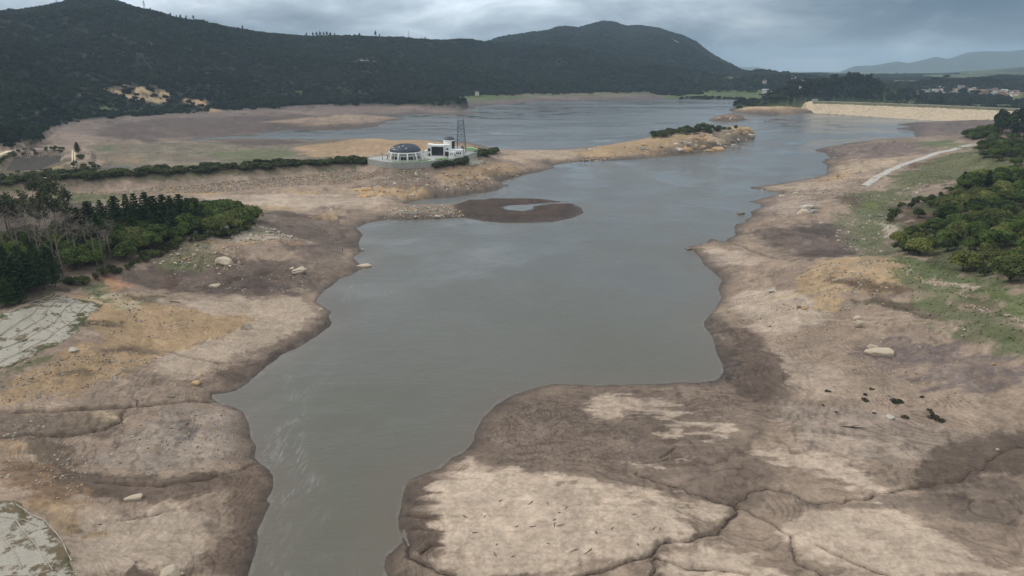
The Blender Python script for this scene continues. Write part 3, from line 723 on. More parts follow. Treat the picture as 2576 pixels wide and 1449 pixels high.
# hedge strip on the water side of the embankment, weeds on the matting
paint([(-20,464),(200,450),(400,437),(560,428),(720,419),(900,409),(905,420),(720,432),(560,442),(400,452),(200,462),(-20,478)], C(62,66,42), 0.9, patch=0.25, warp=0.01, seed=170, green=1.0)
paint([(-20,452),(200,438),(560,418),(860,401),(860,396),(560,411),(200,430),(-20,445)], C(70,74,50), 0.8, patch=0.4, warp=0.01, seed=171, green=0.8)
paint([(60,790),(130,745),(200,752),(180,800),(110,830)], C(84,92,60), 0.5, patch=0.9, pscale=0.012, seed=172, green=0.9)
paint([(1140,515),(1200,498),(1420,498),(1480,530),(1400,565),(1200,562),(1160,548),(1168,530)], C(66,53,46), 1.0, warp=0.0, seed=173)
paint([(2240,660),(2330,690),(2420,740),(2400,780),(2300,735),(2230,700)], C(92,100,62), 0.8, patch=0.5, seed=174, green=0.7)
paint([(2120,540),(2230,520),(2240,640),(2170,650),(2110,590)], C(98,102,76), 0.6, patch=0.6, seed=175, green=0.5)
# --- woods on the hills
hA, hB, hC, hD, hE, hF = (hills[k] for k in 'ABCDEF')
def hillmask(h, a=0.0, b=0.03):
    return sstep(a, b, h)
var = fbm(GX / 120, GY / 120, 4, 350)
FOR1, FOR2 = C(25,31,23), C(38,44,31)
WOOD = np.maximum(np.maximum(hillmask(hA), hillmask(hB)), hillmask(hE))
v1 = sstep(-0.3, 0.3, var)[..., None]
forest = FOR1 * (1 - v1) + FOR2 * v1
CR[...] = CR * (1 - WOOD[..., None]) + forest * WOOD[..., None]
fC = np.maximum(hillmask(hC), hillmask(hF)) * (1 - WOOD)
fld = sstep(-0.12, 0.12, fbm(GX / 170, GY / 170, 3, 352))[..., None]
CR[...] = CR * (1 - fC[..., None]) + (C(48,54,40) * (1 - fld) + C(82,92,58) * fld) * fC[..., None]
mD = hillmask(hD) * (1 - hillmask(hF))
CR[...] = CR * (1 - mD[..., None]) + C(58,64,50) * mD[..., None]
# lowland beyond the dam
low = ((GY > 1150) & (GX > 330) & (damsd < 0)).astype(np.float32) * (1 - WOOD) * (1 - fC) * (1 - mD)
CR[...] = CR * (1 - low[..., None]) + (C(54,60,42) * (1 - fld) + C(84,98,56) * fld) * low[..., None]
paint([(2270,245),(2310,235),(2440,238),(2500,252),(2400,262),(2300,262)], C(94,114,54), 0.9, patch=0.2, seed=140)
paint([(2300,228),(2350,226),(2350,236),(2310,238)], C(98,114,58), 0.9, seed=141)
# landslips, clearings and rock on the hillside
SCAR = np.zeros(GX.shape, np.float32)
for pts, col, op, pt, sd_ in [([(248,228),(290,213),(345,217),(425,228),(432,240),(405,264),(345,258),(300,240)], C(186,156,116), 0.95, 0.45, 150),
     ([(445,250),(520,255),(568,279),(530,284),(480,266)], C(186,150,110), 0.95, 0.35, 151), ([(200,238),(240,232),(245,240),(205,243)], C(150,124,90), 0.8, 0.4, 152),
     ([(210,270),(280,266),(290,278),(225,280)], C(112,122,74), 0.9, 0.3, 153), ([(64,297),(100,283),(138,262),(142,265),(104,287),(68,299)], C(150,142,130), 0.9, 0.0, 154),
     ([(885,150),(930,147),(945,152),(942,160),(900,158)], C(120,118,118), 0.8, 0.5, 155), ([(1480,145),(1492,146),(1488,153),(1482,152)], C(160,148,120), 0.9, 0.2, 156),
     ([(1680,100),(1700,98),(1712,110),(1690,112)], C(150,140,125), 0.7, 0.4, 157), ([(700,235),(740,232),(735,240),(705,242)], C(150,126,92), 0.8, 0.5, 158),
     ([(735,225),(760,222),(770,235),(745,238)], C(96,108,62), 0.8, 0.3, 159), ([(1170,243),(1230,237),(1280,241),(1220,248)], C(84,110,50), 0.9, 0.1, 160),
     ([(1830,196),(1870,194),(1880,204),(1840,206)], C(98,104,74), 0.8, 0.4, 161), ([(360,107),(375,104),(378,112),(365,113)], C(120,116,104), 0.7, 0.3, 162)]:
    r = paint(pts, col, op, feather=0.004, warp=0.012, patch=min(1.0, pt * 1.7), pscale=0.009, seed=sd_)
    if r:
        SCAR[r[0]] = np.maximum(SCAR[r[0]], r[1])

# --- shore: wet dark edge and strand lines
soil = (1 - np.clip(GREEN, 0, 1)) * (1 - WOOD)
wetw = (0.9 + 0.010 * GY) * np.clip(0.25 + 2.2 * (fbm(GX / 22, GY / 22, 4, 360) + 0.42), 0.2, 2.6)
wet = np.exp(-(Dp / wetw) ** 1.3) * (D > 0) * soil
flatw = sstep(1.6, 0.2, GZ) * near * 0.35 * soil * (D > 0)
blend(np.clip(wet * 0.85, 0, 1), C(70,58,50))
ROUGHNESS -= wet * 0.45
lines = 0 * (sstep(0.15, 0.95, stripe) * 0.15 - sstep(-0.15, -0.95, stripe) * 0.07) * TERR * soil * sstep(-0.2, 0.25, fbm(GX / 22, GY / 22, 3, 371))
CR[...] = CR * (1 - lines[..., None] * 0.9)
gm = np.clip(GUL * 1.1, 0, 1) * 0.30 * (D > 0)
blend(gm, C(78,64,54))  # gully floors darkened: shade of the cut put into the mud colour
# damp patches, thin veneers of paler silt and little rills, all with edges of their own
ks = 0.028 * GY + 3
damp = sstep(0.02, 0.16, fbm(GX / (ks * 1.6), GY / (ks * 1.2), 6, 381, 0.6)) * soil
CR[...] *= (1 - 0.10 * damp[..., None])
veneer = sstep(0.05, 0.14, fbm(GX / (ks * 1.3) + GY / 60, GY / (ks * 0.5), 6, 382, 0.62)) * soil
CR[...] = CR * (1 + 0.20 * veneer[..., None])
rl = (1 - sstep(0.0, 0.035, np.abs(fbm(GX / (ks * 1.5), GY / (ks * 0.8), 5, 383, 0.6)))) * soil * sstep(-0.1, 0.15, fbm(GX / 40, GY / 40, 3, 384))
CR[...] *= (1 - 0.30 * rl[..., None])
speck = sstep(0.22, 0.34, fbm(GX / (ks * 0.16), GY / (ks * 0.16), 2, 385)) * soil * sstep(-0.05, 0.2, fbm(GX / 30, GY / 30, 4, 386))
CR[...] *= (1 - 0.28 * speck[..., None])
CR[...] = CR * 0.86 + CR.mean(-1, keepdims=True) * 0.14 * np.array([1.02, 1.0, 0.95], np.float32)
CR[...] *= (1 - soil[..., None] * np.array([0.06, 0.08, 0.11], np.float32))
och_ = sstep(0.55, 0.7, (CR[..., 0] - CR[..., 2]) / (CR[..., 0] + 1e-5)) * soil
CR[...] = CR * (1 - 0.28 * och_[..., None]) + CR.mean(-1, keepdims=True) * np.array([1.1, 1.0, 0.85], np.float32) * 0.28 * och_[..., None]
CR[...] *= (1 + 0.20 * mid[..., None] + 0.20 * fine[..., None] * near[..., None] + 0.12 * big[..., None])
# bed of the lake, seen through nothing: plain mud
blend((D <= 0).astype(np.float32), C(92,82,70))
CR = np.clip(CR, 0.004, 0.85)
for k in LF:
    LF[k] *= (1 - WOOD) * (1 - np.clip(wet * 1.5, 0, 0.6))
# cracked mud
for pts in ([(1200,1110),(1240,1050),(1330,995),(1450,990),(1500,1050),(1640,1080),(1640,1180),(1480,1200),(1290,1185)], [(540,1449),(560,1360),(600,1330),(640,1350),(630,1460)],
            [(1690,1010),(1800,980),(1900,1000),(1880,1080),(1760,1060)], [(1740,1060),(1880,1100),(1850,1130),(1780,1110)]):
    poly = px_poly(pts)
    CRACK = np.maximum(CRACK, sstep(-0.5, 4, poly_sd(GX, GY, poly)))

def grid_mesh(name, X, Y, Z, attrs):
    nr, nc = X.shape
    me = bpy.data.meshes.new(name)
    co = np.stack([X, Y, Z], -1).reshape(-1, 3).astype(np.float32)
    idx = np.arange(nr * nc, dtype=np.int32).reshape(nr, nc)
    q = np.stack([idx[:-1, :-1], idx[:-1, 1:], idx[1:, 1:], idx[1:, :-1]], -1).reshape(-1, 4)
    me.vertices.add(len(co)); me.vertices.foreach_set('co', co.ravel())
    me.loops.add(q.size); me.loops.foreach_set('vertex_index', q.ravel())
    me.polygons.add(len(q)); me.polygons.foreach_set('loop_start', np.arange(0, q.size, 4, dtype=np.int32))
    me.polygons.foreach_set('use_smooth', np.ones(len(q), bool))
    me.update(calc_edges=True)
    for k, a in attrs.items():
        if a.ndim == 3:
            at_ = me.attributes.new(k, 'FLOAT_COLOR', 'POINT')
            c4 = np.ones((nr * nc, 4), np.float32); c4[:, :3] = a.reshape(-1, 3)
            at_.data.foreach_set('color', c4.ravel())
        else:
            at_ = me.attributes.new(k, 'FLOAT', 'POINT')
            at_.data.foreach_set('value', a.astype(np.float32).ravel())
    return me

def mat(name):
    m = bpy.data.materials.new(name)
    m.use_nodes = True
    t = m.node_tree
    b = t.nodes['Principled BSDF']
    b.inputs['Specular IOR Level'].default_value = 0.2
    b.inputs['Roughness'].default_value = 0.85
    return m, t, b

# ground material: soil colour from the mesh, grain, pebbles and relief from noise
m_ground, t, b = mat('soil')
a_c = nd(t, 'ShaderNodeAttribute', attribute_name='soil')
a_r = nd(t, 'ShaderNodeAttribute', attribute_name='rough')
a_k = nd(t, 'ShaderNodeAttribute', attribute_name='crack')
geo = nd(t, 'ShaderNodeNewGeometry')
def noise_at(t, vec, scale, detail=4.0, rough=0.6):
    n = nd(t, 'ShaderNodeTexNoise', inp={'Scale': scale, 'Detail': detail, 'Roughness': rough})
    t.links.new(vec, n.inputs['Vector'])
    return n.outputs['Fac']
pos = geo.outputs['Position']
na = noise_at(t, pos, 1.3, 6.0, 0.68)
nb = noise_at(t, pos, 0.16, 5.0, 0.6)
nm = noise_at(t, pos, 0.42, 5.0, 0.7)
vv = math_n(t, 'ADD', math_n(t, 'ADD', math_n(t, 'MULTIPLY', na, 1.1), math_n(t, 'MULTIPLY', nm, 0.8)), math_n(t, 'MULTIPLY', nb, 0.7))
fac = math_n(t, 'MAXIMUM', math_n(t, 'SUBTRACT', vv, 0.30), 0.3)                       # about 1.0
gr = nd(t, 'ShaderNodeCombineXYZ')
for i in range(3):
    t.links.new(fac, gr.inputs[i])
def attr(t, nm):
    return nd(t, 'ShaderNodeAttribute', attribute_name=nm).outputs['Fac']
def mapped(t, vec, scale, rot=0.0):
    m_ = nd(t, 'ShaderNodeMapping'); m_.inputs['Scale'].default_value = scale; m_.inputs['Rotation'].default_value = (0, 0, rot)
    t.links.new(vec, m_.inputs['Vector'])
    return m_.outputs[0]
def step_n(t, x, a, b_):
    n = nd(t, 'ShaderNodeMapRange', interpolation_type='SMOOTHSTEP')
    n.inputs['From Min'].default_value = a; n.inputs['From Max'].default_value = b_
    t.links.new(x, n.inputs['Value'])
    return n.outputs[0]
base_c = a_c.outputs['Color']
soilm = attr(t, 'bare')
# damp patches, silt veneers and fine rills with crisp edges
nA = noise_at(t, mapped(t, pos, (0.07, 0.10, 0.1), 0.3), 1.0, 10.0, 0.66)
nB = noise_at(t, mapped(t, pos, (0.07, 0.16, 0.1), 0.25), 1.0, 10.0, 0.66)
nC = noise_at(t, mapped(t, pos, (0.10, 0.16, 0.1), -0.4), 1.0, 8.0, 0.6)
k1 = math_n(t, 'MULTIPLY', math_n(t, 'MULTIPLY', step_n(t, nA, 0.53, 0.60), soilm), 0.18)
base_c = mix_n(t, k1, base_c, mix_n(t, 1.0, base_c, (0.52, 0.50, 0.50), 'MULTIPLY'))
k2 = math_n(t, 'MULTIPLY', math_n(t, 'MULTIPLY', step_n(t, nB, 0.54, 0.60), soilm), 0.32)
base_c = mix_n(t, k2, base_c, mix_n(t, 1.0, base_c, (1.38, 1.36, 1.34), 'MULTIPLY'))
# strand lines follow the height
sepz = nd(t, 'ShaderNodeSeparateXYZ'); t.links.new(pos, sepz.inputs[0])
sn = math_n(t, 'SINE', math_n(t, 'ADD', math_n(t, 'MULTIPLY', sepz.outputs[2], 2 * math.pi / 0.16), math_n(t, 'MULTIPLY', noise_at(t, pos, 0.055, 4.0, 0.5), 26.0)))
k3 = math_n(t, 'MULTIPLY', math_n(t, 'MULTIPLY', step_n(t, sn, 0.45, 0.85), attr(t, 'strand')), math_n(t, 'MULTIPLY', step_n(t, nC, 0.42, 0.56), 0.55))
base_c = mix_n(t, k3, base_c, mix_n(t, 1.0, base_c, (0.55, 0.53, 0.52), 'MULTIPLY'))
for lay, nn, amp in (('ochre', nA, 1.5), ('herb', nC, 1.6), ('pale', nB, 1.5), ('damp', nA, 1.3)):
    fld_ = math_n(t, 'ADD', attr(t, lay), math_n(t, 'MULTIPLY', math_n(t, 'SUBTRACT', nn, 0.5), amp))
    mk_ = math_n(t, 'MULTIPLY', step_n(t, fld_, 0.44, 0.68), math_n(t, 'MULTIPLY', attr(t, lay + '_op'), {'pale': 0.50, 'damp': 0.45, 'ochre': 0.30, 'herb': 0.55}[lay]))
    base_c = mix_n(t, mk_, base_c, tuple(float(q) for q in LCOL[lay]))
# thin flow streaks across the dried silt
nS = noise_at(t, mapped(t, pos, (0.10, 0.75, 0.1), 0.28), 1.0, 7.0, 0.62)
kS = math_n(t, 'MULTIPLY', math_n(t, 'MULTIPLY', step_n(t, nS, 0.52, 0.60), attr(t, 'pale')), 0.34)
base_c = mix_n(t, kS, base_c, mix_n(t, 1.0, base_c, (0.66, 0.63, 0.61), 'MULTIPLY'))
# run-off gullies: damp mud halo, dark core paints the shade in the cut
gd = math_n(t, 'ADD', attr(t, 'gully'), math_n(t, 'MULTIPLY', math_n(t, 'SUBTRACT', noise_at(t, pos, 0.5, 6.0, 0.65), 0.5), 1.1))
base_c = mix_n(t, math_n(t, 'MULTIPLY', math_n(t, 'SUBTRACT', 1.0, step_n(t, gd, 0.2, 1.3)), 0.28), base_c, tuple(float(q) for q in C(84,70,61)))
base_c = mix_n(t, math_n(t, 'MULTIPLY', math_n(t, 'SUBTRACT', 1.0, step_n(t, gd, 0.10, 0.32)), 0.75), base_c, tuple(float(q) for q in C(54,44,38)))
c1 = mix_n(t, 1.0, base_c, gr.outputs[0], 'MULTIPLY')
vor = nd(t, 'ShaderNodeTexVoronoi', feature='DISTANCE_TO_EDGE', inp={'Scale': 0.62, 'Randomness': 1.0})
wv = nd(t, 'ShaderNodeVectorMath', operation='ADD')
nw = nd(t, 'ShaderNodeTexNoise', inp={'Scale': 0.8, 'Detail': 3.0})
t.links.new(pos, nw.inputs['Vector']); t.links.new(pos, wv.inputs[0]); t.links.new(nw.outputs['Color'], wv.inputs[1])
t.links.new(wv.outputs[0], vor.inputs['Vector'])
ck = math_n(t, 'LESS_THAN', vor.outputs['Distance'], 0.035)
ckm = math_n(t, 'MULTIPLY', ck, math_n(t, 'MULTIPLY', a_k.outputs['Fac'], 0.55))
c2 = mix_n(t, ckm, c1, (0.055, 0.042, 0.033))
t.links.new(c2, b.inputs['Base Color'])
t.links.new(a_r.outputs['Fac'], b.inputs['Roughness'])
bm1 = nd(t, 'ShaderNodeBump', inp={'Strength': 0.75, 'Distance': 0.45})
nh = math_n(t, 'SUBTRACT', math_n(t, 'ADD', noise_at(t, pos, 0.9, 8.0, 0.72), math_n(t, 'MULTIPLY', noise_at(t, pos, 0.2, 4.0), 1.2)), ckm)
t.links.new(nh, bm1.inputs['Height'])
t.links.new(bm1.outputs[0], b.inputs['Normal'])

TX = {k: np.clip(v, 0, 1) for k, v in LF.items()}
TX.update({k + '_op': v for k, v in LO.items()})
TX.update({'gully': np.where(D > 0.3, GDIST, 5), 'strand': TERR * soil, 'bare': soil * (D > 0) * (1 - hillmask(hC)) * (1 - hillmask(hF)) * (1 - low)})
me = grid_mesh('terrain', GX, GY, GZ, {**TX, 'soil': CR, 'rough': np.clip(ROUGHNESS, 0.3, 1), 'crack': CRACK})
terrain = bpy.data.objects.new('terrain', me)
COL.objects.link(terrain)
terrain['kind'] = 'structure'
terrain['label'] = 'dry reservoir bed, muddy banks and wooded hills around the lake'
me.materials.append(m_ground)

# ------------------------------------------------------------------ water
wr = [40.0]
while wr[-1] < 2300:
    wr.append(wr[-1] * 1.0075 + 0.12)
WY = np.array(wr); WS = np.linspace(-1, 1, 460)
WX2 = (WY[:, None] * WS[None]).astype(np.float32); WY2 = np.repeat(WY[:, None], 460, 1).astype(np.float32)
FOAM = np.zeros_like(WX2)
def wpoly(pts):
    return [P(u, v)[:2] for u, v in pts]
for pts, a in (([(690,1260),(700,1150),(680,1100),(740,1050),(770,960),(800,955),(790,1020),(760,1120),(750,1250),(700,1420),(640,1440),(660,1340)], 1.0),
               ([(740,1250),(800,1300),(860,1449),(820,1449),(760,1340)], 0.45), ([(790,760),(840,720),(960,725),(1000,740),(900,770),(830,790)], 0.38),
               ([(533,1002),(540,986),(570,984),(560,994)], 2.6), ([(620,968),(720,890),(835,820),(850,820),(740,900),(640,975)], 0.6)):
    poly = wpoly(pts)
    FOAM = np.maximum(FOAM, a * sstep(-3, 6, poly_sd(WX2 + fbm(WX2 / 9, WY2 / 9, 3, 500) * 14, WY2 + fbm(WX2 / 9, WY2 / 9, 3, 501) * 14, poly)))
TURB = sstep(420, 120, WY2 + fbm(WX2 / 60, WY2 / 60, 3, 502) * 120)
shal = sstep(-14, -0.5, grid_val(D, WX2, np.minimum(np.maximum(WY2, YR[0]), 2600))) * sstep(500, 150, WY2)
EDGE = sstep(-2.2, -0.2, grid_val(D, WX2, np.minimum(np.maximum(WY2, YR[0]), 2600))) * sstep(420, 200, WY2)
m_water, t, b = mat('lake_water')
wa = nd(t, 'ShaderNodeAttribute', attribute_name='foam'); wt = nd(t, 'ShaderNodeAttribute', attribute_name='turbid'); wsn = nd(t, 'ShaderNodeAttribute', attribute_name='shallow'); wa2 = nd(t, 'ShaderNodeAttribute', attribute_name='edge')
geo = nd(t, 'ShaderNodeNewGeometry'); pos = geo.outputs['Position']
cw = mix_n(t, wt.outputs['Fac'], (0.128, 0.130, 0.122), (0.120, 0.113, 0.086))
cw = mix_n(t, math_n(t, 'MULTIPLY', wsn.outputs['Fac'], 0.75), cw, (0.138, 0.116, 0.092))
mp = nd(t, 'ShaderNodeMapping'); mp.inputs['Scale'].default_value = (1.0, 0.22, 1.0); mp.inputs['Rotation'].default_value = (0, 0, 0.35)
t.links.new(pos, mp.inputs['Vector'])
fn = nd(t, 'ShaderNodeTexNoise', inp={'Scale': 0.55, 'Detail': 8.0, 'Roughness': 0.7, 'Distortion': 1.4})
t.links.new(mp.outputs[0], fn.inputs['Vector'])
ff = math_n(t, 'MULTIPLY', math_n(t, 'MULTIPLY', math_n(t, 'SUBTRACT', fn.outputs['Fac'], 0.49, clamp=True), 7.0, clamp=True), math_n(t, 'MULTIPLY', wa.outputs['Fac'], 0.42))
cw = mix_n(t, ff, cw, (0.42, 0.42, 0.40))
ln_ = math_n(t, 'MULTIPLY', step_n(t, math_n(t, 'ADD', wa2.outputs['Fac'], math_n(t, 'MULTIPLY', math_n(t, 'SUBTRACT', noise_at(t, pos, 0.25, 6.0, 0.65), 0.5), 1.8)), 0.80, 1.15), 0.12)
cw = mix_n(t, ln_, cw, (0.36, 0.34, 0.31))
t.links.new(cw, b.inputs['Base Color'])
b.inputs['IOR'].default_value = 1.333
b.inputs['Specular IOR Level'].default_value = 0.5
b.inputs['Roughness'].default_value = 0.12
mpw = nd(t, 'ShaderNodeMapping'); mpw.inputs['Scale'].default_value = (0.45, 1.0, 1.0); mpw.inputs['Rotation'].default_value = (0, 0, 0.12)
t.links.new(pos, mpw.inputs['Vector'])
wn = noise_at(t, mpw.outputs[0], 0.9, 5.0, 0.65)
wn2 = noise_at(t, pos, 0.03, 3.0, 0.5)
bw = nd(t, 'ShaderNodeBump', inp={'Strength': 0.6, 'Distance': 0.38})
wn3 = noise_at(t, mapped(t, pos, (0.12, 0.30, 1.0), 0.12), 1.0, 4.0, 0.55)
t.links.new(math_n(t, 'MULTIPLY', math_n(t, 'ADD', wn, math_n(t, 'MULTIPLY', wn3, 1.4)), step_n(t, wn2, 0.30, 0.62)), bw.inputs['Height'])
rr_ = math_n(t, 'ADD', math_n(t, 'MULTIPLY', step_n(t, noise_at(t, mapped(t, pos, (0.004, 0.012, 1.0), 0.2), 1.0, 4.0, 0.5), 0.42, 0.58), 0.16), 0.06)
t.links.new(rr_, b.inputs['Roughness'])
t.links.new(bw.outputs[0], b.inputs['Normal'])
me = grid_mesh('lake_water', WX2, WY2, np.zeros_like(WX2), {'foam': FOAM, 'turbid': TURB, 'shallow': shal, 'edge': EDGE})
lake = bpy.data.objects.new('lake_water', me)
COL.objects.link(lake); me.materials.append(m_water)
lake['kind'] = 'structure'; lake['label'] = 'grey green water of the half empty reservoir'

# ------------------------------------------------------------------ air
m_haze = bpy.data.materials.new('haze'); m_haze.use_nodes = True
t = m_haze.node_tree
for n in list(t.nodes):
    t.nodes.remove(n)
pv = nd(t, 'ShaderNodeVolumePrincipled')
pv.inputs['Color'].default_value = (0.62, 0.82, 1.0, 1)
pv.inputs['Density'].default_value = 7.5e-5
pv.inputs['Anisotropy'].default_value = 0.0
mo = nd(t, 'ShaderNodeOutputMaterial'); t.links.new(pv.outputs[0], mo.inputs['Volume'])
hb = float(GZ.min()) - 1.0
bx = [(-15000, -300, hb), (15000, -300, hb), (15000, 14500, hb), (-15000, 14500, hb)]
top = max(float(GZ.max()) + 30, H + 60)
vs = bx + [(x, y, top) for x, y, _ in bx]
me = bpy.data.meshes.new('haze')
me.from_pydata(vs, [], [(3, 2, 1, 0), (4, 5, 6, 7), (0, 1, 5, 4), (1, 2, 6, 5), (2, 3, 7, 6), (3, 0, 4, 7)])
me.materials.append(m_haze)
haze = bpy.data.objects.new('haze', me); COL.objects.link(haze)
haze['kind'] = 'stuff'; haze['label'] = 'thin blue haze filling the valley air'

# ------------------------------------------------------------------ mesh building
class MB:
    def __init__(self):
        self.v, self.f, self.n = [], [], 0
    def add(self, verts, faces):
        self.v.extend([tuple(map(float, q)) for q in verts])
        self.f.extend([tuple(int(i) + self.n for i in q) for q in faces])
        self.n += len(verts)
        return self
    def box(self, c, s, rz=0.0, taper=1.0):
        x, y, z = s[0] / 2, s[1] / 2, s[2] / 2
        vs = []
        for k, t in ((-1, 1.0), (1, taper)):
            for a, b_ in ((-1, -1), (1, -1), (1, 1), (-1, 1)):
                X, Y = a * x * t, b_ * y * t
                vs.append((c[0] + X * math.cos(rz) - Y * math.sin(rz), c[1] + X * math.sin(rz) + Y * math.cos(rz), c[2] + k * z))
        return self.add(vs, [(3, 2, 1, 0), (4, 5, 6, 7), (0, 1, 5, 4), (1, 2, 6, 5), (2, 3, 7, 6), (3, 0, 4, 7)])
    def tube(self, pts, rad, n=6, cap=True):
        pts = [Vector(p) for p in pts]
        if not hasattr(rad, '__len__'):
            rad = [rad] * len(pts)
        vs, fs = [], []
        for i, p in enumerate(pts):
            d = (pts[min(i + 1, len(pts) - 1)] - pts[max(i - 1, 0)])
            d = d.normalized() if d.length > 1e-9 else Vector((0, 0, 1))
            a = d.orthogonal().normalized(); b_ = d.cross(a)
            for k in range(n):
                q = p + (a * math.cos(2 * math.pi * k / n) + b_ * math.sin(2 * math.pi * k / n)) * rad[i]
                vs.append(q)
        for i in range(len(pts) - 1):
            for k in range(n):
                fs.append((i * n + k, i * n + (k + 1) % n, (i + 1) * n + (k + 1) % n, (i + 1) * n + k))
        if cap:
            fs.append(tuple(range(n))[::-1]); fs.append(tuple(range((len(pts) - 1) * n, len(pts) * n)))
        return self.add(vs, fs)
    def lathe(self, prof, n=24, c=(0, 0, 0), a0=0.0, a1=2 * math.pi, close=True):
        m = n if close else n + 1
        vs, fs = [], []
        for r, z in prof:
            for k in range(m):
                a = a0 + (a1 - a0) * k / n
                vs.append((c[0] + r * math.cos(a), c[1] + r * math.sin(a), c[2] + z))
        for i in range(len(prof) - 1):
            for k in range(n):
                k2 = (k + 1) % m
                fs.append((i * m + k, i * m + k2, (i + 1) * m + k2, (i + 1) * m + k))
        return self.add(vs, fs)
    def mesh(self, name, material, smooth=False):
        me = bpy.data.meshes.new(name)
        me.from_pydata(self.v, [], self.f)
        if material:
            me.materials.append(material)
        if smooth:
            me.polygons.foreach_set('use_smooth', np.ones(len(me.polygons), bool))
        me.update()
        return me
    def build(self, name, material, parent=None, smooth=False, loc=None):
        o = bpy.data.objects.new(name, self.mesh(name, material, smooth))
        COL.objects.link(o)
        if parent is not None:
            o.parent = parent
        if loc is not None:
            o.location = loc
        return o

def tag(o, label, cat, group=None):
    o['label'] = label; o['category'] = cat
    if group:
        o['group'] = group
    return o

def thing(name, label, cat, loc=(0, 0, 0), rz=0.0, group=None):
    o = bpy.data.objects.new(name, None)
    COL.objects.link(o)
    o.empty_display_size = 0.5
    o.location = tuple(map(float, loc)); o.rotation_euler = (0, 0, rz)
    return tag(o, label, cat, group)

def copy_thing(src, loc, rz, scale, label=None, group=None, cat=None):
    r = src.copy(); COL.objects.link(r)
    r.location = tuple(map(float, loc)); r.rotation_euler = (0, 0, rz)
    r.scale = scale if hasattr(scale, '__len__') else (scale,) * 3
    if label: r['label'] = label
    if group: r['group'] = group
    if cat: r['category'] = cat
    for ch in list(src.children):
        c = ch.copy(); COL.objects.link(c); c.parent = r
        for g in ch.children:
            d = g.copy(); COL.objects.link(d); d.parent = c
    return r

def plain(name, rgb, rough=0.8, var=0.25, scale=1.5, spec=0.2, rand=0.0, bump=0.0, metal=0.0):
    """one base colour with procedural grain; rand varies it from object to object"""
    m, t, b = mat(name)
    tcn = nd(t, 'ShaderNodeTexCoord')
    n = noise_at(t, tcn.outputs['Object'], scale, 5.0, 0.65)
    f = math_n(t, 'ADD', math_n(t, 'MULTIPLY', math_n(t, 'SUBTRACT', n, 0.5), var * 2.5), 1.0)
    if rand:
        oi = nd(t, 'ShaderNodeObjectInfo')
        f = math_n(t, 'MULTIPLY', f, math_n(t, 'ADD', math_n(t, 'MULTIPLY', oi.outputs['Random'], rand), 1 - rand / 2))
    g = nd(t, 'ShaderNodeCombineXYZ')
    for i in range(3):
        t.links.new(f, g.inputs[i])
    c = mix_n(t, 1.0, tuple(float(q) for q in rgb), g.outputs[0], 'MULTIPLY')
    t.links.new(c, b.inputs['Base Color'])
    b.inputs['Roughness'].default_value = rough
    b.inputs['Specular IOR Level'].default_value = spec
    b.inputs['Metallic'].default_value = metal
    if bump:
        bn = nd(t, 'ShaderNodeBump', inp={'Strength': 0.7, 'Distance': bump})
        t.links.new(noise_at(t, tcn.outputs['Object'], scale * 2.0, 6.0, 0.7), bn.inputs['Height'])
        t.links.new(bn.outputs[0], b.inputs['Normal'])
    return m

def leafmat(name, dark, light, scale=0.5):
    m, t, b = mat(name)
    oi = nd(t, 'ShaderNodeObjectInfo')
    geo = nd(t, 'ShaderNodeNewGeometry')
    n = noise_at(t, geo.outputs['Position'], scale, 3.0, 0.6)
    f = math_n(t, 'ADD', math_n(t, 'MULTIPLY', oi.outputs['Random'], 0.7), math_n(t, 'SUBTRACT', math_n(t, 'MULTIPLY', n, 1.5), 0.6), clamp=True)
    c = mix_n(t, f, tuple(float(q) for q in dark), tuple(float(q) for q in light))
    t.links.new(c, b.inputs['Base Color'])
    b.inputs['Roughness'].default_value = 0.7
    b.inputs['Specular IOR Level'].default_value = 0.15
    tr = nd(t, 'ShaderNodeBsdfTranslucent'); t.links.new(c, tr.inputs['Color'])
    ms = nd(t, 'ShaderNodeMixShader'); ms.inputs[0].default_value = 0.22
    out = t.nodes['Material Output']
    t.links.new(b.outputs[0], ms.inputs[1]); t.links.new(tr.outputs[0], ms.inputs[2]); t.links.new(ms.outputs[0], out.inputs[0])
    return m

# ------------------------------------------------------------------ plants
M_LEAF = leafmat('broad_leaves', C(44,57,30), C(100,116,56), 0.16)
M_SHRUB = leafmat('shrub_leaves', C(48,56,34), C(92,98,54))
M_PINE = leafmat('pine_needles', C(34,50,30), C(66,86,44))
M_EUC = leafmat('eucalyptus_leaves', C(58,64,44), C(104,108,74))
M_FAR = leafmat('far_leaves', C(38,48,34), C(66,76,48), 0.02)
M_OLIVE = leafmat('olive_leaves', C(62,70,38), C(128,132,72), 0.12)
M_BARK = plain('bark', C(120,108,94), 0.9, 0.3, 0.8)
M_DBARK = plain('dark_bark', C(74,62,52), 0.9, 0.3, 0.8)
M_TWIG = plain('dead_twigs', C(128,116,106), 0.9, 0.25, 0.5, rand=0.3)

def quads(mb, pos, nrm, size, rng, aspect=1.0, updir=None):
    """leaf-sized quads at pos, facing nrm"""
    n = len(pos)
    nrm = nrm / (np.linalg.norm(nrm, axis=1, keepdims=True) + 1e-9)
    r = rng.normal(size=(n, 3)) if updir is None else np.asarray(updir, float) + rng.normal(size=(n, 3)) * 0.25
    a = np.cross(nrm, r); a /= (np.linalg.norm(a, axis=1, keepdims=True) + 1e-9)
    b = np.cross(nrm, a)
    s = (size * (0.6 + 0.8 * rng.rand(n)))[:, None]
    a = a * s * 0.5; b = b * s * 0.5 * aspect
    bend = nrm * s * 0.18
    v = np.stack([pos - a - b, pos + a - b * 0.6 + bend, pos + a * 0.8 + b, pos - a * 0.7 + b * 0.9 + bend], 1).reshape(-1, 3)
    f = np.arange(n * 4).reshape(n, 4)
    mb.add(v, f)

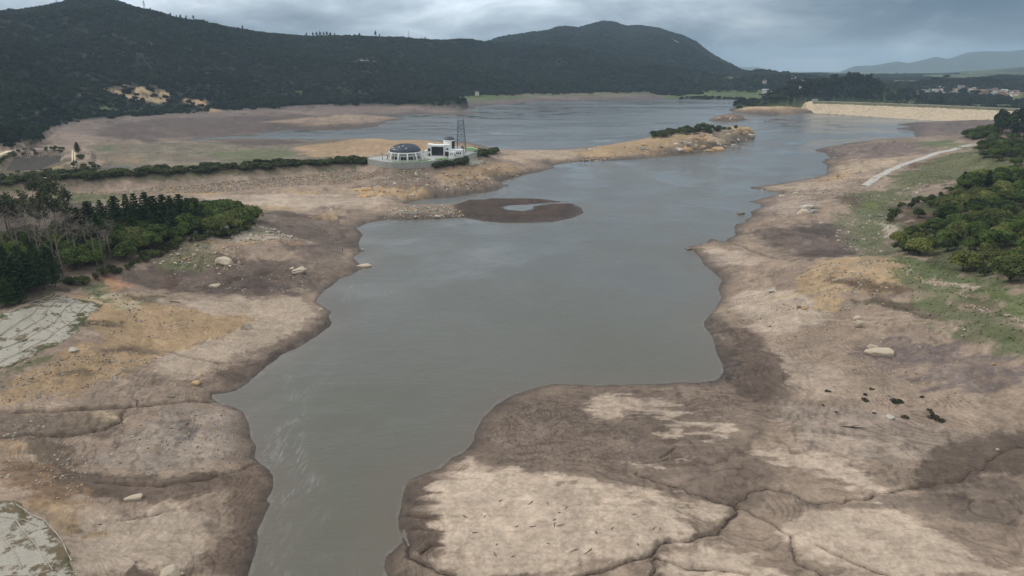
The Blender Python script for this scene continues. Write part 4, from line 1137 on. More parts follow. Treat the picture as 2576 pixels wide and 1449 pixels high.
def broad_crown(rng, rx, rz, zc, nl, nleaf, size, low=-0.3):
    mb = MB()
    L = []
    for i in range(nl):
        a = rng.rand() * 2 * math.pi; el = math.asin(low + (1 - low) * rng.rand())
        rr = 0.45 + 0.25 * rng.rand()
        L.append((np.array([math.cos(a) * math.cos(el) * rx * rr, math.sin(a) * math.cos(el) * rx * rr, zc + math.sin(el) * rz * rr]), 0.36 + 0.22 * rng.rand()))
    per = nleaf // nl
    for c, r in L:
        d = rng.normal(size=(per, 3)); d /= np.linalg.norm(d, axis=1, keepdims=True)
        d[:, 2] = np.where(d[:, 2] < -0.35, -d[:, 2], d[:, 2])
        rad = (0.72 + 0.32 * rng.rand(per))[:, None]
        p = c + d * rad * np.array([rx * r, rx * r, rz * r * 0.95])
        quads(mb, p, d + rng.normal(size=(per, 3)) * 0.45 + np.array([0, 0, 0.35]), np.full(per, size), rng)
    return mb, L

def broad_tree(seed, name, h, w, leafm, barkm, nleaf=1900, size=0.55, bole=0.25, nl=15):
    rng = np.random.RandomState(seed)
    zc = h * (0.5 + bole * 0.5)
    mb, L = broad_crown(rng, w / 2, h * (1 - bole) * 0.62, zc, nl, nleaf, size)
    root = thing(name, 'x', 'tree')
    tk = MB()
    tk.tube([(0, 0, -0.6), (0.1, 0.05, h * bole), (0.0, 0.1, h * 0.62)], [0.045 * w * 0.55, 0.03 * w * 0.6, 0.012 * w], 6)
    for c, r in L[:6]:
        tk.tube([(0.05, 0.05, h * bole * 0.8), (c[0] * 0.5, c[1] * 0.5, (h * bole + c[2]) * 0.5), tuple(c)], [0.02 * w * 0.6, 0.013 * w * 0.6, 0.004 * w], 4)
    tk.build('trunk', barkm, root)
    mb.build('crown', leafm, root)
    return root

def pine_tree(seed, h, w, needlem, layers=15):
    rng = np.random.RandomState(seed)
    root = thing('pine_tree', 'x', 'tree')
    tk = MB().tube([(0, 0, -0.6), (0.1, 0, h * 0.5), (0, 0.1, h * 0.97)], [0.3, 0.18, 0.03], 6)
    cr = MB()
    for i in range(layers):
        t_ = (i + 0.5) / layers
        z = h * (0.12 + 0.86 * t_)
        R_ = w / 2 * (1 - t_) ** 0.75 * (0.8 + 0.4 * rng.rand()) + 0.25
        nb = 6 if t_ < 0.8 else 5
        for k in range(nb):
            a = 2 * math.pi * (k + rng.rand() * 0.8) / nb + i
            ln = R_ * (0.75 + 0.5 * rng.rand())
            d = np.array([math.cos(a), math.sin(a), 0]); sd_ = np.array([-math.sin(a), math.cos(a), 0])
            tt = np.linspace(0.18, 1, 11)
            up = 0.14 * rng.rand() + 0.10
            path = d[None] * (ln * tt)[:, None] + np.array([0, 0, 1])[None] * (z + ln * (up * tt + 0.25 * tt ** 3 - 0.25 * tt))[:, None]
            if i % 2 == 0:
                tk.tube([path[0] * np.array([0, 0, 1]), path[5], path[-1]], [0.06, 0.04, 0.015], 3, False)
            for s_ in (-1, 0, 1):
                wid = 0.32 * ln * (1 - tt * 0.75)
                p = path + sd_[None] * (s_ * wid * (0.5 + 0.5 * rng.rand(11)))[:, None] + rng.normal(size=(11, 3)) * 0.12
                nn = np.tile(np.array([0, 0, 1.0]), (11, 1)) + rng.normal(size=(11, 3)) * 0.5 + d[None] * 0.3
                quads(cr, p, nn, np.full(11, 0.62 if w > 5 else 0.5), rng, 0.55)
    tk.build('trunk', M_DBARK, root)
    cr.build('crown', needlem, root)
    return root

def bare_tree(seed, h, spread, twigm, leafy=0):
    rng = np.random.RandomState(seed)
    root = thing('bare_tree', 'x', 'tree')
    tk, br = MB(), MB()
    tips = []
    def grow(p, d, ln, r, lev):
        q = p + d * ln + rng.normal(size=3) * ln * 0.06
        mid_ = (p + q) / 2 + rng.normal(size=3) * ln * 0.05
        br.tube([p, mid_, q], [r, r * 0.8, r * 0.62], 4 if lev < 2 else 3, False)
        if lev >= 4:
            tips.append(q); return
        for _ in range(3 if lev < 3 else 2):
            nd_ = d + rng.normal(size=3) * spread
            nd_[2] = abs(nd_[2]) * 0.8 + 0.12
            nd_ /= np.linalg.norm(nd_)
            grow(q, nd_, ln * (0.62 + 0.2 * rng.rand()), r * 0.6, lev + 1)
    bh = h * 0.42
    tk.tube([(0, 0, -0.6), (0.15, 0.1, bh * 0.5), (0.0, 0.2, bh), (0.3, 0.1, h * 0.72)], [0.36, 0.27, 0.22, 0.08], 7)
    for k in range(5):
        z = bh * (0.85 + 0.2 * k)
        a = rng.rand() * 6.28
        d = np.array([math.cos(a) * 0.75, math.sin(a) * 0.75, 0.75]); d /= np.linalg.norm(d)
        grow(np.array([0.05, 0.15, min(z, h * 0.70)]), d, h * 0.155, 0.10, 1)
    tips = np.array(tips)
    for s in range(4):
        n = len(tips)
        d = rng.normal(size=(n, 3)); d[:, 2] = np.abs(d[:, 2]) * 0.6
        e = tips + d * h * 0.03
        sd_ = rng.normal(size=(n, 3)) * 0.05
        v = np.stack([tips - sd_ * 0.6, tips + sd_ * 0.6, e], 1).reshape(-1, 3)
        br.add(v, np.arange(n * 3).reshape(n, 3))
    tk.build('trunk', M_BARK, root)
    crown = br.build('branches', twigm, root)
    if leafy:
        lf = MB()
        k = rng.randint(0, len(tips), leafy)
        quads(lf, tips[k] + rng.normal(size=(leafy, 3)) * h * 0.035, rng.normal(size=(leafy, 3)), np.full(leafy, 0.6), rng)
        lf.build('crown', M_EUC, root)
    return root

BROAD = [broad_tree(100 + i, 'broadleaf_tree', 6.0, 8.0, M_LEAF, M_DBARK, nleaf=2300, size=0.50, bole=0.12, nl=18) for i in range(4)]
SHRUB = [broad_tree(200 + i, 'shrub', 2.2, 3.2, M_SHRUB, M_DBARK, nleaf=700, size=0.34, bole=0.06, nl=9) for i in range(4)]
HEDGE = [broad_tree(240 + i, 'hedge_bush', 2.2, 3.2, M_SHRUB, M_DBARK, nleaf=600, size=0.36, bole=0.06, nl=9) for i in range(3)]
FARTREE = [broad_tree(300 + i, 'valley_tree', 9.0, 8.0, M_FAR, M_DBARK, nleaf=420, size=1.2, bole=0.12, nl=9) for i in range(3)]
TALL = [broad_tree(320 + i, 'tall_tree', 16.0, 8.0, M_FAR, M_DBARK, nleaf=1100, size=0.95, bole=0.2, nl=14) for i in range(3)]
PINE = [pine_tree(400 + i, 16.0, 9.0, M_PINE) for i in range(3)]
CYPRESS = [pine_tree(420 + i, 9.0, 4.0, M_PINE, 12) for i in range(2)]
BARE = [bare_tree(500 + i, 22.0, 0.55, M_TWIG) for i in range(3)]
EUC = [bare_tree(520 + i, 22.0, 0.5, M_BARK, 1500) for i in range(2)]
for e in EUC: e.name = 'eucalyptus_tree'
def renamed(protos, name):
    out = []
    for p in protos:
        c = copy_thing(p, (0, 0, 0), 0, 1.0); c.name = name; out.append(c)
    return out
BUSHY = renamed(BROAD, 'bushy_tree')
UNDER = renamed(BROAD, 'understorey_tree')
DARKT = renamed(BROAD, 'hillside_tree')
for grp in (BUSHY, DARKT, BROAD):
    for p in grp[2:]:
        for ch in p.children:
            if ch.name.startswith('crown'):
                ch.data = ch.data.copy(); ch.data.materials[0] = M_OLIVE if grp is not DARKT else M_SHRUB
PROTOS = BROAD + SHRUB + HEDGE + FARTREE + TALL + PINE + CYPRESS + BARE + EUC + BUSHY + UNDER + DARKT
used = set()
def plant(protos, x, y, h0, h, label, group, cat='tree', wscale=1.0, rng=R, z=None, sink=0.15, thr=None):
    src = protos[rng.randrange(len(protos))]
    if thr is not None:                      # say its size and tone
        tone = 'olive' if any(ch.data.materials[0] in (M_OLIVE, M_SHRUB) for ch in src.children) and protos not in (SHRUB, HEDGE) else 'deep green' if protos not in (SHRUB, HEDGE, PINE, BARE, EUC) else ''
        wide = ''
        if protos in (SHRUB, HEDGE, PINE, BARE, EUC, TALL, FARTREE):
            wscale = wscale * rng.choice((0.82, 1.18)); tone = ('slender' if wscale < 1 else 'spreading') if protos in (PINE, BARE, EUC) else ('' if protos in (SHRUB, HEDGE) else tone)
        word = ' '.join(q for q in ('bigger' if h > thr else 'smaller', tone) if q)
        label = word + ' ' + label
        group = word + ' ' + group if group else None
    s = h / h0
    zz = float(ground(x, y)) if z is None else z
    sc = (s * wscale * rng.uniform(0.9, 1.1), s * wscale * rng.uniform(0.9, 1.1), s)
    rz = rng.uniform(0, 6.28)
    if src.name not in used:
        used.add(src.name)
        src.location = (x, y, zz - sink); src.rotation_euler = (0, 0, rz); src.scale = sc
        tag(src, label, cat, group)
        return src
    return copy_thing(src, (x, y, zz - sink), rz, sc, label, group, cat)

def scatter(poly_px, n, mind, seed, z=None, world=None):
    """points spread over a patch of ground, none closer than mind"""
    rng = random.Random(seed)
    poly = world if world is not None else [at(u, v)[:2] for u, v in poly_px]
    pa = np.array(poly); out = []
    x0, y0 = pa.min(0); x1, y1 = pa.max(0)
    cand = np.array([(rng.uniform(x0, x1), rng.uniform(y0, y1)) for _ in range(n * 40)])
    ok = poly_sd(cand[:, 0], cand[:, 1], poly) > 0
    for p in cand[ok]:
        if all((p[0] - q[0]) ** 2 + (p[1] - q[1]) ** 2 > mind * mind for q in out):
            out.append((float(p[0]), float(p[1])))
            if len(out) >= n:
                break
    return out

# wood on the left bank
G_L = 'trees of the wood on the left bank'
for x, y in scatter([(300,668),(360,640),(430,612),(520,592),(600,572),(640,558),(570,536),(440,540),(330,560),(270,600)], 60, 5.2, 1):
    plant(BROAD, x, y, 6.0, R.uniform(5.5, 8.5), 'rounded broadleaf tree in the wood beside the pale boulder field', 'broadleaf trees of the wood by the boulder field', wscale=1.05, thr=7.0)
for x, y in scatter([(560,585),(625,570),(650,556),(600,540),(540,556)], 14, 4.0, 21):
    plant(BROAD, x, y, 6.0, R.uniform(4.0, 5.5), 'rounded bush at the wood tip behind the grey slab boulder', 'bushes at the tip of the wood', wscale=1.1, thr=4.8)
for u, v, h in [(205,600,15),(235,598,17),(265,590,18),(300,592,19),(330,583,18),(352,590,20),(378,584,21),(398,592,20),(420,584,20),(440,592,19),(462,582,20),(480,588,19),(500,580,17),(250,615,14),(290,610,15),(340,608,15),(390,606,14),(440,606,14),(180,612,14),(515,572,13)]:
    p = at(u, v)
    plant(PINE, p[0], p[1], 16.0, h * R.uniform(0.8, 0.9), 'tall dark pine with drooping layered branches standing behind the rounded broadleaf trees', 'pines behind the broadleaf trees', thr=16)
for u, v, h in [(10,742,13),(45,740,12),(80,735,13),(112,728,13),(140,722,11),(25,715,13),(60,708,12),(95,702,13),(130,700,11),(-25,750,13),(-30,715,14),(15,770,9),(50,762,8)]:
    p = at(u, v)
    plant(PINE, p[0], p[1], 16.0, h, 'bushy green conifer at the wood edge above the white slope matting', 'conifers above the white slope matting', wscale=1.0, thr=12.2)
for u, v, h in [(160,692,24),(140,668,22),(105,675,22),(60,672,21),(200,672,19),(245,668,17),(262,664,17),(20,662,22),(85,650,22),(180,650,20),(225,650,18),(-20,668,22),(130,640,21),(280,650,16),(40,640,20)]:
    p = at(u, v)
    plant(BARE, p[0], p[1], 22.0, h * 0.92, 'tall bare grey tree with leafless branches among the conifers', 'leafless trees among the conifers', wscale=0.95, thr=18.5)
for u, v, h in [(150,606,25),(165,612,21),(30,620,20),(75,615,19),(110,612,18),(-10,628,20)]:
    p = at(u, v)
    plant(EUC, p[0], p[1], 22.0, h, 'tall thin eucalyptus with sparse olive leaves rising above the bare trees', 'eucalyptus above the bare trees', thr=19.5)
for x, y in scatter([(-40,700),(60,690),(200,680),(300,640),(260,600),(100,600),(-40,620)], 34, 5.0, 3):
    plant(UNDER, x, y, 6.0, R.uniform(4.5, 7.5), 'shaded understorey tree growing between the leafless trunks', 'understorey trees between the bare trunks', thr=6.0)
for x, y in scatter([(165,715),(320,668),(420,622),(520,596),(640,566),(650,572),(520,602),(430,630),(330,680),(180,728)], 36, 2.6, 4):
    plant(SHRUB, x, y, 2.2, R.uniform(1.6, 3.0), 'low greyish shrub along the foot of the wood above the dark mud', 'shrubs along the foot of the wood', 'shrub', thr=2.3)

# wood on the right bank
rw = scatter([(2245,640),(2255,600),(2300,575),(2360,570),(2350,535),(2420,470),(2480,448),(2620,440),(2680,720),(2600,740),(2480,705),(2420,690),(2400,668),(2340,640),(2290,648)], 190, 5.4, 5)
clr = [at(u, v)[:2] for u, v in [(2268,545),(2300,532),(2355,545),(2340,568),(2280,566)]]
gap = [at(u, v)[:2] for u, v in [(2330,650),(2345,600),(2365,600),(2390,670),(2360,672)]]
rw = [q for q in rw if poly_sd(np.array([q[0]]), np.array([q[1]]), clr)[0] < 1 and poly_sd(np.array([q[0]]), np.array([q[1]]), gap)[0] < 0]
for qi, (x, y) in enumerate(rw):
    if qi % 4 == 3:
        plant(SHRUB, x, y, 2.2, R.uniform(1.8, 3.6), 'rounded shrub among the trees of the wood above the grassy bank', 'shrubs in the wood above the grassy bank', 'shrub', wscale=1.3, thr=2.7)
        continue
    plant(BUSHY, x, y, 6.0, R.uniform(3.4, 7.2), 'bushy tree in the dense wood above the grassy bank', 'trees of the wood above the grassy bank', wscale=1.0, thr=5.3)
for x, y in scatter([(2230,545),(2260,520),(2330,500),(2400,470),(2420,480),(2360,525),(2290,525),(2262,560),(2240,580)], 28, 3.2, 6):
    plant(SHRUB, x, y, 2.2, R.uniform(1.8, 3.2), 'bright green bush round the brown clearing of the bankside wood', 'bushes round the brown clearing', 'shrub', thr=2.5)
for u, v, h in [(2420,478,10),(2436,476,8),(2483,470,9),(2310,548,4)]:
    p = at(u, v)
    plant(CYPRESS if h > 8.5 else BROAD, p[0], p[1], 9.0 if h > 8.5 else 6.0, h, 'dense upright evergreen standing at the upper corner of the bankside wood' if h > 8.5 else 'lone round bush by the brown clearing' if h < 5 else 'dark round tree between the upright evergreens', 'single trees at the upper edge of the wood')
for x, y in scatter([(2450,400),(2460,372),(2500,352),(2560,350),(2680,370),(2700,440),(2560,432),(2490,420)], 120, 4.6, 7):
    plant(DARKT, x, y, 6.0, R.uniform(4, 7), 'tree on the slope above the concrete ramp', 'trees above the concrete ramp', thr=5.5)
for x, y in scatter([(2425,345),(2460,335),(2500,330),(2500,345),(2440,352)], 22, 5.0, 71):
    plant(DARKT, x, y, 6.0, R.uniform(5, 8), 'round dark tree at the end of the dam beside the brown flats', 'round trees at the end of the dam', thr=6.5)
for x, y in scatter([(2490,338),(2520,318),(2700,310),(2750,370),(2600,362),(2510,352)], 64, 5.5, 8):
    plant(TALL, x, y, 16.0, R.uniform(12, 19), 'tall dark tree in the stand at the end of the dam', 'tall trees at the end of the dam', thr=15.5)
for x, y in scatter([(2470,440),(2600,430),(2650,490),(2540,470)], 12, 7, 9):
    plant(SHRUB, x, y, 2.2, R.uniform(2.0, 3.5), 'scattered bush in the pale grass above the bankside wood', 'bushes in the pale grass', 'shrub')

# shrubs along the embankment
dk = np.array(DIKE)
def along(pts, t):
    return lerp_line([np.asarray(p) for p in pts], t)
for i in range(285):
    t_ = R.uniform(0.12, 0.985)
    p = along(DIKE, t_)
    off = -R.uniform(3.2, 8.0) if R.random() < 0.78 else R.uniform(4.5, 9)
    plant(HEDGE, p[0] + R.uniform(-2, 2), p[1] + off, 2.2, R.uniform(1.8, 3.4) * (1.25 if off > 0 else 1), 'dark green shrub in the hedge along the embankment road', 'shrubs along the embankment road', 'shrub', wscale=1.55, thr=2.7)
for u0, u1, v0, v1, n, hh, lab in ((1092, 1176, 420, 409, 34, 3.4, 'dark shrub at the foot of the concrete wall below the white block'), (893, 948, 408, 412, 14, 3.0, 'dark shrub beside the corner of the concrete wall'),
                                (1196, 1250, 392, 386, 24, 4.2, 'dark bush crowding the seaward end of the concrete wall')):
    for i in range(n):
        f = R.random()
        p = at(u0 + (u1 - u0) * f + R.uniform(-3, 3), v0 + (v1 - v0) * f + R.uniform(-3, 4))
        plant(SHRUB, p[0], p[1], 2.2, hh * R.uniform(0.8, 1.15), lab, lab.split(' ', 2)[2], 'shrub', wscale=1.1)
# shrubs on the spit, by the dam and round the pond
for x, y in scatter([(1640,350),(1750,342),(1815,333),(1800,327),(1720,329),(1650,340)], 46, 2.6, 10):
    plant(SHRUB, x, y, 2.2, R.uniform(3.2, 5.6), 'dark shrub crowning the rocky spit', 'shrubs on the rocky spit', 'shrub', wscale=1.2, thr=4.4)
for x, y in scatter([(1800,330),(1850,324),(1852,320),(1800,325)], 12, 2.5, 11):
    plant(SHRUB, x, y, 2.2, R.uniform(1.6, 2.6), 'small shrub near the cliff end of the rocky spit', 'small shrubs near the cliff end of the spit', 'shrub', wscale=1.2)
for x, y in scatter([(1878,264),(1990,264),(1990,252),(1930,250),(1885,256)], 30, 5, 12):
    plant(SHRUB, x, y, 2.2, R.uniform(3, 6), 'dark bush on the point beside the dam', 'bushes on the point beside the dam', 'shrub', wscale=1.2, thr=4.5)
for x, y in scatter([(-60,372),(20,368),(110,366),(120,350),(60,338),(-60,350)], 26, 8, 13):
    plant(TALL, x, y, 16.0, R.uniform(9, 14), 'dark tree in the clump behind the brown pond', 'trees behind the brown pond', wscale=1.25, thr=11.5)
for u, v, h, l in [(196,385,9,'single dark cypress beside the wheel tracks'),(88,372,7,'pale grey bush in front of the pond trees')]:
    p = at(u, v)
    plant(CYPRESS if h == 9 else EUC, p[0], p[1], 9.0 if h == 9 else 22.0, h, l, None, wscale=1.2 if h == 9 else 2)
for x, y in scatter([(195,395),(230,392),(250,415),(240,432),(200,440),(185,420)], 18, 4, 14):
    plant(SHRUB, x, y, 2.2, R.uniform(2, 3.6), 'grey green bush on the bank beside the pole and wheel tracks', 'bushes beside the wheel tracks', 'shrub', wscale=1.2, thr=2.8)
for x, y in scatter([(-40,452),(100,446),(180,438),(182,432),(100,438),(0,442),(-40,444)], 26, 3.5, 15) + scatter([(30,382),(60,378),(160,374),(158,382),(70,386),(20,396),(0,420),(-10,415)], 26, 4, 16):
    plant(SHRUB, x, y, 2.2, R.uniform(1.6, 2.8), 'dark bush on the rim of the brown pond', 'bushes on the rim of the brown pond', 'shrub', wscale=1.2, thr=2.2)
# knoll behind the dam
for x, y in scatter([(1985,232),(2030,214),(2120,210),(2200,212),(2290,232),(2310,252),(2200,255),(2100,248),(2000,252)], 110, 9, 17):
    plant(TALL, x, y, 16.0, R.uniform(6, 11), 'dark tree on the wooded knoll behind the dam', 'trees on the wooded knoll', wscale=1.3, thr=8.5)
for x, y in scatter([(2130,207),(2190,206),(2195,210),(2135,211)], 14, 7, 18):
    plant(TALL, x, y, 16.0, R.uniform(15, 21), 'tall tree on the crown of the wooded knoll', 'tall trees on the crown of the knoll', thr=18)
for x, y in scatter([(2210,216),(2290,232),(2320,255),(2260,258),(2200,240)], 30, 9, 19):
    plant(TALL, x, y, 16.0, R.uniform(12, 18), 'tall dark tree in the belt at the foot of the knoll', 'tall trees at the foot of the knoll', thr=15)
# trees of the valley beyond
for x, y in scatter([(1870,226),(1990,226),(2150,226),(2400,238),(2560,250),(2700,262),(2700,212),(2400,206),(2130,198),(1900,190),(1840,196)], 200, 26, 20):
    plant(FARTREE, x, y, 9.0, R.uniform(7, 14), 'dark tree among the fields and houses of the far valley', 'trees in the far valley', wscale=1.5, thr=10.5)
for x, y in scatter([(2250,256),(2700,275),(2700,262),(2450,248),(2260,250)], 50, 10, 22):
    plant(TALL, x, y, 16.0, R.uniform(8, 13), 'tree in the belt just beyond the dam crest', 'trees just beyond the dam crest', wscale=1.4, thr=10.5)
# trees on the skyline of the ridge
for u, v, h in [(772,98,13),(780,97,9),(788,97,14),(797,97,15),(806,96,16),(815,96,14),(823,96,15),(832,96,13),(842,95,11),(905,98,12),(945,97,16),(955,97,10),(430,46,10),(445,49,8),(455,51,10),(470,54,9),(488,58,11),(611,80,15),(1070,101,9),(380,34,8)]:
    d = ray(u, v); s_ = d[0] / d[1]
    ci = int((s_ + 1) / 2 * (NC - 1)); k = np.argmax(np.where((YR > 1500) & (YR < 2350), (GZ[:, ci] - H) / YR, -9))
    plant(TALL if u != 611 else CYPRESS, s_ * YR[k], YR[k], 16.0 if u != 611 else 9.0, h, 'lone dark conifer on the skyline of the long ridge' if u == 611 else 'small tree standing out on the skyline of the long ridge', None if u == 611 else 'trees on the ridge skyline', wscale=0.75)

for p in PROTOS:
    if p.get('label') == 'x':
        for ch in list(p.children):
            bpy.data.objects.remove(ch)
        bpy.data.objects.remove(p)

# woods that read as one mass on the hillsides
def make_stuff(name, label, pts, scl, source):
    me = bpy.data.meshes.new(name)
    me.vertices.add(len(pts)); me.vertices.foreach_set('co', np.asarray(pts, np.float32).ravel())
    a = me.attributes.new('size', 'FLOAT', 'POINT'); a.data.foreach_set('value', np.asarray(scl, np.float32))
    me.update()
    o = bpy.data.objects.new(name, me); COL.objects.link(o)
    g = bpy.data.node_groups.new(name, 'GeometryNodeTree')
    g.interface.new_socket('Geometry', in_out='INPUT', socket_type='NodeSocketGeometry')
    g.interface.new_socket('Geometry', in_out='OUTPUT', socket_type='NodeSocketGeometry')
    gi, go = g.nodes.new('NodeGroupInput'), g.nodes.new('NodeGroupOutput')
    ip = g.nodes.new('GeometryNodeInstanceOnPoints')
    oi = g.nodes.new('GeometryNodeObjectInfo'); oi.inputs['Object'].default_value = source
    na_ = g.nodes.new('GeometryNodeInputNamedAttribute'); na_.data_type = 'FLOAT'; na_.inputs['Name'].default_value = 'size'
    rv = g.nodes.new('FunctionNodeRandomValue'); rv.data_type = 'FLOAT_VECTOR'
    rv.inputs[0].default_value = (0, 0, 0); rv.inputs[1].default_value = (0.12, 0.12, 6.28)
    g.links.new(gi.outputs[0], ip.inputs['Points']); g.links.new(oi.outputs['Geometry'], ip.inputs['Instance'])
    g.links.new(na_.outputs['Attribute'], ip.inputs['Scale']); g.links.new(rv.outputs[0], ip.inputs['Rotation'])
    g.links.new(ip.outputs[0], go.inputs[0])
    md = o.modifiers.new('spread', 'NODES'); md.node_group = g
    o['kind'] = 'stuff'; o['label'] = label
    return o

def clump_source(name, seed, material, n, size, flat=0.8, low=-0.1):
    rng = np.random.RandomState(seed)
    mb, _ = broad_crown(rng, 1.0, flat, 0.35, 6, n, size, low)
    return bpy.data.objects.new(name, mb.mesh(name, material))    # only a source for the spread below, not linked

M_WOOD = leafmat('hill_scrub', C(28,37,27), C(58,65,44), 0.009)
src = clump_source('scrub_clump', 900, M_WOOD, 110, 0.55)
N = 430000
cy = np.sqrt(RS.rand(N) * (3750 ** 2 - 520 ** 2) + 520 ** 2); cx = cy * (RS.rand(N) * 1.9 - 0.98)
wm = grid_val(np.maximum(hillmask(hA), hillmask(hB)), cx, cy) * (1 - grid_val(SCAR, cx, cy) * 1.35)
dens = np.clip((1500 / cy) ** 1.2, 0.45, 1.0)
tA = grid_val(np.maximum(hA, hB), cx, cy)
wC = grid_val(np.maximum(hillmask(hC), low) * (1 - fld[..., 0]) * (D > 12), cx, cy) * 0.8
wE = grid_val(hillmask(hE, 0.05, 0.2), cx, cy)
wm = np.maximum(np.maximum(wm, wC), wE)
keep = wm * dens > RS.rand(N)
cx, cy = cx[keep], cy[keep]
cz = ground(cx, cy)
big_ = vnoise(cx / 70, cy / 70, 81) + 0.5
scl = 1.25 * (0.8 + 2.4 * RS.rand(len(cx)) ** 2 + 2.2 * big_ ** 2) * (0.8 + 0.35 * (cy / 1500))
make_stuff('forest', 'dark green scrub forest covering the hillsides', np.stack([cx, cy, cz - 0.3], 1), scl, src)
# low plants on the banks
M_GRASS = leafmat('low_plants', C(84,90,54), C(124,126,84), 0.08)
src2 = clump_source('tuft_clump', 901, M_GRASS, 46, 0.62, 0.55)
N = 420000
cy = np.sqrt(RS.rand(N) * (520 ** 2 - 110 ** 2) + 110 ** 2); cx = cy * (RS.rand(N) * 1.9 - 0.95)
g_ = grid_val(GREEN, cx, cy)
keep = g_ * (0.35 + 0.9 * (vnoise(cx / 4, cy / 4, 83) + 0.5)) * 0.55 > RS.rand(N)
cx, cy = cx[keep], cy[keep]
make_stuff('undergrowth', 'low grass and weeds on the upper banks', np.stack([cx, cy, ground(cx, cy) - 0.05], 1), 0.12 + 0.20 * RS.rand(len(cx)) ** 2, src2)

# ------------------------------------------------------------------ rocks
import bmesh
M_RTAN = plain('tan_rock', C(178,163,142), 0.9, 0.35, 0.9, rand=0.25, bump=0.2)
M_RGREY = plain('grey_rock', C(146,142,136), 0.9, 0.3, 0.9, rand=0.25, bump=0.2)
M_RWHITE = plain('pale_rock', C(184,176,162), 0.9, 0.25, 0.9, rand=0.2, bump=0.2)
M_ROCHRE = plain('ochre_rock', C(178,146,110), 0.9, 0.3, 0.9, rand=0.25, bump=0.2)
M_RDARK = plain('brown_rock', C(126,110,94), 0.9, 0.3, 0.9, rand=0.3, bump=0.2)
def rock_mesh(seed, sub, material, cuts=13, layered=0.0):
    rng = np.random.RandomState(seed)
    bm = bmesh.new()
    bmesh.ops.create_icosphere(bm, subdivisions=sub, radius=1.0)
    P_ = np.array([v.co[:] for v in bm.verts])
    for k in range(cuts):
        n = rng.normal(size=3); n[2] *= 0.8; n /= np.linalg.norm(n)
        d = 0.38 + 0.40 * rng.rand()
        ex = np.maximum(P_ @ n - d, 0)
        P_ -= ex[:, None] * n[None] * 0.92
    P_ += rng.normal(size=P_.shape) * (0.022 if sub > 1 else 0.06)
    if layered:
        P_[:, :2] *= (1 + layered * np.sin(P_[:, 2] * 14 + P_[:, 0] * 3))[:, None]
    for v, p in zip(bm.verts, P_):
        v.co = p
    me = bpy.data.meshes.new('rock')
    bm.to_mesh(me); bm.free()
    me.materials.append(material)
    return me
RM = {k: [rock_mesh(60 + i + 20 * j, 2, m) for i in range(5)] for j, (k, m) in enumerate({'tan': M_RTAN, 'grey': M_RGREY, 'pale': M_RWHITE, 'ochre': M_ROCHRE, 'dark': M_RDARK}.items())}
def slab_mesh(seed, material):
    rng = np.random.RandomState(seed)
    me = rock_mesh(seed, 3, material, 0)
    co = np.array([v.co[:] for v in me.vertices])
    co = np.sign(co) * np.abs(co) ** 0.55
    co[:, 1] *= 1 + 0.35 * co[:, 0] * rng.uniform(-1, 1); co[:, 2] *= 1 + 0.3 * co[:, 0] * rng.uniform(-1, 1)
    for k in range(6):
        n = rng.normal(size=3); n /= np.linalg.norm(n); d = 0.75 + 0.3 * rng.rand()
        co -= np.maximum(co @ n - d, 0)[:, None] * n[None] * 0.9
    co += rng.normal(size=co.shape) * 0.03
    for v, c in zip(me.vertices, co):
        v.co = c
    return me
SLAB = {k: [slab_mesh(170 + i + 5 * j, m) for i in range(3)] for j, (k, m) in enumerate({'tan': M_RTAN, 'grey': M_RGREY, 'pale': M_RWHITE, 'ochre': M_ROCHRE, 'dark': M_RDARK}.items())}
LAYER = [rock_mesh(150 + i, 3, M_RTAN, 7, 0.05) for i in range(2)]
def rock(name, u, v, wpx, hpx, kind, label, cat='boulder', group=None, rz=None, deep=None, mesh=None, sink=0.25):
    p = at(u, v)
    k = depth_at(p) / FPX
    o = bpy.data.objects.new(name, mesh or R.choice(RM[kind]))
    COL.objects.link(o)
    w, h = wpx * k / 2, hpx * k / 2
    dp = deep * k / 2 if deep else (w * R.uniform(0.7, 1.0) if wpx < 1.9 * hpx else h * R.uniform(1.8, 2.4))
    o.scale = (w * 1.1, dp * 1.1, h * 1.15)
    o.rotation_euler = (R.uniform(-0.12, 0.12), R.uniform(-0.12, 0.12), R.uniform(-0.5, 0.5) if rz is None else rz)
    o.location = (p[0], p[1], p[2] + h * (1 - 2 * sink) * 0.9)
    return tag(o, label, cat, group)
